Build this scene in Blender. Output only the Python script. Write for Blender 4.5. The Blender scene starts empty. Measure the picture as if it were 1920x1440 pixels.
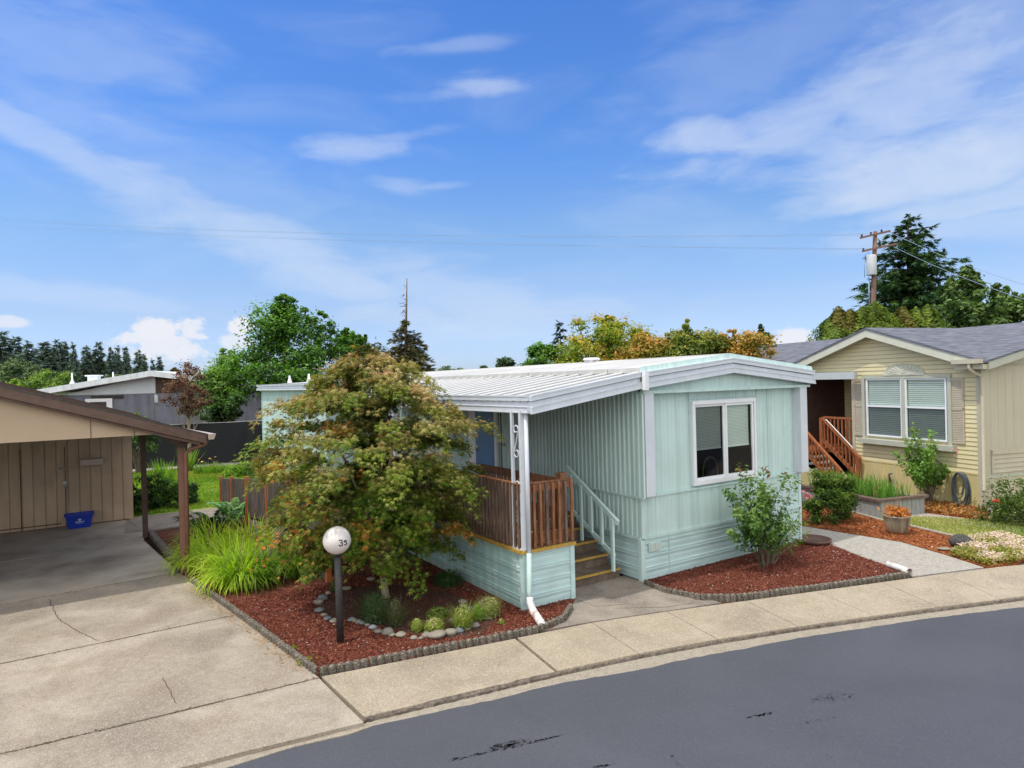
import bpy, bmesh, math, random
import numpy as np
from mathutils import Vector, Matrix
R_ = math.radians
rng = np.random.default_rng(7)
random.seed(7)
scene = bpy.context.scene
COL = scene.collection

# ------------------------------------------------------------------ camera
H = 3.5
YAW, PIT, ROL, FPX = R_(32.8875), R_(-.2055), R_(-1.4397), 1221.87
_F = np.array([math.sin(YAW)*math.cos(PIT), math.cos(YAW)*math.cos(PIT), math.sin(PIT)])
_Rt = np.array([math.cos(YAW), -math.sin(YAW), 0.0])
_U = np.cross(_Rt, _F)
_r = math.cos(ROL)*_Rt + math.sin(ROL)*_U
_u = -math.sin(ROL)*_Rt + math.cos(ROL)*_U
cam = bpy.data.cameras.new('camera')
camo = bpy.data.objects.new('camera', cam); COL.objects.link(camo)
m = Matrix.Identity(4)
for i in range(3):
    m[i][0] = _r[i]; m[i][1] = _u[i]; m[i][2] = -_F[i]
m[0][3], m[1][3], m[2][3] = 0, 0, H
camo.matrix_world = m
cam.sensor_width = 36; cam.lens = 36*FPX/1920
cam.clip_end = 5000; cam.clip_start = 0.1
scene.camera = camo

def ray(x, y): return (x-960)*_r - (y-720)*_u + FPX*_F
def G(x, y, z=0.0):
    "a surveyed spot: where the sight line through a photo point meets the level z"
    d = ray(x, y); t = (z-H)/d[2]
    return (d[0]*t, d[1]*t)
def D(x, y, depth):
    d = ray(x, y); t = depth/(d@_F)
    return (d[0]*t, d[1]*t, H+d[2]*t)

# ------------------------------------------------------------------ objects
ROOT = {}
def tag(o, label=None, cat=None, group=None, kind=None):
    if label: o['label'] = label
    if cat: o['category'] = cat
    if group: o['group'] = group
    if kind: o['kind'] = kind
    return o
def thing(name, label, cat, loc=(0, 0, 0), group=None):
    o = bpy.data.objects.new(name, None); COL.objects.link(o)
    o.empty_display_size = .2
    o.location = loc; ROOT[o.name] = Vector(loc)
    return tag(o, label, cat, group)

class MB:
    def __init__(s, T=None):
        s.v = []; s.f = []; s.T = T; s.sm = []
    def add(s, vs, fs, smooth=False):
        b = len(s.v)
        if s.T: vs = [s.T(*p) for p in vs]
        s.v += [tuple(p) for p in vs]
        for f in fs:
            s.f.append(tuple(i+b for i in f)); s.sm.append(smooth)
        return s
    def box(s, x0, x1, y0, y1, z0, z1):
        return s.add([(x0,y0,z0),(x1,y0,z0),(x1,y1,z0),(x0,y1,z0),(x0,y0,z1),(x1,y0,z1),(x1,y1,z1),(x0,y1,z1)],
                     [(0,3,2,1),(4,5,6,7),(0,1,5,4),(1,2,6,5),(2,3,7,6),(3,0,4,7)])
    def hexa(s, lo, hi):
        "two quads, low and high corners in the same order"
        return s.add(list(lo)+list(hi), [(0,3,2,1),(4,5,6,7),(0,1,5,4),(1,2,6,5),(2,3,7,6),(3,0,4,7)])
    def quad(s, *p): return s.add(p, [tuple(range(len(p)))])
    def prism(s, poly, z0, z1):
        n = len(poly)
        return s.add([(x,y,z0) for x,y in poly]+[(x,y,z1) for x,y in poly],
                     [tuple(range(n-1,-1,-1)), tuple(range(n,2*n))]+[(i,(i+1)%n,n+(i+1)%n,n+i) for i in range(n)])
    def extr(s, poly, d):
        "extrude a 3D polygon by vector d"
        n = len(poly)
        return s.add(list(poly)+[(p[0]+d[0],p[1]+d[1],p[2]+d[2]) for p in poly],
                     [tuple(range(n-1,-1,-1)), tuple(range(n,2*n))]+[(i,(i+1)%n,n+(i+1)%n,n+i) for i in range(n)])
    def bar(s, p, q, w, h, up=(0,0,1)):
        p = Vector(p); q = Vector(q); d = (q-p).normalized(); u = Vector(up)
        side = d.cross(u)
        if side.length < 1e-4: side = d.cross(Vector((0,1,0)))
        side.normalize(); u2 = side.cross(d).normalized()
        a = side*w/2; b = u2*h/2
        return s.add([p-a-b,p+a-b,p+a+b,p-a+b,q-a-b,q+a-b,q+a+b,q-a+b],
                     [(0,1,2,3),(7,6,5,4),(0,4,5,1),(1,5,6,2),(2,6,7,3),(3,7,4,0)])
    def tube(s, pts, rad, n=8, cap=True):
        pts = [Vector(p) for p in pts]
        if not hasattr(rad, '__len__'): rad = [rad]*len(pts)
        vs = []; prev = None
        for i, p in enumerate(pts):
            d = (pts[min(i+1,len(pts)-1)]-pts[max(i-1,0)]).normalized()
            if prev is None:
                x = d.cross(Vector((0.31,0.2,1)))
                if x.length < 1e-3: x = d.cross(Vector((1,0,0)))
            else: x = prev - d*prev.dot(d)
            x.normalize(); prev = x; y = d.cross(x)
            for k in range(n):
                a = 2*math.pi*k/n
                vs.append(p+(x*math.cos(a)+y*math.sin(a))*rad[i])
        fs = [(i*n+k, i*n+(k+1)%n, (i+1)*n+(k+1)%n, (i+1)*n+k) for i in range(len(pts)-1) for k in range(n)]
        if cap: fs += [tuple(range(n-1,-1,-1)), tuple((len(pts)-1)*n+k for k in range(n))]
        return s.add(vs, fs, True)
    def lathe(s, c, prof, n=24):
        vs = []; fs = []
        for (r, z) in prof:
            for k in range(n):
                a = 2*math.pi*k/n
                vs.append((c[0]+r*math.cos(a), c[1]+r*math.sin(a), c[2]+z))
        for i in range(len(prof)-1):
            for k in range(n): fs.append((i*n+k, i*n+(k+1)%n, (i+1)*n+(k+1)%n, (i+1)*n+k))
        return s.add(vs, fs, True)
    def build(s, name, mat, parent=None, loc=None, label=None, cat=None, group=None, kind=None, bevel=0, recalc=True):
        me = bpy.data.meshes.new(name)
        org = Vector((0,0,0))
        if parent is not None: org = ROOT[parent.name]
        elif loc is not None: org = Vector(loc)
        me.from_pydata([(p[0]-org[0],p[1]-org[1],p[2]-org[2]) for p in s.v], [], s.f)
        me.polygons.foreach_set('use_smooth', s.sm)
        if recalc:
            bm = bmesh.new(); bm.from_mesh(me); bmesh.ops.recalc_face_normals(bm, faces=bm.faces); bm.to_mesh(me); bm.free()
        me.materials.append(mat); me.update()
        o = bpy.data.objects.new(name, me); COL.objects.link(o)
        if parent is not None:
            o.parent = parent; ROOT[o.name] = org
        else:
            o.location = org; ROOT[o.name] = org
        if bevel:
            b = o.modifiers.new('bevel', 'BEVEL'); b.width = bevel; b.segments = 2; b.limit_method = 'ANGLE'
        return tag(o, label, cat, group, kind)

def copy_thing(root, loc, rz=0, label=None, scale=None, group=None):
    def cp(o, par):
        c = o.copy(); COL.objects.link(c)
        if par is not None: c.parent = par
        for ch in o.children: cp(ch, c)
        return c
    c = cp(root, None)
    c.location = loc; c.rotation_euler = (0, 0, rz)
    if scale is not None: c.scale = scale if hasattr(scale, '__len__') else (scale,)*3
    if label: c['label'] = label
    if group: c['group'] = group
    return c

def np_mesh(name, V, faces_flat, sizes, mat, parent=None, loc=None, cols=None, **kw):
    me = bpy.data.meshes.new(name)
    org = np.zeros(3)
    if parent is not None: org = np.array(ROOT[parent.name])
    elif loc is not None: org = np.array(loc, float)
    V = np.asarray(V, np.float32) - org.astype(np.float32)
    me.vertices.add(len(V)); me.vertices.foreach_set('co', V.ravel())
    nl = len(faces_flat); me.loops.add(nl); me.loops.foreach_set('vertex_index', np.asarray(faces_flat, np.int32))
    nf = len(sizes); me.polygons.add(nf)
    st = np.concatenate([[0], np.cumsum(sizes)[:-1]]).astype(np.int32)
    me.polygons.foreach_set('loop_start', st)
    if cols is not None:
        ca = me.color_attributes.new('Col', 'FLOAT_COLOR', 'POINT')
        c4 = np.ones((len(V), 4), np.float32); c4[:, :3] = cols
        ca.data.foreach_set('color', c4.ravel())
    me.materials.append(mat); me.update(calc_edges=True)
    o = bpy.data.objects.new(name, me); COL.objects.link(o)
    if parent is not None: o.parent = parent
    else: o.location = org
    ROOT[o.name] = Vector(org)
    return tag(o, kw.get('label'), kw.get('cat'), kw.get('group'), kw.get('kind'))

# ------------------------------------------------------------------ materials
def new_mat(name):
    m = bpy.data.materials.new(name); m.use_nodes = True
    nt = m.node_tree; b = nt.nodes['Principled BSDF']
    return m, nt, b
def surf(name, cols, scale=4, rough=.7, detail=6, stretch=None, bump=0, bscale=60, bdist=.01, spec=.4, metal=0,
         big=None, bigscale=.5, speck=None, speckscale=200, distort=0, streak=None, coat=0):
    """cols: list of 2-3 colours blended by noise; big: (colour, amount) broad stains; speck: (colour, threshold)"""
    m, nt, b = new_mat(name)
    N = nt.nodes.new; L = nt.links.new
    tc = N('ShaderNodeTexCoord'); src = tc.outputs['Object']
    if stretch:
        mp = N('ShaderNodeMapping'); mp.inputs['Scale'].default_value = stretch; L(src, mp.inputs['Vector']); vec = mp.outputs[0]
    else: vec = src
    no = N('ShaderNodeTexNoise'); no.inputs['Scale'].default_value = scale; no.inputs['Detail'].default_value = detail
    no.inputs['Roughness'].default_value = .62; no.inputs['Distortion'].default_value = distort
    L(vec, no.inputs['Vector'])
    cr = N('ShaderNodeValToRGB'); e = cr.color_ramp.elements
    pos = [.3, .7] if len(cols) == 2 else [.28, .5, .72]
    while len(e) < len(cols): e.new(.5)
    for i, c in enumerate(cols):
        e[i].position = pos[i] if len(cols) <= 3 else .25+.5*i/(len(cols)-1); e[i].color = (*c, 1)
    L(no.outputs[0], cr.inputs[0]); col = cr.outputs[0]
    def mix(colr, fac, a):
        mx = N('ShaderNodeMix'); mx.data_type = 'RGBA'; L(fac, mx.inputs[0]); L(a, mx.inputs[6]); mx.inputs[7].default_value = (*colr, 1)
        return mx.outputs[2]
    def ramp(sock, lo, hi, mx):
        mr = N('ShaderNodeMapRange'); L(sock, mr.inputs[0]); mr.inputs[1].default_value = lo; mr.inputs[2].default_value = hi
        mr.inputs[3].default_value = 0; mr.inputs[4].default_value = mx; return mr.outputs[0]
    if big:
        for k, (c, amt) in enumerate(big):
            n2 = N('ShaderNodeTexNoise'); n2.inputs['Scale'].default_value = bigscale*(1+.7*k); n2.inputs['Detail'].default_value = 5
            n2.inputs['Distortion'].default_value = .6
            mp2 = N('ShaderNodeMapping'); mp2.inputs['Location'].default_value = (3.7*k, 1.3, 9.1*k); L(src, mp2.inputs[0]); L(mp2.outputs[0], n2.inputs['Vector'])
            col = mix(c, ramp(n2.outputs[0], .47, .66, amt), col)
    if streak:
        c, amt, sc = streak
        mp3 = N('ShaderNodeMapping'); mp3.inputs['Scale'].default_value = sc; L(src, mp3.inputs[0])
        n3 = N('ShaderNodeTexNoise'); n3.inputs['Scale'].default_value = 1; n3.inputs['Detail'].default_value = 4; L(mp3.outputs[0], n3.inputs['Vector'])
        col = mix(c, ramp(n3.outputs[0], .45, .75, amt), col)
    if speck:
        for k, (c, thr) in enumerate(speck):
            vo = N('ShaderNodeTexVoronoi'); vo.inputs['Scale'].default_value = speckscale*(1+.37*k); L(src, vo.inputs['Vector'])
            sp = N('ShaderNodeSeparateColor'); L(vo.outputs['Color'], sp.inputs[0])
            mt = N('ShaderNodeMath'); mt.operation = 'GREATER_THAN'; mt.inputs[1].default_value = thr; L(sp.outputs[k % 3], mt.inputs[0])
            m2 = N('ShaderNodeMath'); m2.operation = 'MULTIPLY'; m2.inputs[1].default_value = .6; L(mt.outputs[0], m2.inputs[0])
            col = mix(c, m2.outputs[0], col)
    L(col, b.inputs['Base Color'])
    b.inputs['Roughness'].default_value = rough; b.inputs['Metallic'].default_value = metal
    b.inputs['Specular IOR Level'].default_value = spec
    if coat: b.inputs['Coat Weight'].default_value = coat
    if bump:
        nb = N('ShaderNodeTexNoise'); nb.inputs['Scale'].default_value = bscale; nb.inputs['Detail'].default_value = 5
        L(vec if stretch else src, nb.inputs['Vector'])
        bp = N('ShaderNodeBump'); bp.inputs['Strength'].default_value = bump; bp.inputs['Distance'].default_value = bdist
        L(nb.outputs[0], bp.inputs['Height']); L(bp.outputs[0], b.inputs['Normal'])
    return m
def leafmat(name, rough=.55, trans=.35, spec=.3, tint=(1,1,1)):
    m, nt, b = new_mat(name)
    N = nt.nodes.new; L = nt.links.new
    a = N('ShaderNodeAttribute'); a.attribute_name = 'Col'
    L(a.outputs['Color'], b.inputs['Base Color'])
    b.inputs['Roughness'].default_value = rough; b.inputs['Specular IOR Level'].default_value = spec
    tr = N('ShaderNodeBsdfTranslucent')
    mc = N('ShaderNodeMix'); mc.data_type = 'RGBA'; mc.blend_type = 'MULTIPLY'; mc.inputs[0].default_value = 1
    L(a.outputs['Color'], mc.inputs[6]); mc.inputs[7].default_value = (1.35, 1.5, .6, 1)
    L(mc.outputs[2], tr.inputs['Color'])
    mx = N('ShaderNodeMixShader'); mx.inputs[0].default_value = trans
    L(b.outputs[0], mx.inputs[1]); L(tr.outputs[0], mx.inputs[2])
    L(mx.outputs[0], nt.nodes['Material Output'].inputs['Surface'])
    return m
def glassmat(name, tint=(.75,.85,.85), amount=.12):
    m, nt, b = new_mat(name)
    N = nt.nodes.new; L = nt.links.new
    nt.nodes.remove(b)
    g = N('ShaderNodeBsdfGlossy'); g.inputs['Roughness'].default_value = .02; g.inputs['Color'].default_value = (.9,.95,1,1)
    t = N('ShaderNodeBsdfTransparent'); t.inputs['Color'].default_value = (*tint, 1)
    fr = N('ShaderNodeFresnel'); fr.inputs['IOR'].default_value = 1.33
    ad = N('ShaderNodeMath'); ad.operation = 'ADD'; ad.inputs[1].default_value = amount; L(fr.outputs[0], ad.inputs[0])
    mx = N('ShaderNodeMixShader'); L(ad.outputs[0], mx.inputs[0]); L(t.outputs[0], mx.inputs[1]); L(g.outputs[0], mx.inputs[2])
    L(mx.outputs[0], nt.nodes['Material Output'].inputs['Surface'])
    return m

TEAL = (.47,.655,.585)
M = {}
M['teal'] = surf('teal_paint', [(.53,.70,.69),(.58,.755,.735)], 1.5, .5, streak=((.30,.42,.39), .45, (9,9,.4)), big=[((.40,.50,.46), .3)], bigscale=.9, bump=.05, bscale=30)
M['teal_skirt'] = surf('teal_skirting', [(.49,.66,.67),(.54,.72,.73)], 2.5, .45, streak=((.30,.42,.40), .5, (1.2,1.2,5)), bump=.05, bscale=20)
M['teal_deck'] = surf('glossy_teal_skirting', [(.36,.56,.56),(.44,.65,.64)], 2.5, .28, streak=((.8,.9,.88), .5, (6,6,1.2)), bump=.08, bscale=12, spec=.5)
M['white'] = surf('white_paint', [(.58,.63,.70),(.66,.71,.77)], 3, .4, streak=((.45,.48,.5), .3, (7,7,.8)), bump=.03)
M['white_trim'] = surf('white_window_trim', [(.75,.78,.82),(.82,.84,.87)], 3, .35)
M['post_white'] = surf('post_white_paint', [(.56,.60,.68),(.64,.68,.74)], 6, .4, streak=((.5,.5,.5), .2, (9,9,2)))
M['roof_white'] = surf('white_roof_coating', [(.50,.49,.465),(.61,.60,.575)], .8, .6, big=[((.42,.42,.40), .5)], bigscale=.4, streak=((.4,.4,.38), .4, (.6,8,1)), bump=.1, bscale=4)
M['rib'] = surf('awning_rib_lit', [(.70,.71,.72),(.80,.80,.80)], 3, .35)  # brighter than the pans: the light on the ribs is in the colour
M['fan'] = surf('cream_fan_ornament', [(.60,.54,.32),(.68,.61,.38)], 3, .6)
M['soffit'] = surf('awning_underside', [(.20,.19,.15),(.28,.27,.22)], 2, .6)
M['pan'] = surf('awning_pan_shaded', [(.36,.365,.37),(.46,.46,.46)], 2, .4, streak=((.25,.25,.245), .6, (1,9,1)))  # greyed to paint the shading between ribs, plus dirt streaks
M['blue_door'] = surf('blue_door_paint', [(.10,.22,.42),(.13,.27,.48)], 2, .4)
M['deck_brown'] = surf('brown_deck_stain', [(.13,.048,.022),(.24,.10,.045),(.33,.19,.10)], 7, .6, stretch=(3,3,.6), bump=.3, bscale=40)
M['deck_weathered'] = surf('weathered_picket_wood', [(.065,.04,.032),(.14,.095,.075),(.23,.175,.145)], 6, .75, stretch=(4,4,.5), bump=.4, bscale=40)
M['grey_slat'] = surf('grey_weathered_slats', [(.028,.022,.019),(.12,.095,.08),(.40,.34,.29)], 14, .8, stretch=(4,4,.12), bump=.3, bscale=40)
M['orange_post'] = surf('orange_stained_post', [(.38,.11,.028),(.50,.17,.05)], 6, .6, stretch=(3,3,.5))
M['tread'] = surf('stair_grit_covering', [(.085,.06,.045),(.16,.12,.095)], 14, .9, bump=.3, bscale=150, big=[((.22,.19,.16), .5)], bigscale=3)
M['yellow'] = surf('yellow_edge_paint', [(.38,.23,.045),(.52,.34,.07)], 12, .6, speck=[((.18,.12,.05), .8)], speckscale=60)
M['concrete'] = surf('driveway_concrete', [(.255,.217,.172),(.315,.27,.217),(.37,.32,.26)], 9, .85, big=[((.15,.13,.108), .7), ((.47,.42,.35), .65), ((.22,.17,.125), .5)], bigscale=.5,
                     speck=[((.46,.415,.35), .84), ((.16,.135,.11), .86), ((.30,.22,.16), .90)], speckscale=85, bump=.5, bscale=170, bdist=.012)
M['carport_slab'] = surf('stained_carport_concrete', [(.33,.285,.23),(.43,.38,.31)], 2, .75, big=[((.14,.115,.095), .75), ((.50,.46,.40), .55)], bigscale=.55, bump=.1, bscale=60)
M['sidewalk'] = surf('sidewalk_concrete', [(.32,.268,.198),(.375,.315,.238)], 5, .85, big=[((.22,.185,.14), .6), ((.43,.37,.285), .5)], bigscale=.9,
                     speck=[((.55,.50,.42), .84), ((.20,.165,.125), .86)], speckscale=95, bump=.35, bscale=200)
M['curb'] = surf('gutter_concrete', [(.25,.22,.175),(.35,.31,.25)], 12, .9, speck=[((.45,.41,.34), .86), ((.15,.13,.11), .86)], speckscale=110, bump=.3, bscale=150)
M['kerb_face'] = surf('chipped_kerb_face', [(.075,.06,.05),(.24,.205,.17)], 14, .95, bump=.9, bscale=40, bdist=.03)
M['pad'] = surf('entry_pad_concrete', [(.21,.18,.15),(.31,.27,.23)], 3, .85, big=[((.13,.115,.10), .6)], bigscale=1.4, speck=[((.42,.38,.33), .85)], speckscale=90, bump=.3, bscale=150)
M['asphalt'] = surf('sealed_asphalt', [(.062,.066,.083),(.073,.077,.095)], .9, .62, big=[((.052,.055,.069), .5), ((.084,.088,.108), .5)], bigscale=.25,
                    speck=[((.12,.125,.145), .94), ((.04,.042,.05), .93)], speckscale=120, bump=.3, bscale=260, bdist=.006)
M['oil'] = surf('asphalt_scuff', [(.036,.038,.046),(.058,.061,.074)], 9, .6)
M['path'] = surf('fine_gravel_path', [(.31,.29,.26),(.42,.395,.36)], 7, .95, speck=[((.58,.55,.5), .82), ((.18,.16,.14), .82)], speckscale=70, bump=.7, bscale=120, bdist=.015)
M['mulch'] = surf('red_bark_mulch', [(.075,.017,.012),(.165,.043,.028),(.25,.08,.052)], 26, .95, detail=8, speck=[((.33,.11,.06), .80), ((.05,.012,.009), .78)], speckscale=38, bump=1, bscale=45, bdist=.04)
M['bark'] = surf('orange_bark_mulch', [(.14,.035,.012),(.30,.085,.025),(.42,.16,.05)], 26, .95, detail=8, speck=[((.5,.2,.07), .80), ((.07,.02,.009), .78)], speckscale=34, bump=1, bscale=45, bdist=.04)
M['soil'] = surf('dark_soil', [(.045,.022,.016),(.10,.05,.034)], 20, .95, bump=1, bscale=40, bdist=.03)
M['lawn'] = surf('lawn_turf', [(.14,.23,.02),(.24,.35,.035),(.36,.42,.07)], 1.1, .9, detail=10, big=[((.42,.42,.14), .5), ((.12,.24,.02), .6)], bigscale=.5, speck=[((.30,.45,.05), .7), ((.07,.14,.015), .8)], speckscale=30, bump=.8, bscale=60, bdist=.05)
M['dryl'] = surf('patchy_dry_lawn', [(.16,.25,.04),(.45,.42,.19),(.55,.50,.28)], 1.6, .9, detail=9, speck=[((.22,.36,.05), .75), ((.6,.55,.35), .8)], speckscale=40, bump=.8, bscale=60, bdist=.04)
M['ground'] = surf('far_ground', [(.07,.11,.03),(.14,.17,.06),(.22,.2,.12)], .05, .95)
M['edge'] = surf('scalloped_edging_concrete', [(.075,.062,.05),(.18,.155,.125)], 16, .95, big=[((.06,.056,.038), .6)], bigscale=3, speck=[((.38,.35,.3), .8)], speckscale=90, bump=.8, bscale=70, bdist=.02)
M['beige'] = surf('beige_gable_panel', [(.45,.345,.245),(.50,.39,.285)], 1.2, .75, big=[((.38,.29,.205), .35)], bigscale=.8, bump=.05)
M['shedwall'] = surf('beige_grooved_siding', [(.48,.36,.25),(.57,.435,.31)], 1.5, .75, big=[((.36,.26,.18), .5)], bigscale=.8, streak=((.28,.2,.14), .4, (5,5,.5)), bump=.08)
M['brown'] = surf('dark_brown_trim', [(.095,.058,.042),(.145,.092,.07)], 6, .6, stretch=(1,1,1), bump=.1)
M['brown2'] = surf('reddish_brown_post', [(.20,.095,.07),(.25,.125,.09)], 6, .55)
M['darkwood'] = surf('dark_timber', [(.06,.036,.028),(.09,.055,.045)], 6, .7)
M['shingle_brown'] = surf('dark_shingles', [(.055,.045,.04),(.10,.085,.075)], 12, .9)
M['gutter'] = surf('tan_gutter', [(.42,.34,.29),(.50,.42,.37)], 6, .4)
M['black'] = surf('black_screen_fabric', [(.012,.013,.018),(.022,.023,.03)], 30, .7, bump=.2, bscale=50)
M['blackpole'] = surf('black_painted_post', [(.018,.018,.02),(.05,.048,.048)], 14, .45, bump=.2, bscale=60)
M['globe'] = surf('frosted_globe', [(.62,.58,.565),(.70,.66,.64)], 1.4, .3, big=[((.60,.58,.59), .25)], bigscale=3)
M['ink'] = surf('black_ink', [(.015,.015,.015),(.03,.03,.03)], 10, .6)
M['stone'] = surf('river_stone', [(.15,.14,.12),(.27,.25,.215)], 5, .8, bump=.3, bscale=30)
M['stone_blue'] = surf('blue_grey_stone', [(.11,.13,.145),(.20,.225,.245)], 5, .8, bump=.3, bscale=30)
M['stone_pale'] = surf('pale_stone', [(.20,.18,.145),(.29,.26,.21)], 5, .8, bump=.3, bscale=30)
M['lava'] = surf('dark_rock', [(.035,.035,.037),(.10,.095,.09)], 12, .95, bump=1, bscale=14, bdist=.06)
M['bluebin'] = surf('blue_plastic', [(.008,.03,.33),(.012,.045,.42)], 4, .35)
M['whitemark'] = surf('white_print', [(.6,.68,.8),(.7,.78,.85)], 20, .5)
M['metal'] = surf('dull_metal', [(.30,.30,.30),(.45,.44,.42)], 20, .4, metal=.6)
M['lapshadow'] = surf('lap_shadow', [(.40,.34,.19),(.48,.42,.24)], 3, .8)  # darker cream that paints the shadow line under each siding lap
M['cream'] = surf('cream_lap_siding', [(.66,.585,.345),(.73,.66,.41)], 1.3, .6, bump=.04)
M['cream_skirt'] = surf('cream_skirting', [(.58,.49,.22),(.64,.56,.28)], 2, .7, streak=((.36,.30,.17), .5, (4,4,.6)))
M['greige'] = surf('greige_panel_siding', [(.47,.43,.33),(.53,.49,.38)], 1.3, .65, streak=((.38,.34,.26), .3, (6,6,.5)))
M['trim2'] = surf('sage_grey_trim', [(.42,.44,.36),(.48,.50,.42)], 3, .6)
M['fascia2'] = surf('pale_sage_fascia', [(.56,.57,.46),(.62,.63,.52)], 3, .6)
M['shutter'] = surf('tan_shutter', [(.44,.38,.29),(.50,.44,.34)], 3, .6)
M['beam2'] = surf('grey_blue_beam', [(.46,.50,.50),(.52,.56,.57)], 3, .55)
M['redwood'] = surf('redwood_stain', [(.18,.05,.018),(.30,.095,.035),(.38,.16,.075)], 7, .6, stretch=(3,3,.8), bump=.2)
M['door_red'] = surf('dark_red_door', [(.09,.014,.01),(.13,.022,.016)], 3, .5)
M['blind'] = surf('blind_slats', [(.86,.92,.86),(.92,.95,.92)], 5, .6)
M['room'] = surf('dark_room', [(.03,.028,.026),(.06,.055,.05)], 2, .9)
M['chair'] = surf('dim_furniture', [(.10,.10,.09),(.18,.17,.16)], 2, .8)
M['glass'] = glassmat('window_glass', (.86,.93,.90), .0)
M['glass2'] = glassmat('screened_window_glass', (.50,.54,.54), .0)
M['grille'] = surf('pale_vent_grille', [(.42,.50,.46),(.55,.62,.58)], 60, .6)
M['hose'] = surf('dark_blue_hose', [(.045,.06,.075),(.085,.11,.13)], 30, .45)
M['potblk'] = surf('glazed_two_tone_pot', [(.05,.05,.055),(.26,.24,.18),(.50,.46,.36)], 5, .2, stretch=(1,1,.12), spec=.6)
M['terracotta'] = surf('brown_clay_dish', [(.07,.035,.025),(.14,.075,.05)], 8, .6)
M['planterwood'] = surf('weathered_grey_planks', [(.22,.23,.22),(.36,.38,.38)], 8, .8, stretch=(4,4,.5), bump=.3)
M['pipe_white'] = surf('peeling_white_pipe', [(.62,.66,.68),(.75,.76,.76)], 5, .5, big=[((.42,.16,.11), .8)], bigscale=4)
M['teal_pipe'] = surf('painted_downspout', [(.45,.62,.60),(.55,.70,.68)], 5, .45)
M['grey_house'] = surf('grey_vertical_siding', [(.15,.165,.21),(.20,.215,.265)], 1.2, .8, streak=((.09,.085,.09), .5, (3,3,.3)))
M['pale_panel'] = surf('pale_blue_gable_panel', [(.52,.58,.62),(.60,.66,.69)], 1.2, .7)
M['pale_roof'] = surf('pale_grey_roof', [(.66,.72,.77),(.76,.81,.85)], 2, .7, streak=((.28,.3,.3), .4, (.5,6,1)))
M['trunk'] = surf('tree_bark', [(.10,.075,.055),(.21,.17,.125)], 10, .9, stretch=(3,3,.6), bump=.6, bscale=20, bdist=.03)
M['paletrunk'] = surf('maple_bark', [(.26,.21,.14),(.40,.33,.24)], 10, .85, stretch=(3,3,.6), bump=.3, bscale=30)
M['polewood'] = surf('utility_pole_wood', [(.15,.085,.065),(.24,.15,.12)], 5, .8, stretch=(3,3,.3), bump=.2)
M['transf'] = surf('pale_grey_transformer', [(.46,.50,.53),(.55,.59,.62)], 3, .5)
M['wire'] = surf('grey_wire', [(.26,.36,.52),(.30,.40,.56)], 3, .6)
M['petal_o'] = surf('orange_petals', [(.75,.13,.02),(.85,.25,.03)], 9, .6)
M['petal_p'] = surf('pink_petals', [(.75,.10,.20),(.85,.28,.38)], 14, .6)
M['petal_y'] = surf('yellow_petals', [(.8,.5,.05),(.85,.62,.1)], 9, .6)
M['petal_r'] = surf('red_petals', [(.55,.03,.03),(.7,.07,.05)], 9, .6)
M['leaf'] = leafmat('foliage')
M['leafm'] = leafmat('maple_foliage', trans=.4)
M['grass'] = leafmat('grass_blades', trans=.45)
M['needle'] = leafmat('needle_foliage', rough=.75, trans=.15, spec=.15)
M['chips'] = leafmat('bark_chips', rough=.9, trans=0, spec=.1)
# shingle roof with courses
def shingles(name, c1, c2, axis='Z', sc=7):
    m, nt, b = new_mat(name); N = nt.nodes.new; L = nt.links.new
    tc = N('ShaderNodeTexCoord')
    mp = N('ShaderNodeMapping'); mp.inputs['Rotation'].default_value = (0, 0, R_(14.5)); L(tc.outputs['Object'], mp.inputs[0])
    no = N('ShaderNodeTexNoise'); no.inputs['Scale'].default_value = 1; no.inputs['Detail'].default_value = 6
    m2 = N('ShaderNodeMapping'); m2.inputs['Scale'].default_value = (2.5, 2.5, 30); L(mp.outputs[0], m2.inputs[0]); L(m2.outputs[0], no.inputs['Vector'])
    cr = N('ShaderNodeValToRGB'); cr.color_ramp.elements[0].color = (*c1, 1); cr.color_ramp.elements[1].color = (*c2, 1)
    cr.color_ramp.elements[0].position = .35; cr.color_ramp.elements[1].position = .68
    L(no.outputs[0], cr.inputs[0])
    w = N('ShaderNodeTexWave'); w.bands_direction = 'Z'; w.wave_profile = 'SAW'; w.inputs['Scale'].default_value = 5.2; w.inputs['Distortion'].default_value = .35
    w.inputs['Detail'].default_value = 3; L(mp.outputs[0], w.inputs['Vector'])
    mr = N('ShaderNodeMapRange'); mr.inputs[1].default_value = 0; mr.inputs[2].default_value = .25; mr.inputs[3].default_value = .35; mr.inputs[4].default_value = 1; L(w.outputs[0], mr.inputs[0])
    mx = N('ShaderNodeMix'); mx.data_type = 'RGBA'; mx.blend_type = 'MULTIPLY'; mx.inputs[0].default_value = .8
    L(cr.outputs[0], mx.inputs[6]); L(mr.outputs[0], mx.inputs[7]); L(mx.outputs[2], b.inputs['Base Color'])
    b.inputs['Roughness'].default_value = .9; b.inputs['Specular IOR Level'].default_value = .25
    return m
M['shingle'] = shingles('grey_asphalt_shingles', (.105,.112,.14), (.19,.20,.24))
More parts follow.
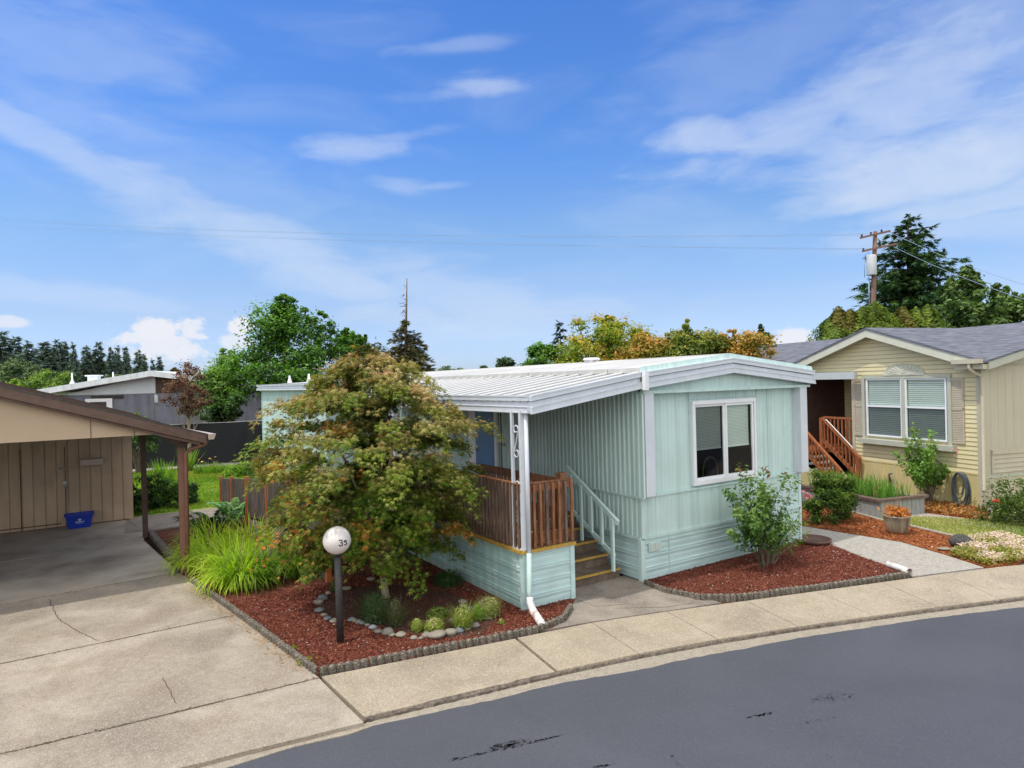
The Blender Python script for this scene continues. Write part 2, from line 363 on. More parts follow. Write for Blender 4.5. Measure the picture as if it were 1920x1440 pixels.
# ------------------------------------------------------------------ foliage
def unit(v): return v/np.maximum(np.linalg.norm(v, axis=-1, keepdims=True), 1e-9)
def tmpl(kind):
    if kind == 'leaf':      # folded pointed leaf, 2 quads
        return np.array([(0,-.5,0),(.26,-.05,.08),(0,.5,0),(-.26,-.05,.08),(0,-.02,-.02)]), [(0,1,2,4),(0,4,2,3)]
    if kind == 'clump':     # small spray of three leaflets
        v = []; f = []
        for k, a in enumerate((-.9, .1, 1.1)):
            c, s = math.cos(a), math.sin(a)
            for (x, y, z) in ((0,0,0),(.17,.28,.05),(0,.6,-.04),(-.17,.28,.05)):
                v.append((x*c-y*s, x*s+y*c, z))
            f.append((4*k, 4*k+1, 4*k+2, 4*k+3))
        return np.array(v), f
    if kind == 'star':      # palmate leaf with five narrow lobes, drooping
        v = [(0,0,0)]; f = []
        L = [.34, .5, .56, .5, .34]; A = [-1.75, -.85, 0, .85, 1.75]
        for i, (l, a) in enumerate(zip(L, A)):
            v.append((math.sin(a)*l, math.cos(a)*l, -.16*l/.5))
            if i < 4:
                b = (A[i]+A[i+1])/2; v.append((math.sin(b)*.15, math.cos(b)*.15, 0))
        v.append((.05,-.12,0)); v.append((-.05,-.12,0))   # base
        n = 1
        tips = [1,3,5,7,9]; inn = [2,4,6,8]
        f = [(0,11,1,2),(0,2,3,4),(0,4,5,6),(0,6,7,8),(0,8,9,10)]
        v = [ (x,y,z) for x,y,z in v]
        return np.array(v), f
    if kind == 'spray':     # drooping conifer spray
        return np.array([(0,0,0),(.10,.35,-.04),(0,1,-.25),(-.10,.35,-.04),(.34,.55,-.12),(-.34,.55,-.12),(.26,.85,-.2),(-.26,.85,-.2),(0,.45,-.06)]), [(0,1,2,3),(0,1,4),(0,5,3),(8,1,6),(8,7,3)]
    if kind == 'chip':
        return np.array([(-.5,-.16,0),(.5,-.2,.03),(.45,.18,0),(-.48,.15,.05)]), [(0,1,2,3)]
    if kind == 'petals':
        v = [(0,0,0)]; f = []
        for k in range(6):
            a = k*math.pi/3
            for da, r, z in ((-.3,.3,.12),(0,.55,.02),(.3,.3,.12)):
                v.append((math.cos(a+da)*r, math.sin(a+da)*r, z))
            f.append((0, 3*k+1, 3*k+2, 3*k+3))
        return np.array(v), f
def scatter(name, P, Nrm, size, shape, cols, mat, spin=None, dirs=None, **kw):
    """leaves of one template at points P facing Nrm; dirs = where the leaf tip points"""
    T, F = tmpl(shape)
    n = len(P); Nrm = unit(Nrm)
    if dirs is None:
        rv = rng.normal(size=(n, 3))
    else: rv = dirs
    y = unit(rv - Nrm*np.sum(rv*Nrm, 1, keepdims=True)); x = np.cross(y, Nrm)
    size = np.broadcast_to(np.asarray(size, float), (n,))
    V = (P[:, None, :] + size[:, None, None]*(T[None, :, 0:1]*x[:, None, :]+T[None, :, 1:2]*y[:, None, :]+T[None, :, 2:3]*Nrm[:, None, :])).reshape(-1, 3)
    nv = len(T); off = np.arange(n)*nv
    szs = np.array([len(f) for f in F]); flat = np.concatenate([np.array(f) for f in F])
    FF = (off[:, None]+flat[None, :]).ravel(); SZ = np.tile(szs, n)
    C = np.repeat(np.clip(cols, 0, 1), nv, axis=0)
    return np_mesh(name, V, FF, SZ, mat, cols=C, **kw)
def blend(pal, t):
    pal = np.array(pal); t = np.clip(t, 0, .9999)*(len(pal)-1); i = t.astype(int); f = (t-i)[:, None]
    return pal[i]*(1-f)+pal[i+1]*f
def crown(clumps, per, rad, flat=.7):
    """leaf positions gathered in clumps; clumps (K,3), rad per clump"""
    K = len(clumps); rad = np.broadcast_to(np.asarray(rad, float), (K,))
    idx = np.repeat(np.arange(K), per)
    d = unit(rng.normal(size=(len(idx), 3))); r = np.abs(rng.normal(.55, .33, len(idx)))
    off = d*(r*rad[idx])[:, None]; off[:, 2] *= flat
    return clumps[idx]+off, d, idx
def limbs(name, base, top, targets, r0, mat, parent, lean=(0,0), n=8, sub=1, label=None):
    mb = MB()
    base = Vector(base); top = Vector(top)
    pts = [base, base.lerp(top, .35)+Vector((lean[0], lean[1], 0)), base.lerp(top, .7)+Vector((lean[0]*.6, lean[1]*.6, 0)), top]
    mb.tube(pts, [r0*1.15, r0*.85, r0*.65, r0*.35], n)
    for t in targets:
        t = Vector(t); k = random.uniform(.25, .85); s = base.lerp(top, k)+Vector((lean[0]*.8, lean[1]*.8, 0))*(1 if k < .8 else .3)
        mid = s.lerp(t, .5); mid.z = s.z+(t.z-s.z)*.38
        mid += Vector((random.uniform(-.06,.06), random.uniform(-.06,.06), 0))*(t-s).length
        rr = r0*.4
        mb.tube([s, s.lerp(mid, .5), mid, mid.lerp(t, .6), t], [rr, rr*.8, rr*.6, rr*.35, rr*.15], 5, cap=False)
    return mb.build(name, mat, parent, label=label)
def broadleaf(name, label, cat, loc, height, rx, ry, pal, nclump=90, per=90, leaf=.16, group=None, crad=.5, base_h=.25, kind='leaf', trunk_r=.14, bark=None, top_pow=.8, seed=None, bright=.35, spires=0, topw=0):
    if seed is not None:
        global rng
        rng = np.random.default_rng(seed); random.seed(seed)
    t = thing(name, label, cat, loc, group)
    # uneven outline: a few large lobes, then clumps on and inside them
    nl = 11
    lobes = []
    for i in range(nl):
        a = random.uniform(0, 2*math.pi); h = random.uniform(base_h+.12, .88); q = max(math.sin(math.pi*min(1, (h-base_h+.18)/(1.1-base_h)))**top_pow, topw)
        lobes.append((math.cos(a)*rx*.55*q, math.sin(a)*ry*.55*q, h*height, rx*random.uniform(.34,.55)))
    lobes.append((0, 0, height*.82, rx*.38)); lobes.append((0,0,height*.5,rx*.6))
    K = nclump; L = np.array(lobes)
    idx = rng.integers(0, len(L), K); d = unit(rng.normal(size=(K, 3))); d[:, 2] = np.where(d[:,2] < -.4, -d[:,2], d[:,2])
    cl = L[idx, :3]+d*(L[idx, 3]*rng.uniform(.6, 1.05, K))[:, None]*np.array([1, ry/rx, .85])
    for s in range(spires):
        a = random.uniform(0, 6.28); rr = random.uniform(0, .75)
        x, y = math.cos(a)*rx*rr, math.sin(a)*ry*rr
        for q in range(5): cl = np.vstack([cl, [(x+random.gauss(0,.12)*crad, y+random.gauss(0,.12)*crad, height*(1.0-.2*rr)+(q-3)*crad*.42)]])
    cl[:, 2] = np.clip(cl[:, 2], height*base_h*.8, height*1.15)
    cl += np.array(loc)
    tone = rng.uniform(-.22, .22, len(cl))
    rad = rng.uniform(.6, 1.15, len(cl))*crad
    if spires: rad[K:] *= np.tile([1.0,.8,.6,.42,.25], spires)
    P, dd, ci = crown(cl, per, rad)
    ctr = np.array(loc)+np.array([0, 0, height*.5])
    out = unit((P-ctr)/np.array([rx, ry, height*.5]))
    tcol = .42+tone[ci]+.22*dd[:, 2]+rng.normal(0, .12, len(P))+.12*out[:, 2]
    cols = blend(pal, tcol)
    nr = unit(dd*.7+np.array([0, 0, .7])+rng.normal(0, .45, (len(P), 3)))
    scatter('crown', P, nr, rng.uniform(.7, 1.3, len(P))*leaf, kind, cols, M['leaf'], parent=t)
    tg = [tuple(cl[i]) for i in rng.choice(K, min(14, K), replace=False)]
    limbs('trunk', loc, (loc[0], loc[1], loc[2]+height*.7), tg, trunk_r, bark or M['trunk'], t, n=7)
    return t
def conifer(name, label, cat, loc, height, rad, pal, tiers=26, per=8, spray=.9, group=None, droop=.25, pw=.9, seed=1, gap=.0, start=.06, nlen=7, trunk_r=.2, ragged=.25, parent_label=None, dense=3):
    r = np.random.default_rng(seed)
    t = thing(name, label, cat, loc, group)
    P = []; Dv = []; S = []; C = []
    br = MB(); br.tube([loc, (loc[0], loc[1], loc[2]+height*.99)], [trunk_r, trunk_r*.1], 7)
    for k in range(tiers):
        h = start+(1-start)*(k+.5)/tiers; L0 = rad*(1-h)**pw*1.0+rad*.03
        nb = max(4, int(per*(1-h)+3))
        for b in range(nb):
            if r.random() < gap: continue
            a = r.uniform(0, 2*math.pi); L = L0*r.uniform(1-ragged, 1+ragged)
            z0 = h*height+r.uniform(-.5, .5)*height/tiers
            ns = max(2, int(nlen*L/rad+1))
            tone = r.uniform(-.2, .2)
            for s in range(ns):
                q = (s+.6)/ns; x = math.cos(a)*L*q; y = math.sin(a)*L*q; z = z0+L*.10*q-droop*L*q*q
                for e in range(dense):
                    aa = a+r.normal(0, .75); P.append((loc[0]+x+r.normal(0,.05)*L, loc[1]+y+r.normal(0,.05)*L, loc[2]+z+r.normal(0, .03)*L))
                    Dv.append((math.cos(aa), math.sin(aa), -.15+r.normal(0, .2))); S.append(spray*r.uniform(.6, 1.15)*(.45+.55*L/rad))
                    C.append(.35+.35*q+tone+r.normal(0, .1)+(.15 if e == 0 else -.12))
            if L > rad*.3: br.tube([(loc[0], loc[1], loc[2]+z0), (loc[0]+math.cos(a)*L*.8, loc[1]+math.sin(a)*L*.8, loc[2]+z0+L*.08-droop*L*.64)], [trunk_r*.18, .01], 4, cap=False)
    P = np.array(P); n = len(P)
    nr = np.array([0, 0, 1.0])+r.normal(0, .45, (n, 3))
    scatter('crown', P, nr, np.array(S), 'spray', blend(pal, np.array(C)), M['needle'], dirs=np.array(Dv), parent=t)
    br.build('trunk', M['trunk'], t)
    return t
def blades(name, centre, n, radius, length, pal, parent=None, width=.014, lean=(0,0), spread=1.0, seg=5, mat=None, seed=0, tilt0=.25, curl=1.3, square=None, **kw):
    r = np.random.default_rng(seed)
    a = r.uniform(0, 2*np.pi, n); rr = radius*np.sqrt(r.random(n))
    bx = centre[0]+np.cos(a)*rr; by = centre[1]+np.sin(a)*rr
    if square is not None:
        u = r.uniform(-.5, .5, n); v = r.uniform(-.5, .5, n)
        bx = centre[0]+u*square[0][0]+v*square[1][0]; by = centre[1]+u*square[0][1]+v*square[1][1]
    az = a+r.normal(0, .7, n)
    dx = np.cos(az)*spread+lean[0]; dy = np.sin(az)*spread+lean[1]; nn = np.maximum(np.hypot(dx, dy), .01)
    L = length*r.uniform(.55, 1.1, n); th = np.abs(r.normal(tilt0, tilt0*.6, n)); cu = curl*r.uniform(.4, 1.3, n)*np.minimum(nn, 1.3)
    dx /= nn; dy /= nn
    px, py, pz = bx.copy(), by.copy(), np.full(n, float(centre[2])); V = []; C = []
    tone = r.uniform(.1, .8, n); dead = r.random(n) < .05
    for s in range(seg+1):
        q = s/seg; w = width*(1-q)**.6*(1 if s else .7)*r.uniform(.9, 1.1, n)
        V.append(np.stack([px-dy*w/2, py+dx*w/2, pz], 1)); V.append(np.stack([px+dy*w/2, py-dx*w/2, pz], 1))
        c = blend(pal, tone*.6+.4*q); c[dead] = np.array([.38,.29,.14])*(.7+.5*tone[dead][:,None]); C += [c, c]
        ang = th+cu*q**1.3; st = L/seg
        px = px+dx*np.sin(ang)*st; py = py+dy*np.sin(ang)*st; pz = pz+np.cos(ang)*st
    pz = np.maximum(pz, centre[2])
    V = np.stack(V, 1).reshape(-1, 3); C = np.stack(C, 1).reshape(-1, 3)
    V[:, 2] = np.maximum(V[:, 2], centre[2]+.003)
    nv = 2*(seg+1); base = np.arange(n)*nv
    f = np.concatenate([[2*s, 2*s+1, 2*s+3, 2*s+2] for s in range(seg)])
    FF = (base[:, None]+f[None, :]).ravel()
    return np_mesh(name, V, FF, np.full(n*seg, 4), mat or M['grass'], parent=parent, cols=C, **kw)
def shrub(name, label, cat, loc, height, rx, pal, n=2200, leaf=.05, kind='leaf', stems=12, stem_r=.012, low=.0, group=None, ry=None, seed=0, nclump=26, crad=.32, matk='leaf', flat=.9, hollow=True, up=.4):
    global rng
    rng = np.random.default_rng(seed+100); random.seed(seed+100)
    ry = ry or rx
    t = thing(name, label, cat, loc, group)
    d = unit(rng.normal(size=(nclump, 3))); d[:, 2] = np.abs(d[:, 2])*1.0
    rr = rng.uniform(.45, .95, nclump)
    cl = np.stack([d[:,0]*rx*rr, d[:,1]*ry*rr, height*(low+(1-low)*np.clip(d[:,2]*rr+rng.uniform(-.15,.25,nclump), .05, .95))], 1)+np.array(loc)
    P, dd, ci = crown(cl, max(1, n//nclump), rng.uniform(.6, 1.2, nclump)*crad*rx, flat)
    P[:, 2] = np.maximum(P[:, 2], loc[2]+.02)
    tone = rng.uniform(-.2, .2, nclump)
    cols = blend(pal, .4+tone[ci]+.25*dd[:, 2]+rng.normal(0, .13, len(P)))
    nr = unit(dd*.6+np.array([0,0,up])+rng.normal(0, .5, (len(P), 3)))
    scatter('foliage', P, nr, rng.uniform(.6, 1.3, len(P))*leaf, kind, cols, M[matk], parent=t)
    if stems:
        mb = MB()
        for i in range(stems):
            tg = Vector(cl[i % nclump]); b = Vector(loc)+Vector((random.uniform(-.1,.1)*rx, random.uniform(-.1,.1)*rx, 0)); mid = b.lerp(tg, .5); mid.z += .08*height; mid.x = b.x+(tg.x-b.x)*.35; mid.y = b.y+(tg.y-b.y)*.35
            mb.tube([b, mid, tg], [stem_r, stem_r*.8, stem_r*.4], 5, cap=False)
        mb.build('stems', M['trunk'], t)
    return t
def flowers(parent, pts, size, mat, name='flower'):
    for p in pts:
        T, F = tmpl('petals'); mb = MB()
        yaw = random.uniform(0, 6.28); tl = random.uniform(-.7, .7); s = size*random.uniform(.75, 1.2)
        Mx = Matrix.Rotation(yaw, 3, 'Z') @ Matrix.Rotation(tl, 3, 'X')
        for layer, zz in ((1, 0), (.6, .12)):
            mb.add([tuple(Vector(p)+Mx @ (Vector(q)*s*layer+Vector((0,0,zz*s)))) for q in T], F)
        mb.build(name, mat, parent, recalc=False)
# ------------------------------------------------------------------ ground and paving
def inpoly(P, poly):
    x, y = P[:, 0], P[:, 1]; ins = np.zeros(len(P), bool); j = len(poly)-1
    for i in range(len(poly)):
        xi, yi = poly[i]; xj, yj = poly[j]
        c = ((yi > y) != (yj > y)) & (x < (xj-xi)*(y-yi)/((yj-yi)+1e-12)+xi); ins ^= c; j = i
    return ins
def samp(poly, n):
    a = np.array(poly); lo, hi = a.min(0), a.max(0); out = np.zeros((0, 2))
    while len(out) < n:
        p = rng.uniform(lo, hi, (n, 2)); out = np.vstack([out, p[inpoly(p, poly)]])
    return out[:n]
def GP(*pts, z=0.0): return [G(x, y, z) for x, y in pts]
def slab(name, poly, z0, z1, mat, kind='structure'):
    mb = MB(); mb.prism(poly, z0, z1); return mb.build(name, mat, kind=kind)

mb = MB(); mb.quad((-900,-300,-.30), (900,-300,-.30), (900,1500,-.30), (-900,1500,-.30)); mb.build('ground', M['ground'], kind='structure')
kt = [(678,1346),(782,1313),(965,1273),(1045,1257),(1198,1226),(1346,1199),(1497,1175),(1760,1138.5),(1920,1120)]
ktop = GP(*kt)+[(14.6,3.05),(18,1.2),(24,-2.5),(34,-10)]
rpx = [(394,1440),(547,1393),(649,1370),(700,1361),(921,1313),(1037,1284),(1220,1251.6),(1300,1233),(1380,1219),(1526,1191),(1760,1157),(1920,1138)]
redge = [(-14,8.1),(-4,7.15)]+GP(*rpx, z=-.055)+[(14.3,2.85),(17.8,.95),(23.7,-2.8),(33.7,-10.3)]
# wobble of the hand-laid asphalt edge
def dense(line, step=.12, amp=.012):
    out = []
    for (x0,y0),(x1,y1) in zip(line, line[1:]):
        n = max(1, int(math.hypot(x1-x0, y1-y0)/step))
        for i in range(n):
            t = i/n; out.append((x0+(x1-x0)*t+random.uniform(-amp, amp), y0+(y1-y0)*t+random.uniform(-amp, amp)))
    return out+[line[-1]]
slab('road', [(40,-14),(-30,-14),(-30,9.0)]+dense(redge), -.25, -.055, M['asphalt'])
# gutter pan and kerb
gut = [(x, y+.30) for x, y in redge]
mb = MB(); e0 = [(x-.05, y-.12) for x, y in redge[3:]]
mb.prism(e0[:1]+dense(e0, .5, 0)[1:]+[(x, y+.5) for x, y in reversed(redge[3:])], -.24, -.059)
mb.build('gutter', M['curb'], kind='structure')
XR = lambda y: 2.25-(y-7.95)*.148
apron_r = G(690,1354,-.03)
slab('driveway_apron', [(-14,8.25),(-14,8.0),(-4,7.05)]+[(x, y-.1) for x, y in GP((394,1440),(547,1393),(649,1370),z=-.055)]+[G(698,1362,-.05), G(676,1349,0)]+[(x, y) for x, y in reversed(GP((0,1545),(310,1436),(500,1392)))], -.22, -.045, M['curb'])
# the driveway slabs, separated by open joints
def ext(p, q, x=-14):
    t = (x-p[0])/(q[0]-p[0]); return (x, p[1]+(q[1]-p[1])*t)
A0, A1 = G(310,1437), G(677,1349)
B0, B1 = G(0,1414), G(598,1271)
C0, C1 = G(0,1245), G(452,1151)
D0, D1 = G(0,1134), G(335,1073)
F0, F1 = G(0,1056), G(269,1014)
def off(l, d): return (l[0], l[1]+d)
mb = MB(); g = .013
def strip(lo0, lo1, hi0, hi1, z=0):
    a = off(ext(lo0, lo1), g); b = off(lo1, g); c = off(hi1, -g); d = off(ext(hi0, hi1), -g)
    n = 14; P = []
    for (p, q) in ((a, b), (c, d)):
        for i in range(n*4):
            t = i/(n*4-1); P.append((p[0]+(q[0]-p[0])*t, p[1]+(q[1]-p[1])*t+random.uniform(-.008,.008)))
    mb.prism(P, -.2, z)
A0 = (A0[0], A0[1]-.10); A1 = (A1[0], A1[1]-.08); strip(A0, A1, B0, B1, -.002); strip(B0, B1, C0, C1); strip(C0, C1, D0, D1, .003)
mb.build('driveway', M['concrete'], kind='structure')
mb = MB(); strip(D0, D1, F0, F1, .012)
mb.prism([off(ext(F0,F1), g), off(F1, g), (1.06,18.6), (.80,20.7), (-14,20.9)], -.2, .012)
mb.build('carport_floor', M['carport_slab'], kind='structure')
# hairline cracks
mb = MB()
def crack(px, w=.012, z=.006):
    global mb
    p = [G(*q) for q in px]; pts = []
    for a, b in zip(p, p[1:]):
        for i in range(6): t = i/6; pts.append((a[0]+(b[0]-a[0])*t+random.uniform(-.015,.015), a[1]+(b[1]-a[1])*t+random.uniform(-.015,.015)))
    for a, b in zip(pts, pts[1:]):
        d = Vector((b[0]-a[0], b[1]-a[1])).normalized()*w/2; mb.quad((a[0]+d.y,a[1]-d.x,z),(b[0]+d.y,b[1]-d.x,z),(b[0]-d.y,b[1]+d.x,z),(a[0]-d.y,a[1]+d.x,z))
crack([(91,1124),(106,1153),(114,1165),(146,1184),(160,1190),(186,1204)], .010)
crack([(305,1270),(320,1300),(334,1324)], .006, .004)
crack([(237,976),(267,995)], .01, .016)
mb.build('pavement_crack', M['soil'], kind='structure')
slab('joint_fill', [(-14,7.9),(-2,7.3),(1,6.85),(2.3,6.6),(2.25,7.95),(1.3,14),(1.0,18),(-14,20)], -.28, -.025, M['soil'])
# sidewalk slabs, the first one with a chipped edge
back = [(600,1269),(782,1233),(965,1197),(1019,1184),(1110,1167.5),(1250,1147),(1300,1140),(1399,1128),(1530,1109),(1654,1093),(1712,1083),(1770,1076),(1845,1066),(1920,1059)]
jb = [(600,1269),(968,1197),(1110,1168),(1250,1147),(1399,1127),(1530,1109),(1654,1092),(1770,1076),(1885,1062)]
jf = [(680,1345),(1043,1259),(1198,1226),(1346,1199),(1497,1175),(1639,1155),(1760,1138.5),(1876,1124),(1990,1108)]
mb = MB()
Jb = [G(*p) for p in jb]; Jf = [G(*p) for p in jf]
for i in range(len(jb)-1):
    a0, a1, b0, b1 = Jb[i], Jb[i+1], Jf[i], Jf[i+1]
    gp = .03 if i in (0,) else .012
    d = Vector((a1[0]-a0[0], a1[1]-a0[1])).normalized()
    s0 = .02 if i <= 1 else .006; s1 = .02 if i == 0 else .006
    q = [(b0[0]+d.x*s0, b0[1]+d.y*s0), (b1[0]-d.x*s1, b1[1]-d.y*s1)]
    front = []
    for k in range(40):
        t = k/39; amp = .02 if i == 0 and .3 < t < .97 else .004
        front.append((q[0][0]+(q[1][0]-q[0][0])*t, q[0][1]+(q[1][1]-q[0][1])*t+random.uniform(0, amp)))
    mb.prism(front+[(a1[0]-d.x*s1, a1[1]-d.y*s1), (a0[0]+d.x*s0, a0[1]+d.y*s0)], -.2, .004 if i else 0)
mb.prism([Jf[-1], (18,1.2), (24,-2.5), (34,-10), (36,-8.6), (25.5,-1.0), (19.5,2.6), Jb[-1]], -.2, .002)
mb.build('sidewalk', M['sidewalk'], kind='structure')
# rough dark face under the sidewalk lip
mb = MB()
for i in range(len(Jf)-1):
    a, b = Jf[i], Jf[i+1]; n = 60 if i < 6 else 10
    pts = [(a[0]+(b[0]-a[0])*k/n, a[1]+(b[1]-a[1])*k/n) for k in range(n+1)]
    o = [random.uniform(.004,.03) if i else random.uniform(.005,.055) for _ in pts]
    for k in range(n):
        p, q = pts[k], pts[k+1]
        mb.add([(p[0],p[1]+.01,-.004),(q[0],q[1]+.01,-.004),(q[0],q[1]-o[k+1]*.5,-.03),(p[0],p[1]-o[k]*.5,-.03),(q[0]-.005,q[1]-.008-o[k+1]*.2,-.058),(p[0]-.005,p[1]-.008-o[k]*.2,-.058)], [(0,1,2,3),(3,2,4,5)])
mb.build('kerb', M['kerb_face'], kind='structure')
# entry pad
slab('entry_pad', [(6.42,8.24),(6.44,7.75),(6.9,7.55),G(1150,1142),G(1250,1140),G(1300,1132),(8.0,7.2),(7.86,8.1),(7.86,8.66),(6.42,8.66)], -.2, .018, M['pad'])
slab('path_wedge', [G(1019,1183),G(1110,1166.5),G(1250,1146),G(1352,1131),G(1290,1112),(7.86,8.1),(6.44,8.26),(6.2,8.26),(5.7,7.6),(5.4,7.5)], -.2, .008, M['pad'])
# yard soil under everything
yard = [(2.22,8.0)]+[G(*p) for p in back[1:]]+[(20,2.4),(26,-.8),(40,-8),(70,10),(70,60),(-40,60),(-40,21),(.7,20.9),(1.0,18.6),(1.3,14)]
slab('yard_soil', yard, -.25, -.02, M['soil'])
bed1 = [(2.25,7.97)]+GP((782,1231),(965,1194),(1012,1184),(1035,1179),(1057,1163),(1070,1141))+[(6.40,8.2),(6.40,8.3),(5.6,8.7),(5.6,18.3),(1.07,18.3),(1.36,14)]
slab('mulch_bed', bed1, -.1, .012, M['mulch'])
bed2 = GP((1208,1094),(1240,1110),(1300,1124),(1355,1126),(1447,1116),(1640,1089),(1708,1078),(1665,1062),(1615,1045),(1540,1015))+[(12.5,8.3),(7.9,8.3)]
slab('mulch_bed', bed2, -.1, .012, M['mulch'])
ringp = [(597,1140),(612,1120),(650,1105),(720,1096),(840,1110),(900,1140),(930,1165),(905,1190),(850,1200),(790,1195),(730,1183),(680,1168),(640,1160),(605,1158)]
slab('planting_soil', GP(*ringp), -.1, .02, M['soil'])
path_in = GP((1712,1081),(1770,1074),(1845,1064.5),(1772,1041),(1690,1017),(1590,1001),(1501,986))+[(12.75,12),(12.45,12),(12.5,8.2)]+GP((1540,1015),(1615,1045),(1665,1062))
slab('gravel_path', path_in, -.1, .006, M['path'])
bed3 = GP((1501,985),(1590,1000),(1690,1016),(1772,1040),(1850,1064),(1905,1058),(1920,1050),(1860,1030),(1820,1018),(1800,1011),(1705,988),(1652,978),(1600,963),(1560,950))+[(15.6,11.5),(12.75,12)]
slab('bark_bed', bed3, -.1, .012, M['bark'])
mb = MB(); L_ = GP((1560,949),(1600,961),(1652,976.5),(1705,987),(1800,1010),(1822,1017))
for p, q in zip(L_, L_[1:]): mb.bar((p[0],p[1],-.01), (q[0],q[1],-.01), .12, .10)
mb.build('edging_strip', M['curb'], label='pale concrete strip edging the orange bark bed beside the patchy lawn', cat='edging')
lawn2 = GP((1652,975),(1705,986),(1800,1009),(1822,1016),(1870,1030),(1930,1055))+[(17,3.9),(26,.5)]+GP((1990,1008),(1920,1000),(1705,969),(1660,962))
slab('front_lawn', lawn2, -.1, .004, M['dryl'])
walk2 = GP((1640,950),(1705,958.5),(1920,987))+[(22,4.2),(30,1.5),(29.6,.9),(21.4,3.6)]+GP((1920,1000),(1705,970),(1655,962))
slab('asphalt_walk', walk2, -.1, .008, M['path'])
bed4 = [ (16.6,11.5), (16.3,9.9)]+GP((1648,949),(1705,957.5),(1850,977),(1850,960))+[(18.6,7.3),(19.6,11)]
slab('bark_bed', bed4, -.1, .006, M['bark'])
slab('front_lawn', GP((1850,977),(1920,986))+[(22,4.3),(30,1.6),(30,4),(18.7,7.15)], -.1, .005, M['dryl'])
# back garden
slab('lawn', [(.75,20.95),(3.1,20.9),(5.7,19.5),(5.7,31.9),(-3,33.4),(-9,33.4),(-9,20.95)], -.1, .0, M['lawn'])
slab('garden_path', [(.6,18.62),(1.05,18.62),(3.2,18.9),(4.9,18.5),(5.7,18.4),(5.7,19.4),(3.1,20.85),(.75,20.9)], -.1, .014, M['pad'])
slab('fence_path', [(5.9,31.95),(5.9,33.4),(-6,35.2),(-6,33.9)], -.1, .003, M['path'])
mb = MB()
for (x, y, w, h) in ((4.0,22.3,.5,.35),(4.35,23.0,.5,.35),(4.1,23.6,.45,.35),(3.2,24.3,.5,.35)):
    mb.prism([(x,y),(x+w,y+.05),(x+w-.03,y+h),(x-.02,y+h-.04)], 0, .03)
mb.build('stepping_stones', M['path'], kind='structure')
# asphalt scuffs
mb = MB()
def blotch(px, py, rx, ry, ang=0, n=26):
    c = G(px, py, -.055)
    for k in range(int(n*2.6)):
        a = random.uniform(0, 6.28); r = random.random()**.8; x = math.cos(a)*r*rx; y = math.sin(a)*r*ry
        X = c[0]+x*math.cos(ang)-y*math.sin(ang); Y = c[1]+x*math.sin(ang)+y*math.cos(ang); s = random.uniform(.003,.017)
        mb.add([(X+math.cos(t)*s*random.uniform(.6,1.7), Y+math.sin(t)*s*random.uniform(.4,.9), -.0535) for t in (0,1,2,3,4,5)], [(0,1,2,3,4,5)])
blotch(955,1397,.22,.07,-.25,90); blotch(1025,1385,.22,.025,-.2,24); blotch(895,1415,.25,.02,-.2,26); blotch(1425,1341,.16,.025,-.3,30); blotch(1560,1308,.3,.1,-.3,40)
blotch(1540,1350,.3,.02,-.3,10); blotch(850,1424,.06,.02,0,8); blotch(1130,1436,.12,.02,-.3,14); blotch(1260,1418,.02,.02,0,2)
mb.build('road_scuffs', M['oil'], kind='structure', recalc=False)

# bark chips lying loose on the beds
def chips(name, polys, n, pal, z, label, size=(.012,.036), pale=.012, cat='bark chips', thin=None):
    Ps = []
    areas = []
    for poly in polys:
        a = np.array(poly); areas.append(abs(np.sum(a[:,0]*np.roll(a[:,1],-1)-a[:,1]*np.roll(a[:,0],-1)))/2)
    for poly, ar in zip(polys, areas): Ps.append(samp(poly, int(n*ar/sum(areas))))
    P = np.vstack(Ps)
    if thin is not None: P = P[~inpoly(P, thin) | (rng.random(len(P)) < .22)]
    k = len(P)
    P = np.hstack([P, np.full((k,1), z)+rng.uniform(0, .022, (k,1))])
    nr = np.array([0,0,1.0])+rng.normal(0, .45, (k,3))
    c = blend(pal, rng.random(k)); w = rng.random(k) < pale; c[w] = rng.uniform(.35, .6, (w.sum(), 1))*np.array([1,.95,.86])
    return scatter(name, P, nr, rng.uniform(*size, k), 'chip', c, M['chips'], label=label, cat=cat, kind='stuff')
redpal = [(.07,.016,.011),(.15,.038,.025),(.22,.065,.042),(.32,.14,.09)]
near1 = [(2.3,8.05)]+GP((782,1228),(965,1190),(1010,1182),(1032,1177),(1054,1161),(1066,1141))+[(6.3,8.25),(5.4,8.4),(5.4,11.5),(1.75,11.5)]
chips('bark_chips', [near1], 46000, redpal, .014, 'dark red bark chips covering the bed around the globe lamp and maple', thin=GP(*ringp))
chips('bark_chips', [bed2], 26000, redpal, .014, 'dark red bark chips covering the bed in front of the teal home')
chips('bark_chips', [bed3], 9000, [(.13,.03,.01),(.3,.09,.03),(.45,.19,.07)], .014, 'orange brown bark chips in the bed with the round shrub and glazed pot', (.02,.06))
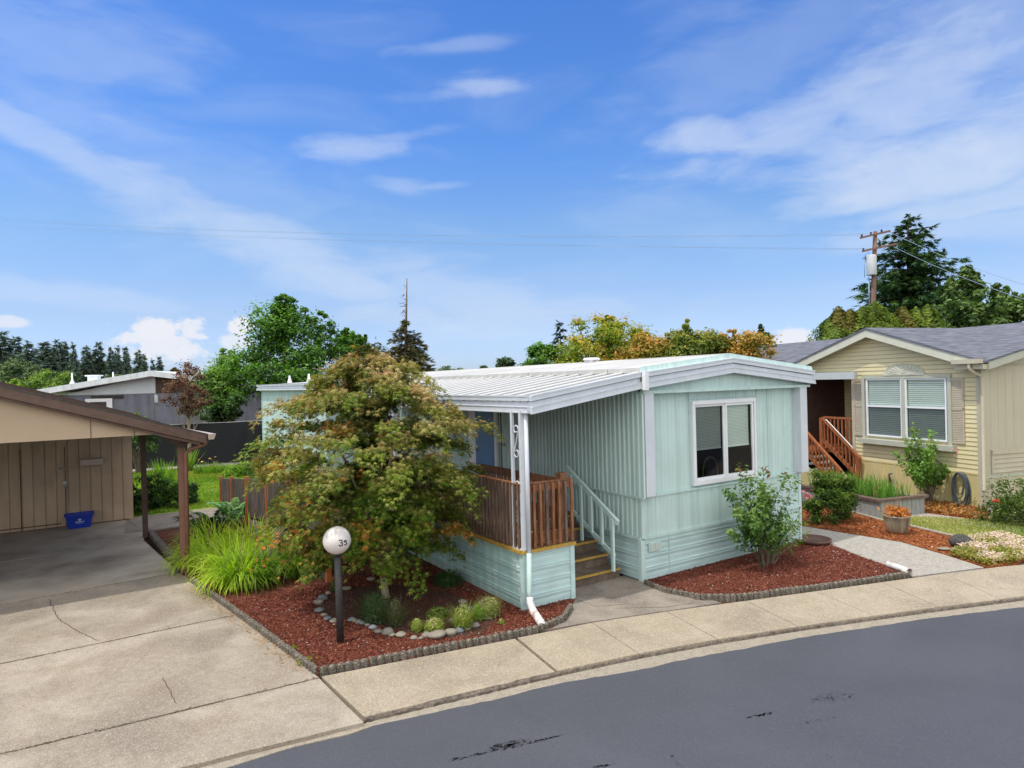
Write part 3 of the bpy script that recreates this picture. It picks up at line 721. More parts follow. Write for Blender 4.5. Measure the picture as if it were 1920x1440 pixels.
# ------------------------------------------------------------------ edging blocks
def edging_mesh(L=.60, nb=6, h=.095, w=.065):
    mb = MB(); pts = []
    for k in range(nb):
        for j in range(5):
            a = math.pi*(1-j/4.5); x = -L/2+(k+.5)*L/nb+math.cos(a)*L/nb/2*.98
            pts.append((x, h-.028+.028*math.sin(a)))
    P = [(-L/2,-.03)]+[(x, z) for x, z in pts]+[(L/2,-.03)]
    # scalloped in plan as well: columns
    for k in range(nb):
        cx = -L/2+(k+.5)*L/nb; n = 8
        ring = [(cx+math.cos(a)*L/nb*.53, math.sin(a)*w*.62) for a in [2*math.pi*i/n+.39 for i in range(n)]]
        mb.prism(ring, -.03, h-.02+random.uniform(-.003,.003))
        b = len(mb.v); mb.add([(x, y, h-.02) for x, y in ring]+[(cx+(x-cx)*.55, y*.55, h) for x, y in ring], [(i,(i+1)%n,n+(i+1)%n,n+i) for i in range(n)]+[tuple(range(n,2*n))])
    return mb
eb = edging_mesh().build('edging_block', M['edge'])
eb_first = [True]
def edging(line, label, group, tilt=.05, z=0):
    d = 0; segs = []
    pts = [Vector((p[0], p[1], 0)) for p in line]
    tot = sum((b-a).length for a, b in zip(pts, pts[1:])); n = max(1, round(tot/.605)); st = tot/n
    def at(s):
        for a, b in zip(pts, pts[1:]):
            L = (b-a).length
            if s <= L: return a+(b-a)*(s/L)
            s -= L
        return pts[-1]
    for i in range(n):
        a, b = at(i*st), at((i+1)*st); c = (a+b)/2; rz = math.atan2(b.y-a.y, b.x-a.x)
        if eb_first[0]:
            o = eb; eb_first[0] = False
        else:
            o = eb.copy(); COL.objects.link(o)
        o.location = (c.x+random.uniform(-.006,.006), c.y+random.uniform(-.006,.006), z+random.uniform(-.012,.006)); o.rotation_euler = (random.uniform(-tilt,tilt), random.uniform(-.01,.01), rz)
        o.scale = ((b-a).length/.6*.985, 1, 1)
        tag(o, label, 'edging block', group)
edging([G(600,1264)]+GP((782,1229),(965,1193),(1010,1184)), 'low scalloped concrete block edging the red bed along the sidewalk', 'edging blocks between red bed and sidewalk')
edging(GP((1012,1184),(1035,1180),(1058,1164),(1071,1142)), 'weathered scalloped block in the curve beside the downspout', 'edging blocks curving round the downspout')
edging([(XR(8.0)-.0,8.0),(XR(13.2),13.2)], 'mossy concrete edging block along the driveway side of the bed', 'edging blocks along the driveway', .1)
edging(GP((1208,1096),(1240,1111),(1300,1125),(1355,1128),(1447,1117),(1640,1090),(1705,1079)), 'dark scalloped edging block around the bed below the big front window', 'edging blocks of the front window bed')
# mossy sleepers by the carport post
a, b = Vector((1.13,18.3,.05)), Vector((1.30,15.6,.05))
tag(MB().bar(a, b, .12, .12).build('edging_board', M['edge'], loc=a, bevel=.01), 'long mossy timber edging between the two right carport posts, farther length', 'edging board')
a = b+Vector((0,-.03,0)); b = Vector((1.42,14.05,.05))
tag(MB().bar(a, b, .13, .12).build('edging_board', M['edge'], loc=a, bevel=.01), 'shorter mossy timber edging ending at the nearest carport post', 'edging board')
# grit and dark flecks on the paving, seam and fine cracks in the road
rng = np.random.default_rng(55)
g2 = np.vstack([samp([(-3,7.6),(2.2,6.9),(2.1,8.2),(1.4,13.2),(-3,13.4)], 160), samp([Jb[0],Jb[3],Jf[3],Jf[0]], 60), samp([Jb[3],Jb[7],Jf[7],Jf[3]], 60)])
P = np.hstack([g2, np.full((len(g2),1), .008)])
scatter('pavement_grit', P, np.array([0,0,1.])+rng.normal(0,.2,(len(P),3)), rng.uniform(.008,.03,len(P)), 'chip', blend([(.05,.04,.03),(.20,.15,.10),(.5,.45,.38)], rng.random(len(P))), M['chips'], label='specks of grit and bark scattered over the driveway and sidewalk', cat='grit', kind='stuff')
# packed dirt lines where moss and soil fill the driveway joints
jl = []
for (p, q) in ((B0,B1),(C0,C1),(D0,D1)):
    for k in range(420):
        t = random.random(); x = -3+(q[0]+3)*t; y = p[1]+(q[1]-p[1])*(x-p[0])/(q[0]-p[0]); jl.append((x, y+random.gauss(0,.016), .004))
P = np.array(jl); scatter('joint_dirt', P, np.array([0,0,1.])+rng.normal(0,.25,(len(P),3)), rng.uniform(.01,.035,len(P)), 'chip', blend([(.07,.055,.04),(.17,.14,.09),(.33,.29,.22)], rng.random(len(P))), M['chips'], label='dirt and crumbs packed along the driveway joints', cat='dirt', kind='stuff')
mb = MB(); crack([(1265,1415),(1275,1425),(1290,1438)], .006, -.0535); crack([(1550,1402),(1560,1412)], .006, -.0535); crack([(1600,1412),(1625,1428)], .006, -.0535); crack([(1690,1440),(1680,1430)], .006, -.0535)
mb.build('road_crack', M['oil'], kind='structure', recalc=False)
# ------------------------------------------------------------------ teal mobile home
def ribwall(mb, p0, p1, z0, z1, nrm, prof):
    """vertical ribs: prof = list of (distance, depth) along p0->p1; z0/z1 numbers or functions of distance"""
    p0 = np.array(p0, float); p1 = np.array(p1, float); L = np.linalg.norm(p1-p0); d = (p1-p0)/L; n = np.array(nrm, float)
    f0 = z0 if callable(z0) else (lambda s: z0); f1 = z1 if callable(z1) else (lambda s: z1)
    vs = []; fs = []
    for (s, dep) in prof:
        q = p0+d*s+n*dep; vs += [(q[0], q[1], f0(s)), (q[0], q[1], f1(s))]
    for i in range(len(prof)-1): fs.append((2*i, 2*i+2, 2*i+3, 2*i+1))
    mb.add(vs, fs)
def ribs(L, pitch, w, dep, slope=.01, start=0):
    out = [(0, 0)]; s = start+pitch*.4
    while s+w+slope*2 < L:
        out += [(s, 0), (s+slope, dep), (s+slope+w, dep), (s+2*slope+w, 0)]; s += pitch
    return out+[(L, 0)]
def lapwall(mb, p0, p1, nrm, prof):
    """horizontal laps: prof = list of (z, depth)"""
    n = np.array(nrm, float); vs = []
    for (z, dep) in prof:
        a = np.array(p0, float)+n*dep; b = np.array(p1, float)+n*dep
        vs += [(a[0], a[1], z), (b[0], b[1], z)]
    mb.add(vs, [(2*i, 2*i+1, 2*i+3, 2*i+2) for i in range(len(prof)-1)])
def skirtprof(z0, z1, n=3):
    h = (z1-z0)/n; P = []
    for k in range(n):
        b = z0+k*h
        P += [(b, 0), (b+h*.22, .0), (b+h*.235, .006), (b+h*.40, .006), (b+h*.415, 0), (b+h*.60, 0), (b+h*.64, .018), (b+h*.74, .022), (b+h*.78, .004), (b+h*.83, .004), (b+h*.86, .018), (b+h*.95, .018), (b+h*.98, 0)]
    return P+[(z1, 0)]
home = thing('mobile_home', 'long pale teal mobile home with white flat-pitched roof and corrugated awning side', 'house', (7.86, 8.2, 0))
X0, X1, YF, YE = 7.86, 12.42, 8.22, 28.0
# core so nothing shows through, leaving room behind the window
mb = MB()
mb.box(X0+.05, X0+.15, YF+.06, YE, .02, 3.25); mb.box(X1-.15, X1-.05, YF+.06, YE, .02, 3.25); mb.box(X0+.15, X1-.15, YE-.1, YE, .02, 3.25); mb.box(X0+.15, X1-.15, 12.0, 12.1, .02, 3.25)
mb.box(X0+.15, X1-.15, YF+.06, 12, .9, .98)
mb.build('interior_wall', M['room'], home)
# upper side wall with deep ribs, and the lower band
mb = MB(); L = YE-8.06
ribwall(mb, (X0, YE), (X0, 8.06), 1.46, 3.36, (-1,0), ribs(L, .118, .034, .024, .012)); mb.build('side_wall', M['teal'], home)
mb = MB(); ribwall(mb, (X0+.03, YE), (X0+.03, YF), .74, 1.46, (-1,0), ribs(YE-YF, .118, .034, .02, .012)); mb.build('side_wall', M['teal'], home)
mb = MB(); mb.bar((X0-.012, 8.1, 1.455), (X0-.012, YE, 1.455), .03, .035); mb.bar((X0+.005, YF-.01, .745), (X0+.005, YE, .745), .03, .045); mb.build('ledge', M['teal'], home)
mb = MB(); lapwall(mb, (X0+.03, YE), (X0+.03, YF), (-1,0), skirtprof(.02, .74)); mb.build('skirting', M['teal_skirt'], home)
# front wall: upper field with fine grooves, window opening left free
WX0, WX1, WZ0, WZ1 = 9.24, 10.93, 1.60, 2.99
def grooves(L, pitch, g=.008, dep=-.003):
    out = [(0, 0)]; s = pitch/2
    while s+g < L: out += [(s, 0), (s+.002, dep), (s+g, dep), (s+g+.002, 0)]; s += pitch
    return out+[(L, 0)]
YU = 8.24
mb = MB()
for (a, b, z0, z1) in ((X0+.2, WX0, 1.46, 3.3), (WX1, X1-.1, 1.46, 3.3), (WX0, WX1, WZ1, 3.3), (WX0, WX1, 1.46, WZ0)):
    ribwall(mb, (a, YU), (b, YU), z0, z1, (0,-1), grooves(b-a, .098))
mb.build('front_wall', M['teal'], home)
mb = MB(); ribwall(mb, (X0+.03, YF), (X1, YF), .74, 1.46, (0,-1), grooves(X1-X0-.03, .098, .007, -.003)); mb.build('front_wall', M['teal'], home)
mb = MB()
for x in (9.14, 11.08, 11.42): mb.box(x, x+.012, YU-.012, YU-.002, 1.47, 3.27)
mb.box(WX0-.1, WX1+.15, YU-.012, YU-.002, WZ1+.10, WZ1+.112)
mb.build('panel_seam', M['teal_skirt'], home)
mb = MB(); mb.box(X0+.02, X1+.02, YF-.03, YF-.002, .72, .77); mb.box(X0+.2, X1, YU-.05, YU-.004, 1.44, 1.475); mb.build('ledge', M['teal'], home)
mb = MB(); lapwall(mb, (X0+.06, YF), (X1, YF), (0,-1), skirtprof(.02, .72)); mb.build('skirting', M['teal_skirt'], home)
for bx in ((X0-.015, X0+.07, YF-.03, YF+.05, .0, .74), (X0+.02, X0+.1, YF-.022, YF+.02, .74, 1.46), (X1-.05, X1+.02, YF-.025, YF+.03, 0, 1.46)): MB().box(*bx).build('corner_post', M['teal'], home)
for x in (8.52,):
    MB().box(x, x+.012, YF-.028, YF-.02, .03, .72).build('skirting_joint', M['teal_skirt'], home)
# vent grille
vt = MB(); vt.box(8.02, 8.30, YF-.04, YF-.02, .50, .66); vt = vt.build('vent', M['teal'], home)
mb = MB(); mb.box(8.05, 8.155, YF-.046, YF-.041, .525, .635); mb.box(8.165, 8.27, YF-.046, YF-.041, .525, .635); mb.build('grille', M['grille'], vt)
# right side wall
mb = MB(); ribwall(mb, (X1, YU), (X1, YE), .02, 3.3, (1,0), ribs(YE-YU, .152, .05, .02, .014)); mb.build('side_wall', M['teal'], home)
# boxed corner columns
for (a, b) in ((7.875, 8.09), (12.27, 12.50)):
    mb = MB(); mb.box(a, b, 8.05, 8.27, 1.475, 3.27); mb.build('corner_column', M['white'], home, bevel=.006)
# gable with flat-pitched roof
RX, RZ = 10.08, 3.93
zt = lambda x: RZ-(.235*(RX-x)/(RX-7.79) if x < RX else .27*(x-RX)/(12.66-RX))
mb = MB(); mb.extr([(7.86,8.10,3.27),(12.52,8.10,3.27),(12.52,8.10,3.42),(RX,8.10,3.68),(7.86,8.10,3.45)], (0,.12,0)); mb.build('gable_panel', M['teal'], home)
mb = MB(); mb.box(7.84,12.6,8.04,8.10,3.235,3.285); mb.box(7.84,12.6,8.10,8.24,3.24,3.27); mb.build('gable_trim', M['teal'], home)
# three-step fascia along the front
def fascia(mb, pts, h, n, bands, back=.02):
    n = Vector(n)
    for (p, q) in zip(pts, pts[1:]):
        p = Vector(p); q = Vector(q)
        for (a, b, o) in bands:
            A = [p-Vector((0,0,a*h)), q-Vector((0,0,a*h)), q-Vector((0,0,b*h)), p-Vector((0,0,b*h))]
            mb.hexa([v-n*back for v in A], [v+n*o for v in A])
bands = [(-.03,.06,.05),(.06,.30,.042),(.345,.62,.008),(.62,.665,.06),(.665,.93,.05),(.93,1.0,.062)]
ft = lambda x: zt(x)-.095
mb = MB(); fascia(mb, [(7.79,8.0,ft(7.79)),(RX,8.0,ft(RX)),(12.66,8.0,ft(12.66))], .27, (0,-1,0), bands); mb.build('fascia', M['white'], home)
mb = MB(); mb.box(7.775, 7.86, 7.925, 8.0, 3.30, 3.62); mb.build('fascia_joint_cover', M['white_trim'], home)
mb = MB(); mb.extr([(7.79,8.01,ft(7.79)),(RX,8.01,ft(RX)),(RX,8.03,zt(RX)+.0),(7.79,8.03,zt(7.79)+.0)], (0,.04,0)); mb.extr([(RX,8.01,ft(RX)),(12.66,8.01,ft(12.66)),(12.66,8.03,zt(12.66)+.0),(RX,8.03,zt(RX)+.0)], (0,.04,0)); mb.build('roof_edge', M['teal'], home)
mb = MB(); fascia(mb, [(12.68,8.0,ft(12.66)),(12.68,YE,ft(12.66))], .27, (1,0,0), bands); mb.build('fascia', M['white'], home)
RY1, RXB = YE+.2, 10.3
mb = MB()
nseg = 24
for k in range(nseg):
    y0 = 8.05+(RY1-8.05)*k/nseg; y1 = 8.05+(RY1-8.05)*(k+1)/nseg+(.012 if k < nseg-1 else 0); dz = .004*(k % 2)
    mb.hexa([(7.80,y0,3.60+dz),(RX,y0,RZ-.09+dz),(RX,y1,RZ-.09+dz),(7.80,y1,3.60+dz)], [(7.80,y0,3.68+dz),(RX,y0,RZ-.01+dz),(RX,y1,RZ-.01+dz),(7.80,y1,3.68+dz)])
    mb.hexa([(RX,y0,RZ-.09+dz),(12.66,y0,3.55+dz),(12.66,y1,3.55+dz),(RX,y1,RZ-.09+dz)], [(RX,y0,RZ-.01+dz),(12.66,y0,3.64+dz),(12.66,y1,3.64+dz),(RX,y1,RZ-.01+dz)])
mb.bar((RX,8.06,RZ-.01),(RX,RY1,RZ-.01),.12,.02); mb.box(7.82,7.9,8.06,RY1,3.4,3.62)
mb.build('roof', M['roof_white'], home)
# tip-out room at the far end
TX, TY0 = 5.9, 19.4
mb = MB(); ribwall(mb, (TX, YE), (TX, TY0), .74, 3.42, (-1,0), grooves(YE-TY0, .41)); ribwall(mb, (TX, TY0), (X0, TY0), .74, 3.42, (0,-1), grooves(X0-TX, .2)); mb.box(TX+.02, X0+.1, YE-.05, YE, .7, 3.42); mb.build('tip_out_wall', M['teal'], home)
mb = MB(); mb.box(TX-.03, TX+.03, YE-.03, YE+.03, .7, 3.42); mb.box(TX-.02,TX-.004,TY0,YE,1.64,1.69); mb.box(TX-.02,TX-.004,TY0,YE,3.22,3.25); mb.build('tip_out_trim', M['teal_skirt'], home)
mb = MB(); lapwall(mb, (TX, YE), (TX, TY0), (-1,0), skirtprof(.02,.74)); mb.build('skirting', M['teal_skirt'], home)
mb = MB(); mb.hexa([(TX-.12,TY0-.1,3.50),(X0,TY0-.1,3.52),(X0,RY1,3.52),(TX-.12,RY1,3.50)], [(TX-.12,TY0-.1,3.60),(X0+.1,TY0-.1,3.72),(X0+.1,RY1,3.72),(TX-.12,RY1,3.60)]); mb.extr([(X0+.1,RY1-.05,3.5),(RX,RY1-.05,3.6),(RX,RY1-.05,RZ+.05),(X0+.1,RY1-.05,3.7)],(0,.06,0)); mb.build('tip_out_roof', M['roof_white'], home)
mb = MB(); fascia(mb, [(TX-.13,RY1,3.62),(TX-.13,TY0-.12,3.62)], .22, (-1,0,0), bands); fascia(mb, [(TX-.13,TY0-.12,3.62),(X0,TY0-.12,3.66)], .2, (0,-1,0), bands); mb.build('fascia', M['white'], home)
# front window: frame, two sashes, panes, blinds
win = MB()
for (a, b, c, d) in ((WX0-.06, WX1+.06, WZ1, WZ1+.075), (WX0-.06, WX1+.06, WZ0-.085, WZ0), (WX0-.06, WX0, WZ0, WZ1), (WX1, WX1+.06, WZ0, WZ1)):
    win.box(a, b, YU-.075, YU+.03, c, d)
win = win.build('window', M['white_trim'], home, bevel=.005)
xm = (WX0+WX1)/2+.03
for (a, b, yo) in ((WX0+.01, xm-.02, .0), (xm-.02, WX1-.01, -.02)):
    mb = MB(); w = .045
    for (p, q, c, d) in ((a, b, WZ1-w, WZ1-.002), (a, b, WZ0+.002, WZ0+w), (a, a+w, WZ0+w, WZ1-w), (b-w, b, WZ0+w, WZ1-w)): mb.box(p, q, YU-.035+yo, YU+.0+yo, c, d)
    mb.build('sash', M['white_trim'], win)
    MB().quad((a+w-.005, YU-.012+yo, WZ0+w), (b-w+.005, YU-.012+yo, WZ0+w), (b-w+.005, YU-.012+yo, WZ1-w), (a+w-.005, YU-.012+yo, WZ1-w)).build('pane', M['glass2'] if yo == 0 else M['glass'], win, recalc=False)
    mb = MB(); z = WZ1-w
    while z > WZ0+.58:
        mb.add([(a+.05,YU+.02,z),(b-.06,YU+.02,z),(b-.06,YU+.026,z-.025),(a+.05,YU+.026,z-.025)], [(0,1,2,3)]); z -= .027
    mb.box(a+.05, b-.06, YU+.015, YU+.035, z-.02, z+.005)
    mb.build('blind', M['blind'], win, recalc=False)
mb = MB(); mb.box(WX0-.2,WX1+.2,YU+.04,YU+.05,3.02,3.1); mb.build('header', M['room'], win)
# chair seen through the right sash
ch = thing('chair', 'pale rounded chair back seen dimly through the right half of the teal home window', 'chair', (10.5, 9.0, .98))
mb = MB(); arc = [(10.25,8.9,1.0)]+[(10.47-.22*math.cos(a), 8.9, 1.62+.26*math.sin(a)) for a in [i*math.pi/8 for i in range(9)]]+[(10.69,8.9,1.0)]
mb.tube(arc, .018, 6); mb.build('back_frame', M['chair'], ch)
mb = MB(); mb.box(10.27,10.67,8.9,9.35,1.38,1.43); mb.build('seat', M['room'], ch)
for (x, y) in ((10.29,9.3),(10.65,9.3)): MB().bar((x,y,.985),(x,y,1.38),.03,.03).build('leg', M['chair'], ch)
# vents on the roof
v = thing('roof_vent', 'white mushroom-capped vent on the roof of the teal home', 'roof vent', (10.05, 12.0, 3.86)); v.parent = None
mb = MB(); mb.box(9.93,10.17,11.9,12.14,3.8,3.97); mb.build('collar', M['white_trim'], v)
mb = MB(); mb.lathe((10.05,12.02,3.95), [(.0,.075),(.17,.07),(.205,.045),(.205,.02),(.18,.01),(.0,.0)], 20); mb.build('cap', M['white_trim'], v)
# it is fixed to the roof, so it belongs to the home
for c_ in list(v.children): pass
def to_part(o, parent, name, off):
    o.parent = parent; o.location = Vector(o.location)-Vector(off)
    for k in ('label', 'category', 'group'):
        if k in o: del o[k]
to_part(v, home, 'roof_vent', (7.86, 8.2, 0))
for (px, py, yy, h) in ((543,705,26.5,.28),(579,700,24.5,.3)):
    c = D(px, py, 25); y = yy; x = c[0]*y/c[1]; z0 = 3.68
    MB().lathe((x,y,z0), [(.10,0),(.045,.18),(.035,h),(0,h)], 12).build('vent_pipe', M['white_trim'], home)
mb = MB(); x, y = 7.35, 24.2; mb.lathe((x,y,3.66), [(.14,0),(.14,.14),(.22,.15),(.22,.22),(.0,.24)], 14); mb.build('roof_vent_cap', M['white_trim'], home)
# awning: ribbed pans, fascia box
AY0, AY1, AXO, AZO, AZI = 8.06, 18.3, 5.52, 3.19, 3.54
mb = MB(); y = AY0+.03; az = lambda x: AZO+(AZI-AZO)*(x-AXO)/(7.86-AXO)
while y < AY1-.3:
    w = .40
    P = [(0,0),(.015,.07),(.05,.075),(.075,.07),(.10,.0),(.24,.0),(.25,.015),(.27,.015),(.28,0),(w-.001,.0)]
    vs = []
    for (s, d) in P: vs += [(AXO+.02, y+s, az(AXO)+d), (7.98, y+s, az(7.9)+d+.01)]
    mb.add(vs, [(2*i,2*i+1,2*i+3,2*i+2) for i in range(len(P)-1)])
    y += w
mb.build('awning_pan', M['pan'], home, recalc=False)
mb = MB(); y = AY0+.03
while y < AY1-.3:
    mb.hexa([(AXO+.01,y+.012,az(AXO)+.05),(7.96,y+.012,az(7.9)+.06),(7.96,y+.085,az(7.9)+.06),(AXO+.01,y+.085,az(AXO)+.05)], [(AXO+.01,y+.02,az(AXO)+.085),(7.96,y+.02,az(7.9)+.095),(7.96,y+.077,az(7.9)+.095),(AXO+.01,y+.077,az(AXO)+.085)]); y += .40
mb.build('awning_rib', M['rib'], home)
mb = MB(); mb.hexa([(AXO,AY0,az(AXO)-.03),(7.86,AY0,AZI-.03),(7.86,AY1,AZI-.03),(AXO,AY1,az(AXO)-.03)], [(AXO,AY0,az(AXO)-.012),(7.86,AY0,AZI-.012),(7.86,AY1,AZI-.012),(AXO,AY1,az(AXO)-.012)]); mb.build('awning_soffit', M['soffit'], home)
mb = MB(); fascia(mb, [(AXO,AY0,3.28),(7.79,AY0,3.605)], .275, (0,-1,0), bands); mb.build('awning_fascia', M['white'], home)
mb = MB(); fascia(mb, [(AXO-.0,AY1,3.28),(AXO,AY0,3.28)], .26, (-1,0,0), bands); fascia(mb, [(7.79,AY1,3.585),(AXO,AY1,3.28)], .26, (0,1,0), bands); mb.build('awning_fascia', M['post_white'], home)
# doors and window under the awning
dr = MB(); dr.box(X0-.045, X0+.01, 12.9, 13.78, .97, 2.92); dr = dr.build('door', M['blue_door'], home)
MB().box(X0-.10,X0-.045,13.66,13.72,1.85,1.95).build('handle', M['metal'], dr)
mb = MB(); mb.box(X0-.05,X0,12.80,12.9,.95,3.0); mb.box(X0-.05,X0,13.78,14.1,.95,3.0); mb.box(X0-.05,X0,12.8,14.1,2.92,3.0); mb.build('door_frame', M['white_trim'], home)
mb = MB(); mb.box(X0-.03,X0,12.62,12.635,1.0,3.1); mb.box(X0-.03,X0,12.70,12.715,1.0,3.1); mb.build('panel_seam', M['darkwood'], home)
MB().box(X0-.06,X0-.02,12.45,12.55,2.05,2.12).build('doorbell_plate', M['metal'], home)
w2 = MB()
for (a, b, c, d) in ((15.1,17.2,2.78,2.86),(15.1,17.2,1.55,1.63),(15.1,15.18,1.63,2.78),(17.12,17.2,1.63,2.78),(16.1,16.18,1.63,2.78)): w2.box(X0-.06,X0+.02,a,b,c,d)
w2 = w2.build('window', M['white_trim'], home)
MB().quad((X0-.03,15.18,1.63),(X0-.03,17.12,1.63),(X0-.03,17.12,2.78),(X0-.03,15.18,2.78)).build('pane', M['glass'], w2, recalc=False)
# ornamental awning posts with scrolls
def scrollpost(y):
    p = thing('awning_post', 'x', 'post', (5.5, y, 0)); x = 5.48
    mb = MB(); mb.box(x-.035,x+.035,y-.06,y-.02,.93,3.05); mb.box(x-.012,x+.028,y-.02,y+.03,.93,3.05); mb.box(x-.02,x+.02,y+.20,y+.25,.93,3.05); mb.box(x-.03,x+.03,y-.05,y+.25,.92,.95); mb.build('post_frame', M['post_white'], p)
    for zc in (2.58, 1.72, 1.2):
        mb = MB(); pts = []
        h = .40; sg = 1
        for k in range(27):
            t = k/26*2-1     # S curve with curled ends
            if abs(t) < .45: yy = .115+.075*(-t/.45)*.9; zz = t*h*1.0
            else:
                s_ = 1 if t > 0 else -1; q = (abs(t)-.45)/.55*math.pi*1.7; r = .078*(1-.5*(abs(t)-.45)/.55)
                yy = .115+s_*(-.0675+ (r*math.cos(math.pi - q)+.072)*1.0)*1.0; zz = s_*(h*.45+r*math.sin(q)*1.0)
            pts.append((x, y+yy, zc+zz))
        mb.tube(pts, .011, 6); mb.build('scroll', M['post_white'], p)
    return p
sp = scrollpost(8.28); to_part(sp, home, '', (7.86,8.2,0))
sp2 = copy_thing(sp, Vector((5.5,13.2,0))-Vector((7.86,8.2,0))); sp2.parent = home
# downspout at the near post
dsp = MB(); dsp.tube([(5.50,8.15,.90),(5.50,8.17,.32),(5.49,8.15,.22)], .040, 10); dsp.build('downspout', M['teal_pipe'], home)
dsp = MB(); dsp.tube([(5.53,8.19,3.04),(5.53,8.19,.90)], .034, 10); dsp.build('downspout', M['post_white'], home)
mb = MB(); mb.tube([(5.50,8.155,.24),(5.49,8.14,.16),(5.42,7.95,.09)], [.052,.055,.055], 12); mb.build('downspout_elbow', M['pipe_white'], home)
mb = MB(); mb.tube([(5.425,7.97,.10),(5.26,7.50,.065)], .058, 14, cap=False); mb.tube([(5.262,7.507,.065),(5.258,7.496,.065)], [.052,.052], 14); mb.build('downspout_outlet', M['pipe_white'], home)
MB().lathe((0,0,0), [(0,0),(.045,0)], 12).build('outlet_shadow', M['room'], home) if False else None

# ------------------------------------------------------------------ porch
porch = thing('porch', 'raised brown wooden porch with teal skirting and carpeted steps beside the teal home', 'porch', (5.46, 8.27, 0))
PX0, PX1, PY0, PY1, PZ = 5.47, 6.42, 8.27, 15.2, .92
mb = MB(); lapwall(mb, (PX0, PY1), (PX0, PY0), (-1,0), skirtprof(.0, PZ-.04, 4)); mb.build('skirting', M['teal_deck'], porch)
mb = MB(); lapwall(mb, (PX0, PY0), (PX1, PY0), (0,-1), skirtprof(.02, PZ-.04, 4)); mb.build('skirting', M['teal_skirt'], porch)
for bx in ((PX0-.03,PX0+.06,PY0-.03,PY0+.06,0,PZ-.04), (PX1-.06,PX1+.02,PY0-.028,PY0+.03,0,PZ-.04)): MB().box(*bx).build('corner_post', M['teal_skirt'], porch)
MB().box(PX0-.026,PX0-.01,10.6,10.62,0,PZ-.05).build('skirting_joint', M['teal_skirt'], porch)
mb = MB(); mb.box(PX1-.02,PX1+.02,PY0+.03,8.66,.0,PZ-.04); mb.box(PX1-.02,PX1,8.66,9.9,0,PZ-.04); mb.build('skirting', M['teal_skirt'], porch)
mb = MB(); mb.bar((PX0-.03,PY0-.02,PZ-.02),(PX0-.03,PY1,PZ-.02),.07,.045); mb.bar((PX0-.06,PY0-.03,PZ-.02),(PX1+.03,PY0-.03,PZ-.02),.07,.045); mb.build('edge_board', M['yellow'], porch)
mb = MB(); x = PX0+.02
while x < 7.83:
    y0 = PY0+.02 if x < PX1-.1 else 9.9
    mb.box(x, x+.135, y0, PY1, PZ-.03, PZ+.0); x += .142
mb.build('floor', M['deck_brown'], porch)
mb = MB(); mb.box(PX0+.02,PX1-.02,PY0+.03,PY0+.06,PZ+.06,PZ+.22); mb.box(PX0,PX0+.04,PY0+.03,PY1,PZ+.06,PZ+.17); mb.build('bottom_rail', M['deck_brown'], porch)
# railing, front return
rl = MB(); rl.box(PX0-.01, PX1+.0, PY0+.0, PY0+.045, 1.80, 1.92); rl.box(PX0-.02,PX1+.02,PY0-.03,PY0+.06,1.92,1.935); rl = rl.build('front_railing', M['deck_brown'], porch)
n = 8
for i in range(n):
    x = PX0+.09+i*(PX1-PX0-.10)/(n-1)
    MB().hexa([(x-.022,PY0-.035,.945),(x+.022,PY0-.035,.945),(x+.022,PY0-.001,.945),(x-.022,PY0-.001,.945)], [(x-.022,PY0-.035,1.87),(x+.022,PY0-.035,1.87),(x+.022,PY0-.001,1.93),(x-.022,PY0-.001,1.93)]).build('baluster', M['deck_brown'] if i % 3 else M['deck_weathered'], rl)
rs = MB(); rs.box(PX0+.0, PX0+.045, PY0+.05, PY1, 1.80, 1.92); rs.box(PX0-.03,PX0+.06,PY0+.06,PY1,1.92,1.935); rs = rs.build('side_railing', M['deck_brown'], porch)
k = 0; y = PY0+.05
while y < PY1 and k < 90:
    MB().box(PX0-.035, PX0-.001, y, y+.04, .945, 1.92+random.uniform(-.01,.01)).build('baluster', M['deck_weathered'], rs); y += .108; k += 1
ir = MB(); ir.bar((PX1-.03, 8.34, 1.84), (PX1-.03, 11.2, 1.84), .04, .13); ir.box(PX1-.09, PX1+.03, 8.42, 8.54, PZ, 1.97); ir.box(PX1-.10,PX1+.04,8.41,8.55,1.97,2.0); ir = ir.build('inner_railing', M['deck_brown'], porch)
y = 8.6
while y < 11.15: MB().box(PX1-.05, PX1-.01, y, y+.04, PZ, 1.78).build('baluster', M['deck_brown'], ir); y += .13
# steps
SX0, SX1 = PX1+.03, 7.72
for i in range(5):
    y0 = 8.62+.305*i; z = .187*(i+1)
    st = MB(); st.box(SX0, SX1, y0, 9.95 if i == 4 else y0+.33, z-.187+.001*i, z-.03); st.box(SX0, SX1, y0-.02, y0+.32, z-.03, z); st = st.build('step', M['tread'], porch)
    MB().box(SX0+.001, SX1-.001, y0-.032, y0-.018, z-.028, z+.004).build('nosing', M['yellow'], st)
    MB().box(SX0+.002, SX1-.002, y0-.031, y0+.005, z+.0005, z+.006).build('nosing', M['yellow'], st)
hr = MB(); hr.bar((7.52, 9.80, 1.845), (7.52, 8.40, 1.035), .055, .085); hr.bar((7.52, 9.78, 1.12), (7.52, 8.50, .44), .03, .075); hr = hr.build('stair_handrail', M['teal'], porch)
for i, (y, zb) in enumerate(((8.52,.205),(8.80,.56),(9.08,.74),(9.36,.56),(9.64,1.05))):
    zt_ = 1.035+(y-8.40)*(.81/1.40); zz = .187 if i == 0 else (.45+(y-8.52)*.53 if i in (1,2,4) else .93*.8-.1)
    if i == 3: zz = .56
    MB().box(7.495-.02, 7.495+.022, y-.028, y+.028, zz, zt_-.02).build('baluster', M['teal'], hr)
MB().box(7.72,7.80,8.40,8.52,1.0,1.03).build('shelf_bracket', M['white_trim'], home) if False else None

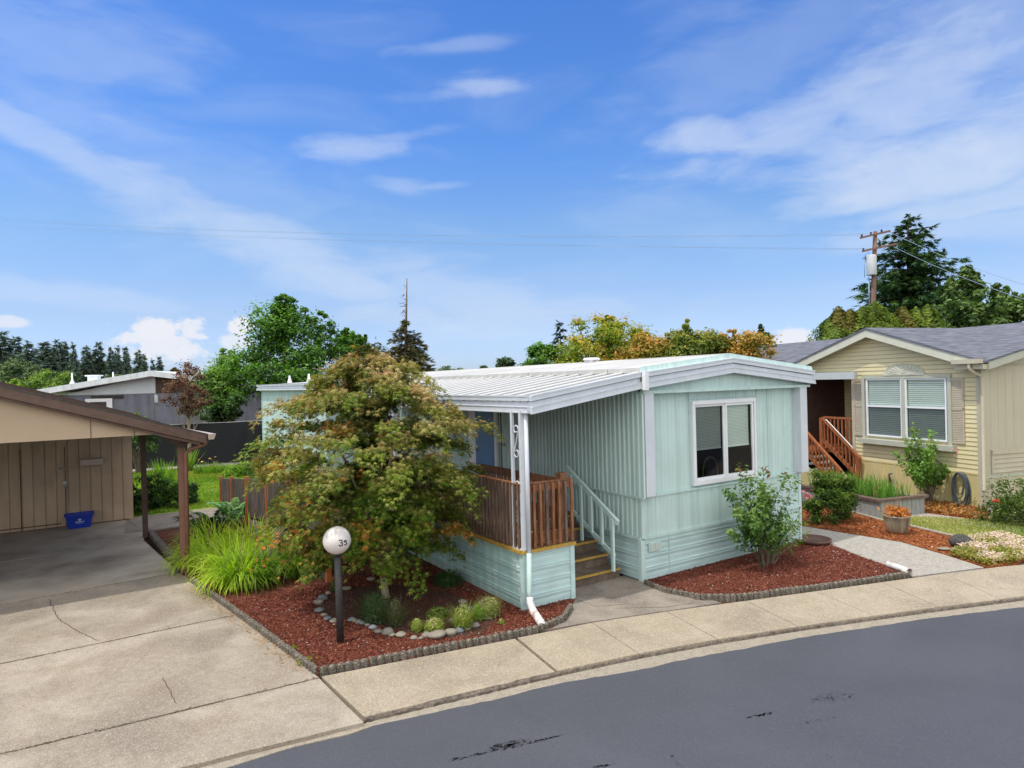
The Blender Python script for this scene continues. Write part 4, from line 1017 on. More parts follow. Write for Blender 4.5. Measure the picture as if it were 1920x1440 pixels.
# ------------------------------------------------------------------ ramp with slat railing
ramp = thing('wooden_ramp', 'long wooden ramp with orange posts and grey slat panels behind the maple', 'ramp', (3.3, 21, 0))
ry = [20.95,19.3,17.4,15.45,13.5,11.6]; rx = [3.19,3.22,3.25,3.32,3.4,3.5]
rt = lambda y: 1.86-(y-11.6)*.105
for i in range(6):
    w = .055
    MB().box(rx[i]-w, rx[i]+w-.02, ry[i]-w, ry[i]+w-.02, 0, rt(ry[i])+.03).build('post', M['orange_post'], ramp)
for i in range(5):
    ya, yb = ry[i]-.07, ry[i+1]+.07; pan = MB(); L = ya-yb
    f = lambda y: rt(y)-.03; xx = lambda y: rx[i]+(rx[i+1]-rx[i])*(ry[i]-y)/(ry[i]-ry[i+1])
    pan.bar((xx(ya)+.03,ya,f(ya)-.08),(xx(yb)+.03,yb,f(yb)-.08),.04,.09); pan.bar((xx(ya)+.03,ya,f(ya)-.85),(xx(yb)+.03,yb,f(yb)-.85),.04,.09)
    y = yb+.02
    while y < ya-.03:
        pan.box(xx(y)-.03, xx(y)+.005, y, y+.046, max(.06, f(y)-.95), f(y)+random.uniform(-.01,.01)); y += .088
    pan.build('slat_panel', M['grey_slat'], ramp)
    lat = MB()
    if i >= 2:
        y = yb
        while y < ya:
            h = max(.1, f(y)-1.0)
            for s in (1, -1):
                y2 = y+s*h*.8
                if yb <= y2 <= ya: lat.bar((xx(y)+.01*s, y, h), (xx(y2)+.01*s, y2, .02), .008, .028, (1,0,0))
            y += .085
        lat.build('lattice', M['grey_slat'], ramp)
mb = MB()
for k in range(60):
    y = 11.5+k*.158; z = max(.03, .9-(y-11.6)*.1)
    mb.box(3.45+(.1 if k < 10 else 0), 4.5, y, y+.145, z-.03, z)
mb.box(4.4,5.46,11.5,13.2,.86,.9)
mb.build('deck_board', M['deck_weathered'], ramp)
# ------------------------------------------------------------------ carport on the left
cp = thing('carport', 'beige carport with dark brown sloping roof edge and storage wall beneath', 'carport', (1.4, 13.9, 0))
gy = 13.55
rz = lambda x: 3.68-.326*(x+1.28)          # roof top along the gable
mb = MB(); mb.extr([(-14,gy,2.70),(1.50,gy,2.70),(1.50,gy,2.73),(-1.28-4.2,gy,rz(-5.48)-.12),(-14,gy,rz(-5.48)-.12+.3)], (0,.06,0)); mb.build('gable_panel', M['beige'], cp)
mb = MB()
for x in (-.02, 1.03*.62+.0):
    mb.box(x, x+.012, gy-.004, gy+.01, 2.7, rz(x)-.17)
mb.build('panel_seam', M['brown'], cp)
mb = MB(); ye = 21.6; xe = lambda y: 1.84-(y-13.4)*.10
rx0 = -5.48
mb.hexa([(rx0,13.38,rz(rx0)-.05),(xe(13.38),13.38,rz(1.84)-.05),(xe(ye),ye,rz(1.84)-.05),(rx0,ye,rz(rx0)-.05)], [(rx0,13.38,rz(rx0)-.0),(xe(13.38),13.38,rz(1.84)),(xe(ye),ye,rz(1.84)),(rx0,ye,rz(rx0))])
mb.hexa([(-14,13.38,rz(-5.48)-2.75),(rx0,13.38,rz(rx0)-.05),(rx0,ye,rz(rx0)-.05),(-14,ye,rz(rx0)-2.75)], [(-14,13.38,rz(rx0)-2.7),(rx0,13.38,rz(rx0)),(rx0,ye,rz(rx0)),(-14,ye,rz(rx0)-2.7)])
mb.build('roof', M['shingle_brown'], cp)
mb = MB(); mb.hexa([(rx0,13.36,rz(rx0)-.20),(1.80,13.36,rz(1.80)-.19),(1.80,13.41,rz(1.80)-.19),(rx0,13.41,rz(rx0)-.20)], [(rx0,13.36,rz(rx0)-.05),(1.80,13.36,rz(1.80)-.045),(1.80,13.41,rz(1.80)-.045),(rx0,13.41,rz(rx0)-.05)]); mb.hexa([(rx0,13.41,rz(rx0)-.26),(1.7,13.41,rz(1.7)-.25),(1.7,13.54,rz(1.7)-.25),(rx0,13.54,rz(rx0)-.26)], [(rx0,13.41,rz(rx0)-.2),(1.7,13.41,rz(1.7)-.2),(1.7,13.54,rz(1.7)-.2),(rx0,13.54,rz(rx0)-.2)]); mb.build('fascia', M['brown'], cp)
mb = MB(); y = 13.7
while y < 21:
    x1 = xe(y)-.1; mb.hexa([(rx0,y,rz(rx0)-.22),(x1,y,rz(x1)-.17),(x1,y+.05,rz(x1)-.17),(rx0,y+.05,rz(rx0)-.22)], [(rx0,y,rz(rx0)-.05),(x1,y,rz(x1)-.055),(x1,y+.05,rz(x1)-.055),(rx0,y+.05,rz(rx0)-.05)]); y += 1.2
mb.build('rafter', M['darkwood'], cp)
mb = MB()
for (y0, y1) in ((13.34, 21.6),):
    a = (xe(y0)+.05, y0, 2.60); b = (xe(y1)+.05, y1, 2.60)
    mb.extr([(a[0]-.06,y0,2.56),(a[0]+.03,y0,2.56),(a[0]+.07,y0,2.66),(a[0]-.06,y0,2.66)], (b[0]-a[0], y1-y0, 0))
mb.build('gutter', M['gutter'], cp)
MB().bar((1.42,13.6,2.60),(.85,20.8,2.60),.09,.2).build('beam', M['darkwood'], cp)
for (x, y, m_, lab) in ((1.42,13.92,'brown2','reddish brown front post with drainpipe'),(1.02,17.87,'darkwood',None),(.86,20.72,'darkwood',None)):
    MB().box(x-.055,x+.055,y-.055,y+.055,0,2.58).build('post', M[m_], cp, label=lab)
mb = MB(); mb.tube([(1.84,13.5,2.58),(1.80,13.55,2.46),(1.55,13.75,2.36),(1.49,13.79,2.28),(1.48,13.79,.12)], .036, 10); mb.build('downspout', M['brown2'], cp)
mb = MB(); mb.extr([(1.02,13.7,2.69),(1.75,13.62,2.62),(1.40,13.7,2.40)], (0,.05,0)); mb.build('bracket', M['darkwood'], cp)
# storage wall with grooves
mb = MB(); L = 14.8
ribwall(mb, (-14, 20.62), (.80, 20.62), .0, 2.72, (0,-1), [(s+o, d) for s in [k*.2445 for k in range(int(L/.2445)+1)] for (o, d) in ((0,-.03),(.010,-.03),(.018,0),(.236,0))]); mb.build('storage_wall', M['shedwall'], cp)
mb = MB(); mb.box(-14,.80,20.64,23.5,0,2.70); mb.build('storage_room', M['shedwall'], cp)
mb = MB(); mb.box(-14,.80,20.58,20.61,0.0,.035); mb.box(-14,-.72,20.585,20.606,.10,.125); mb.build('sill_strip', M['brown'], cp)
# door lines, knob and padlock hasp
d = MB(); d.box(-1.55,-1.535,20.595,20.606,.05,2.1); d.box(-.615,-.60,20.595,20.606,.05,2.1); d = d.build('door', M['darkwood'], cp)
mb = MB(); mb.lathe((0,0,0), [(0,0)], 3) if False else None
mb.tube([(-.72,20.60,1.53),(-.72,20.52,1.53)], .02, 8); mb.tube([(-.72,20.53,1.53),(-.70,20.50,1.53),(-.66,20.5,1.53)], .028, 8); mb.box(-.80,-.58,20.585,20.60,1.52,1.55); mb.build('knob', M['metal'], d)
mb = MB(); mb.box(-.66,-.59,20.58,20.605,1.05,1.2); mb.tube([(-.61,20.56,1.08),(-.61,20.53,1.08)], .045, 10); mb.build('padlock', M['metal'], d)
MB().box(-.65,-.625,20.59,20.604,.70,1.0).build('hasp', M['gutter'], d)
lb = MB(); lb.box(-.27,.23,20.42,20.61,1.58,1.74); lb.build('light_box', M['gutter'], cp, bevel=.01)

# recycling bin
rb = thing('recycling_bin', 'blue plastic recycling tub with white print standing against the carport wall', 'bin', (-.32, 20.3, .012))
mb = MB(); lo = [(-.55,20.17,.012),(-.09,20.17,.012),(-.09,20.45,.012),(-.55,20.45,.012)]; hi = [(-.62,20.12,.36),(-.02,20.12,.36),(-.02,20.5,.36),(-.62,20.5,.36)]
mb.add(lo+hi, [(0,1,2,3),(0,1,5,4),(1,2,6,5),(2,3,7,6),(3,0,4,7)])
inn = [(x+(.02 if x < -.3 else -.02), y+(.02 if y < 20.3 else -.02), z-.001) for x, y, z in hi]
mb.add([(x, y, z) for x, y, z in inn]+[(x+(.03 if x < -.3 else -.03), y+(.03 if y < 20.3 else -.03), .05) for x, y, z in inn], [(0,1,5,4),(1,2,6,5),(2,3,7,6),(3,0,4,7),(4,5,6,7)])
mb.build('tub', M['bluebin'], rb)
mb = MB(); mb.box(-.645,.005,20.095,20.125,.335,.375); mb.box(-.645,.005,20.495,20.525,.335,.375); mb.box(-.645,-.615,20.125,20.495,.335,.375); mb.box(-.025,.005,20.125,20.495,.335,.375); mb.build('rim', M['bluebin'], rb, bevel=.006)
mb = MB()
yf = lambda z: 20.17-(z-.012)/.348*.05-.004
def mark(pts):
    mb.add([(x, yf(z), z) for x, z in pts], [tuple(range(len(pts)))])
cx, cz = -.31, .215
for a, r in ((-1.2,.045),(-.6,.055),(0,.045),(.6,.055),(1.2,.045)):
    mark([(cx,cz-.015),(cx+math.sin(a-.2)*r*.7,cz+math.cos(a-.2)*r*.7),(cx+math.sin(a)*r,cz+math.cos(a)*r),(cx+math.sin(a+.2)*r*.7,cz+math.cos(a+.2)*r*.7)])
for i in range(9): mark([(cx-.10+i*.023,.165),(cx-.085+i*.023,.165),(cx-.085+i*.023,.185+.01*(i%2)),(cx-.10+i*.023,.185)])
for i in range(7): mark([(cx-.07+i*.021,.13),(cx-.06+i*.021,.13),(cx-.06+i*.021,.142),(cx-.07+i*.021,.142)])
mb.build('print', M['whitemark'], rb, recalc=False)

# ------------------------------------------------------------------ globe lamp
gl = thing('globe_lamp', 'white globe lamp numbered 35 on a black post in the red bark bed', 'lamp', (2.775, 8.75, 0))
mb = MB(); mb.tube([(2.775,8.75,-.05),(2.772,8.75,.6),(2.765,8.75,1.22)], [.050,.049,.048], 14); mb.build('post', M['blackpole'], gl)
mb = MB(); mb.lathe((2.765,8.75,1.20), [(.05,0),(.06,.0),(.068,.03),(.062,.05)], 18); mb.build('collar', M['blackpole'], gl)
GC = Vector((2.762, 8.75, 1.405)); GR = .187
mb = MB(); mb.lathe(GC, [(GR*math.sin(math.pi*i/24), -GR*math.cos(math.pi*i/24)) for i in range(25)], 36); gb = mb.build('globe', M['globe'], gl)
# the number, curved onto the globe
mb = MB()
vdir = Vector((GC.x, GC.y, GC.z-H)); vdir.normalize(); fx = Vector((vdir.y, -vdir.x, 0)).normalized(); fx = -fx if fx.x < 0 else fx; fz = fx.cross(vdir).normalized(); fz = fz if fz.z > 0 else -fz
def onglobe(u, v):
    w = math.sqrt(max(0, 1-u*u-v*v)); return GC+(fx*u+fz*v-vdir*w)*(GR+.0016)
def stroke(pts, w):
    for (a, b) in zip(pts, pts[1:]):
        d = Vector((b[0]-a[0], b[1]-a[1])); n = Vector((-d.y, d.x)).normalized()*w/2; d = d.normalized()*w*.3
        q = [(a[0]-d.x+n.x,a[1]-d.y+n.y),(b[0]+d.x+n.x,b[1]+d.y+n.y),(b[0]+d.x-n.x,b[1]+d.y-n.y),(a[0]-d.x-n.x,a[1]-d.y-n.y)]
        mb.add([tuple(onglobe(*p)) for p in q], [(0,1,2,3)])
def arc(cx, cy, rx, ry, a0, a1, n=10): return [(cx+rx*math.cos(a0+(a1-a0)*i/n), cy+ry*math.sin(a0+(a1-a0)*i/n)) for i in range(n+1)]
stroke(arc(.25,-.10,.105,.10,2.6,-1.45), .072); stroke(arc(.26,-.30,.12,.115,1.5,-2.7), .076)
stroke([(.68,-.06),(.51,-.07),(.50,-.17)], .062); stroke(arc(.555,-.25,.11,.115,2.2,-2.0), .072)
mb.build('number', M['ink'], gb, recalc=False)

# ------------------------------------------------------------------ stones round the maple
def stone(px, py, w, h, mat, label, group=None, flat=.55):
    x, y = G(px, py+h*.3); dist = math.hypot(x, y); s = w/1221.87*dist/2*1.12
    bm = bmesh.new(); bmesh.ops.create_icosphere(bm, subdivisions=3, radius=1)
    o1, o2, o3 = (random.uniform(0, 9) for _ in range(3))
    for v in bm.verts:
        p = v.co; k = 1+.12*math.sin(2.1*p.x+o1)+.09*math.sin(3.3*p.y+o2)+.07*math.sin(4*p.z+o3); v.co = Vector((p.x*s*k, p.y*s*.8*k, p.z*s*flat*k))
    me = bpy.data.meshes.new('garden_stone'); bm.to_mesh(me); bm.free()
    for p in me.polygons: p.use_smooth = True
    me.materials.append(M[mat]); o = bpy.data.objects.new('garden_stone', me); COL.objects.link(o); o.location = (x, y, s*flat*.62+.02); o.rotation_euler = (0, 0, random.uniform(-.5,.5)-.6)
    return tag(o, label, 'stone', group)
ST = [(597,1132,17,9,'stone','brown stone leaning below the dark one at the left end of the stone ring'),(606,1122,18,15,'stone_blue','dark slate coloured stone at the left end of the stone ring'),(616,1114,10,6,'stone_pale','small tan stone capping the left end of the stone ring'),
 (598,1146,15,11,'stone_blue','light blue rounded stone left of the lamp post'),(608,1156,10,5,'stone_pale','tiny pale stone between the two blue ones left of the lamp post'),(614,1162,13,8,'stone_blue','smaller grey blue stone nearest the lamp post on its left'),(626,1167,14,8,'stone','brownish stone half behind the lamp post'),
 (659,1163,13,13,'stone_blue','first upright grey stone right of the lamp post'),(666,1164,11,12,'stone','second stone of the tight row right of the lamp post'),(673,1168,12,10,'stone','third stone of the tight row right of the lamp post'),(681,1170,11,9,'stone_blue','fourth stone of the tight row right of the lamp post'),(689,1174,10,8,'stone','last and smallest stone of the tight row right of the lamp post'),
 (700,1177,14,14,'stone_blue','bluish white speckled stone standing upright in the ring'),(710,1187,15,7,'stone','low dark grey stone between the bluish white stone and the big tan one'),(726,1186,20,14,'stone','large tan grey stone under the grey green heather'),(734,1194,12,5,'stone_pale','flat little pale stone beside the large tan grey one'),
 (753,1192,18,13,'stone_pale','round cream stone between the heathers and the sidewalk'),(775,1199,13,5,'stone_pale','flat beige stone sliver left of the round cobble at the front'),(790,1199,8,4,'stone_pale','pebble beside the flat beige sliver'),(801,1193,18,11,'stone','round brown cobble under the small yellow green heather'),(819,1197,29,8,'stone_pale','long flat oval stone at the front of the ring'),
 (845,1189,22,12,'stone_pale','broad light brown stone right of the long flat oval one'),(862,1185,16,8,'stone_blue','pale blue grey stone right of the broad light brown one'),(877,1182,11,6,'stone_pale','small white stone touching the pale blue grey one'),(889,1174,17,12,'stone','grey stone at the right end of the ring under the bushy heather'),
 (848,1166,14,7,'stone_pale','light stone behind the heathers'),(868,1131,15,9,'stone','reddish brown stone deep in the maple shade'),(882,1144,16,10,'stone_blue','slate stone in the maple shade near the porch'),(695,1087,14,10,'stone','brown stone behind the maple trunk on the left'),(650,1106,14,7,'stone_pale','pale stone in the bark left of the maple trunk'),(915,1161,12,6,'stone_blue','dark flat stone just right of the bushy heather')]
for s in ST: stone(*s[:4], s[4], s[5], 'stones ringing the maple bed')

# ------------------------------------------------------------------ dish, pot, rock, white drain pipe
ds = MB(); cx, cy = 12.50, 8.00
ds.lathe((cx,cy,.012), [(0,.0),(.30,.0),(.36,.05),(.365,.085),(.335,.085),(.31,.045),(0,.035)], 32); tag(ds.build('clay_dish', M['terracotta'], loc=(cx,cy,.012)), 'round brown clay saucer on the bark at the right corner of the teal home', 'saucer')
mb = MB(); a = G(1666,1064); b = G(1706,1079); mb.tube([(a[0],a[1],.06),(b[0],b[1],.065)], .055, 14, cap=False); mb.tube([(a[0]+.01,a[1]-.005,.06),(b[0]-.006,b[1]+.003,.065)], .048, 14, cap=False); mb.tube([(b[0]-.10,b[1]+.04,.064),(b[0]-.099,b[1]+.04,.064)], .05, 14)
pp = mb.build('drain_pipe', M['pipe_white'], loc=(a[0],a[1],0)); tag(pp, 'short white drain pipe lying at the right tip of the front bark bed', 'pipe')
pt = thing('flower_pot', 'dark and tan glazed pot of orange foliage in the bark bed', 'plant pot', (14.62,7.37,0))
mb = MB(); mb.lathe((14.62,7.37,0), [(0,0.01),(.16,.01),(.21,.08),(.25,.25),(.262,.36),(.275,.375),(.275,.40),(.245,.40),(.235,.33),(0,.33)], 30); mb.build('pot', M['potblk'], pt)
c = np.array([14.62,7.37,.38]); P = c+rng.normal(0, 1, (420,3))*np.array([.11,.11,.06])+np.array([0,0,.08]); scatter('foliage', P, rng.normal(size=(420,3))+np.array([0,0,1]), rng.uniform(.05,.10,420), 'leaf', blend([(.35,.10,.02),(.62,.22,.05),(.75,.36,.12)], rng.random(420)), M['leaf'], parent=pt)
blades('stalks', (14.62,7.37,.34), 40, .12, .42, [(.25,.10,.03),(.5,.3,.15)], parent=pt, width=.008, curl=.5, seed=5)
def rock(px, py, w, mat, label, name='rock', flat=.75):
    o = stone(px, py, w, 10, mat, label, None, flat); o.name = name; o['category'] = name; return o
rock(1806,1024,28,'lava','rough dark lava rock beside the pink groundcover','rock')
rock(1797,1032,22,'stone','flat tan stone in front of the dark lava rock','rock',.3)
rock(1770,1030,16,'stone_pale','pale stone half buried at the tip of the orange bark bed','rock',.3)

# ------------------------------------------------------------------ back fence and grey house
bf = MB(); P0 = G(228,874); 
pts = []
for i in range(41):
    t = i/40; x = -7+t*15.0; y = 35.1-t*2.55; sag = .06*math.sin(t*math.pi*9)
    pts.append((x, y, 1.93-.02*abs(math.sin(t*25))+.01*i/40))
vs = []; fs = []
for (x, y, z) in pts: vs += [(x, y, .02), (x, y-.015*math.sin(x*7), z*.5), (x, y, z)]
for i in range(40):
    fs += [(3*i,3*i+3,3*i+4,3*i+1),(3*i+1,3*i+4,3*i+5,3*i+2)]
ft_ = thing('privacy_fence', 'black fabric privacy screen fence across the back of the lawn', 'fence', (0,33.9,0))
bf.add(vs, fs); bf.build('screen_fabric', M['black'], ft_, recalc=False)
mb = MB(); mb.tube([(x, y+.02, z+.0) for x, y, z in pts], .02, 6); mb.build('top_rail', M['metal'], ft_)
for i in range(0, 41, 8):
    x, y, z = pts[i]; MB().box(x-.025,x+.025,y+.03,y+.08,0,1.95).build('fence_post', M['metal'], ft_)
gh = thing('grey_house', 'grey board-sided house with pale low-pitched roof beyond the black fence', 'house', (3, 57, 0))
gd = np.array([.905,-.425,0]); gn = np.array([-.425,-.905,0]); go = np.array([4.2,56.9,0])
T3 = lambda s, o, z: tuple(go+gd*s+gn*o+np.array([0,0,z]))
mb = MB(T3); mb.box(-7.0,12,-9,0,0,3.30); mb.build('wall', M['grey_house'], gh)
mb = MB(T3); mb.extr([(-6.2,0.02,3.3),(.0,0.02,3.3),(0,.02,4.72),(-6.2,.02,3.42)], (0,.03,0)); mb.build('gable_panel', M['pale_panel'], gh)
mb = MB(T3); mb.extr([(.02,0.0,3.3),(5.4,0.0,3.3),(.02,0,4.7)], (0,.03,0)); mb.build('gable_panel', M['darkwood'], gh)
mb = MB(T3)
for (s0, z0, s1, z1) in ((-8.2,3.75,0,5.02),(0,5.02,10,3.6)):
    mb.hexa([(s0,.9,z0-.42),(s1,.9,z1-.42),(s1,-9.5,z1-.42),(s0,-9.5,z0-.42)], [(s0,.9,z0),(s1,.9,z1),(s1,-9.5,z1),(s0,-9.5,z0)])
mb.build('roof', M['pale_roof'], gh)
w = MB(T3); w.box(-5.0,-3.1,.02,.12,2.1,3.0); w.build('window_hood', M['white_trim'], gh)
MB(T3).box(-4.7,-3.5,.13,.14,1.9,2.75).build('window', M['room'], gh)
MB(T3).box(-4.6,-2.3,.02,.05,2.95,3.22).build('window', M['room'], gh)
MB(T3).box(-.1,.15,.02,.05,2.6,3.2).build('panel', M['pale_panel'], gh)
for (s, h) in ((-6.9,.75),(-3.9,.75)): mb = MB(); b_ = T3(s, -2, 4.0); mb.lathe(b_, [(.22,0),(.18,.25),(.06,.5),(.05,h+.3),(0,h+.3)], 10); mb.build('vent_pipe', M['white_trim'], gh)
mb = MB(T3); mb.box(-5.7,-5.0,-2.4,-1.8,4.1,4.75); mb.box(-5.85,-4.85,-2.5,-1.7,4.75,4.85); mb.build('chimney', M['white_trim'], gh)

# ------------------------------------------------------------------ cream house on the right
C2 = np.array([18.53, 7.25]); th = R_(14.5); a2 = np.array([math.sin(th), math.cos(th)]); b2 = np.array([math.cos(th), -math.sin(th)])
TL = lambda s, o, z: (C2[0]+a2[0]*s+b2[0]*o, C2[1]+a2[1]*s+b2[1]*o, z)      # s along the left face, o into the house
ch2 = thing('cream_house', 'cream lap-sided house with grey shingle roof and white double windows', 'house', (18.53, 7.25, 0))
# lap siding on left face, with window hole left simple: siding built round the window
LAPSHADE = MB(TL)  # strips on the lap faces, drawn as their shadow lines
def laps(mb, s0, s1, z0, z1, o=0, pitch=.115, top=None):
    z = z0
    while z < z1-.001:
        zz = min(z+pitch, z1); a, b = s0, s1
        if top:
            zm = (z+zz)/2; a, b = max(s0, top(zm)[0]), min(s1, top(zm)[1])
        if b-a > .02: LAPSHADE.add([(a,o-.0165,z-.003),(b,o-.0165,z-.003),(b,o-.0165,z+.009),(a,o-.0165,z+.009)], [(0,1,2,3)])
        if b-a > .02: mb.add([(a,o-.015,z),(b,o-.015,z),(b,o-.003,zz),(a,o-.003,zz),(a,o,z),(b,o,z)], [(0,1,2,3),(0,4,5,1)])
        z = zz
ws0, ws1, wz0, wz1 = .86, 3.42, 1.64, 3.32
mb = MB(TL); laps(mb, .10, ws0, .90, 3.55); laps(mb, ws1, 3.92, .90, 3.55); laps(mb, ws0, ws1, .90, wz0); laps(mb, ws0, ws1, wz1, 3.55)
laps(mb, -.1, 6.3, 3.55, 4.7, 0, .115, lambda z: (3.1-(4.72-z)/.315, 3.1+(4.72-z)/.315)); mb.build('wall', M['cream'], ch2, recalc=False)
mb = MB(TL); mb.box(.05, ws0, .01, .1, 0, 3.6); mb.box(ws1, 3.92, .01, .1, 0, 3.6); mb.box(ws0, ws1, .01, .1, 0, wz0); mb.box(ws0, ws1, .01, .1, wz1, 3.6); mb.box(3.82,3.92,.1,1.9,0,3.5); mb.box(-.1,6.3,.012,.03,3.5,3.8); mb.box(3.92,6.1,1.9,2.0,0,3.5); mb.box(6.1,14,.0,.1,0,3.55); mb.build('wall', M['cream'], ch2)
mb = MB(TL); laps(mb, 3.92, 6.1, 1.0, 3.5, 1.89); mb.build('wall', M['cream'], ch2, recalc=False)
LAPSHADE.build('lap_shadow', M['lapshadow'], ch2, recalc=False)
mb = MB(TL); ribwall_pts = None
mb.box(.03, 3.92, -.02, .01, 0, .895); mb.box(.03,3.92,-.03,-.02,.87,.90); mb.build('skirting', M['cream_skirt'], ch2)
mb = MB(TL); s = .4
while s < 3.9: mb.box(s, s+.012, -.026, -.018, 0, .87); s += .3
mb.build('skirting_groove', M['trim2'], ch2)
mb = MB(TL); mb.box(-.02,.10,-.035,.0,.0,3.6); mb.box(-.035,-.018,-.035,.12,.0,3.6); mb.build('corner_trim', M['greige'], ch2)
MB(TL).box(3.84,3.95,-.03,.03,.9,3.5).build('corner_trim', M['greige'], ch2)
# right (street) face
mb = MB(TL); mb.box(-.0,.02,.05,11,.84,3.62); mb.box(-.0,.02,.05,11,0,.86); mb.extr([(.0,.0,3.6),(.0,10.8,3.6),(.0,5.2,4.8)], (.02,0,0)); mb.build('wall', M['greige'], ch2)
mb = MB(TL); o = .3
while o < 10: mb.box(-.004,.002,o,o+.014,1.55,3.6+min(1.1,(o)*.2)-.02); o += .27
mb.build('panel_groove', M['trim2'], ch2)
mb = MB(TL); mb.box(-.05,-.0,.28,10,1.38,1.50); mb.box(-.03,.0,.28,.36,.9,1.4); z = .92
while z < 1.38: mb.add([(-.03,.36,z),(-.03,10,z),(-.008,10,z+.11),(-.008,.36,z+.11)], [(0,1,2,3)]); z += .115
mb.build('lower_band', M['greige'], ch2)
mb = MB(TL); mb.box(-.03,.0,.05,10,.80,.86); mb.build('belt_trim', M['trim2'], ch2)
# roofs
mz = lambda o: 3.72+.222*(o+.3)
mb = MB(TL)
for (sa, sb, oa) in ((-.35,-.10,-.3),(-.10,6.3,.06),(6.3,14.2,-.3)): mb.hexa([(sa,oa,mz(oa)-.05),(sb,oa,mz(oa)-.05),(sb,5.15,mz(5.15)-.05),(sa,5.15,mz(5.15)-.05)], [(sa,oa,mz(oa)),(sb,oa,mz(oa)),(sb,5.15,mz(5.15)),(sa,5.15,mz(5.15))])
mb.hexa([(-.35,5.15,mz(5.15)-.05),(14.2,5.15,mz(5.15)-.05),(14.2,10.8,mz(-.3)-.05),(-.35,10.8,mz(-.3)-.05)], [(-.35,5.15,mz(5.15)),(14.2,5.15,mz(5.15)),(14.2,10.8,mz(-.3)),(-.35,10.8,mz(-.3))])
gz = lambda s: 4.80-.315*abs(s-3.1)
for (s0, s1) in ((-.15, 3.1), (3.1, 6.35)):
    mb.hexa([(s0,-.36,gz(s0)-.04),(s1,-.36,gz(s1)-.04),(s1,4.7,gz(s1)-.04),(s0,.05,gz(s0)-.04)] if s0 < 3 else [(s0,-.36,gz(s0)-.04),(s1,-.36,gz(s1)-.04),(s1,.05,gz(s1)-.04),(s0,4.7,gz(s0)-.04)],
            [(s0,-.36,gz(s0)+.012),(s1,-.36,gz(s1)+.012),(s1,4.7,gz(s1)+.012),(s0,.05,gz(s0)+.012)] if s0 < 3 else [(s0,-.36,gz(s0)+.012),(s1,-.36,gz(s1)+.012),(s1,.05,gz(s1)+.012),(s0,4.7,gz(s0)+.012)])
mb.build('roof', M['shingle'], ch2)
mb = MB(TL)
for (s0, s1) in ((-.13, 3.1), (3.1, 6.33)):
    mb.hexa([(s0,-.335,gz(s0)-.26),(s1,-.335,gz(s1)-.26),(s1,-.30,gz(s1)-.26),(s0,-.30,gz(s0)-.26)], [(s0,-.335,gz(s0)-.045),(s1,-.335,gz(s1)-.045),(s1,-.30,gz(s1)-.045),(s0,-.30,gz(s0)-.045)])
    mb.hexa([(s0,-.30,gz(s0)-.20),(s1,-.30,gz(s1)-.20),(s1,-.0,gz(s1)-.20),(s0,.0,gz(s0)-.20)], [(s0,-.30,gz(s0)-.17),(s1,-.30,gz(s1)-.17),(s1,.0,gz(s1)-.17),(s0,.0,gz(s0)-.17)])
mb.build('fascia', M['fascia2'], ch2)
mb = MB(TL)
for (o0, o1) in ((-.18, 5.15), (5.15, 10.7)):
    q = lambda o: mz(o if o <= 5.15 else 10.3-o+.2)
    mb.hexa([(-.33,o0,q(o0)-.24),(-.33,o1,q(o1)-.24),(-.29,o1,q(o1)-.24),(-.29,o0,q(o0)-.24)], [(-.33,o0,q(o0)-.05),(-.33,o1,q(o1)-.05),(-.29,o1,q(o1)-.05),(-.29,o0,q(o0)-.05)])
    mb.hexa([(-.29,o0,q(o0)-.17),(-.29,o1,q(o1)-.17),(.0,o1,q(o1)-.17),(.0,o0,q(o0)-.17)], [(-.29,o0,q(o0)-.14),(-.29,o1,q(o1)-.14),(.0,o1,q(o1)-.14),(.0,o0,q(o0)-.14)])
mb.build('fascia', M['trim2'], ch2)
mb = MB(TL); mb.box(-.30,.42,-.46,-.33,3.66,3.77); mb.box(-.3,.42,-.34,-.02,3.52,3.64); mb.build('gutter', M['greige'], ch2)
mb = MB(TL); mb.tube([(.0,-.40,3.68),(.0,-.40,3.55),(-.02,-.28,3.44),(-.06,-.09,3.36),(-.07,-.07,3.25),(-.07,-.07,.55),(-.07,-.10,.5)], .042, 10); mb.build('downspout', M['greige'], ch2)
MB(TL).box(12.4,12.9,4.2,4.5,mz(4.2),mz(4.2)+.12).build('roof_vent', M['darkwood'], ch2)
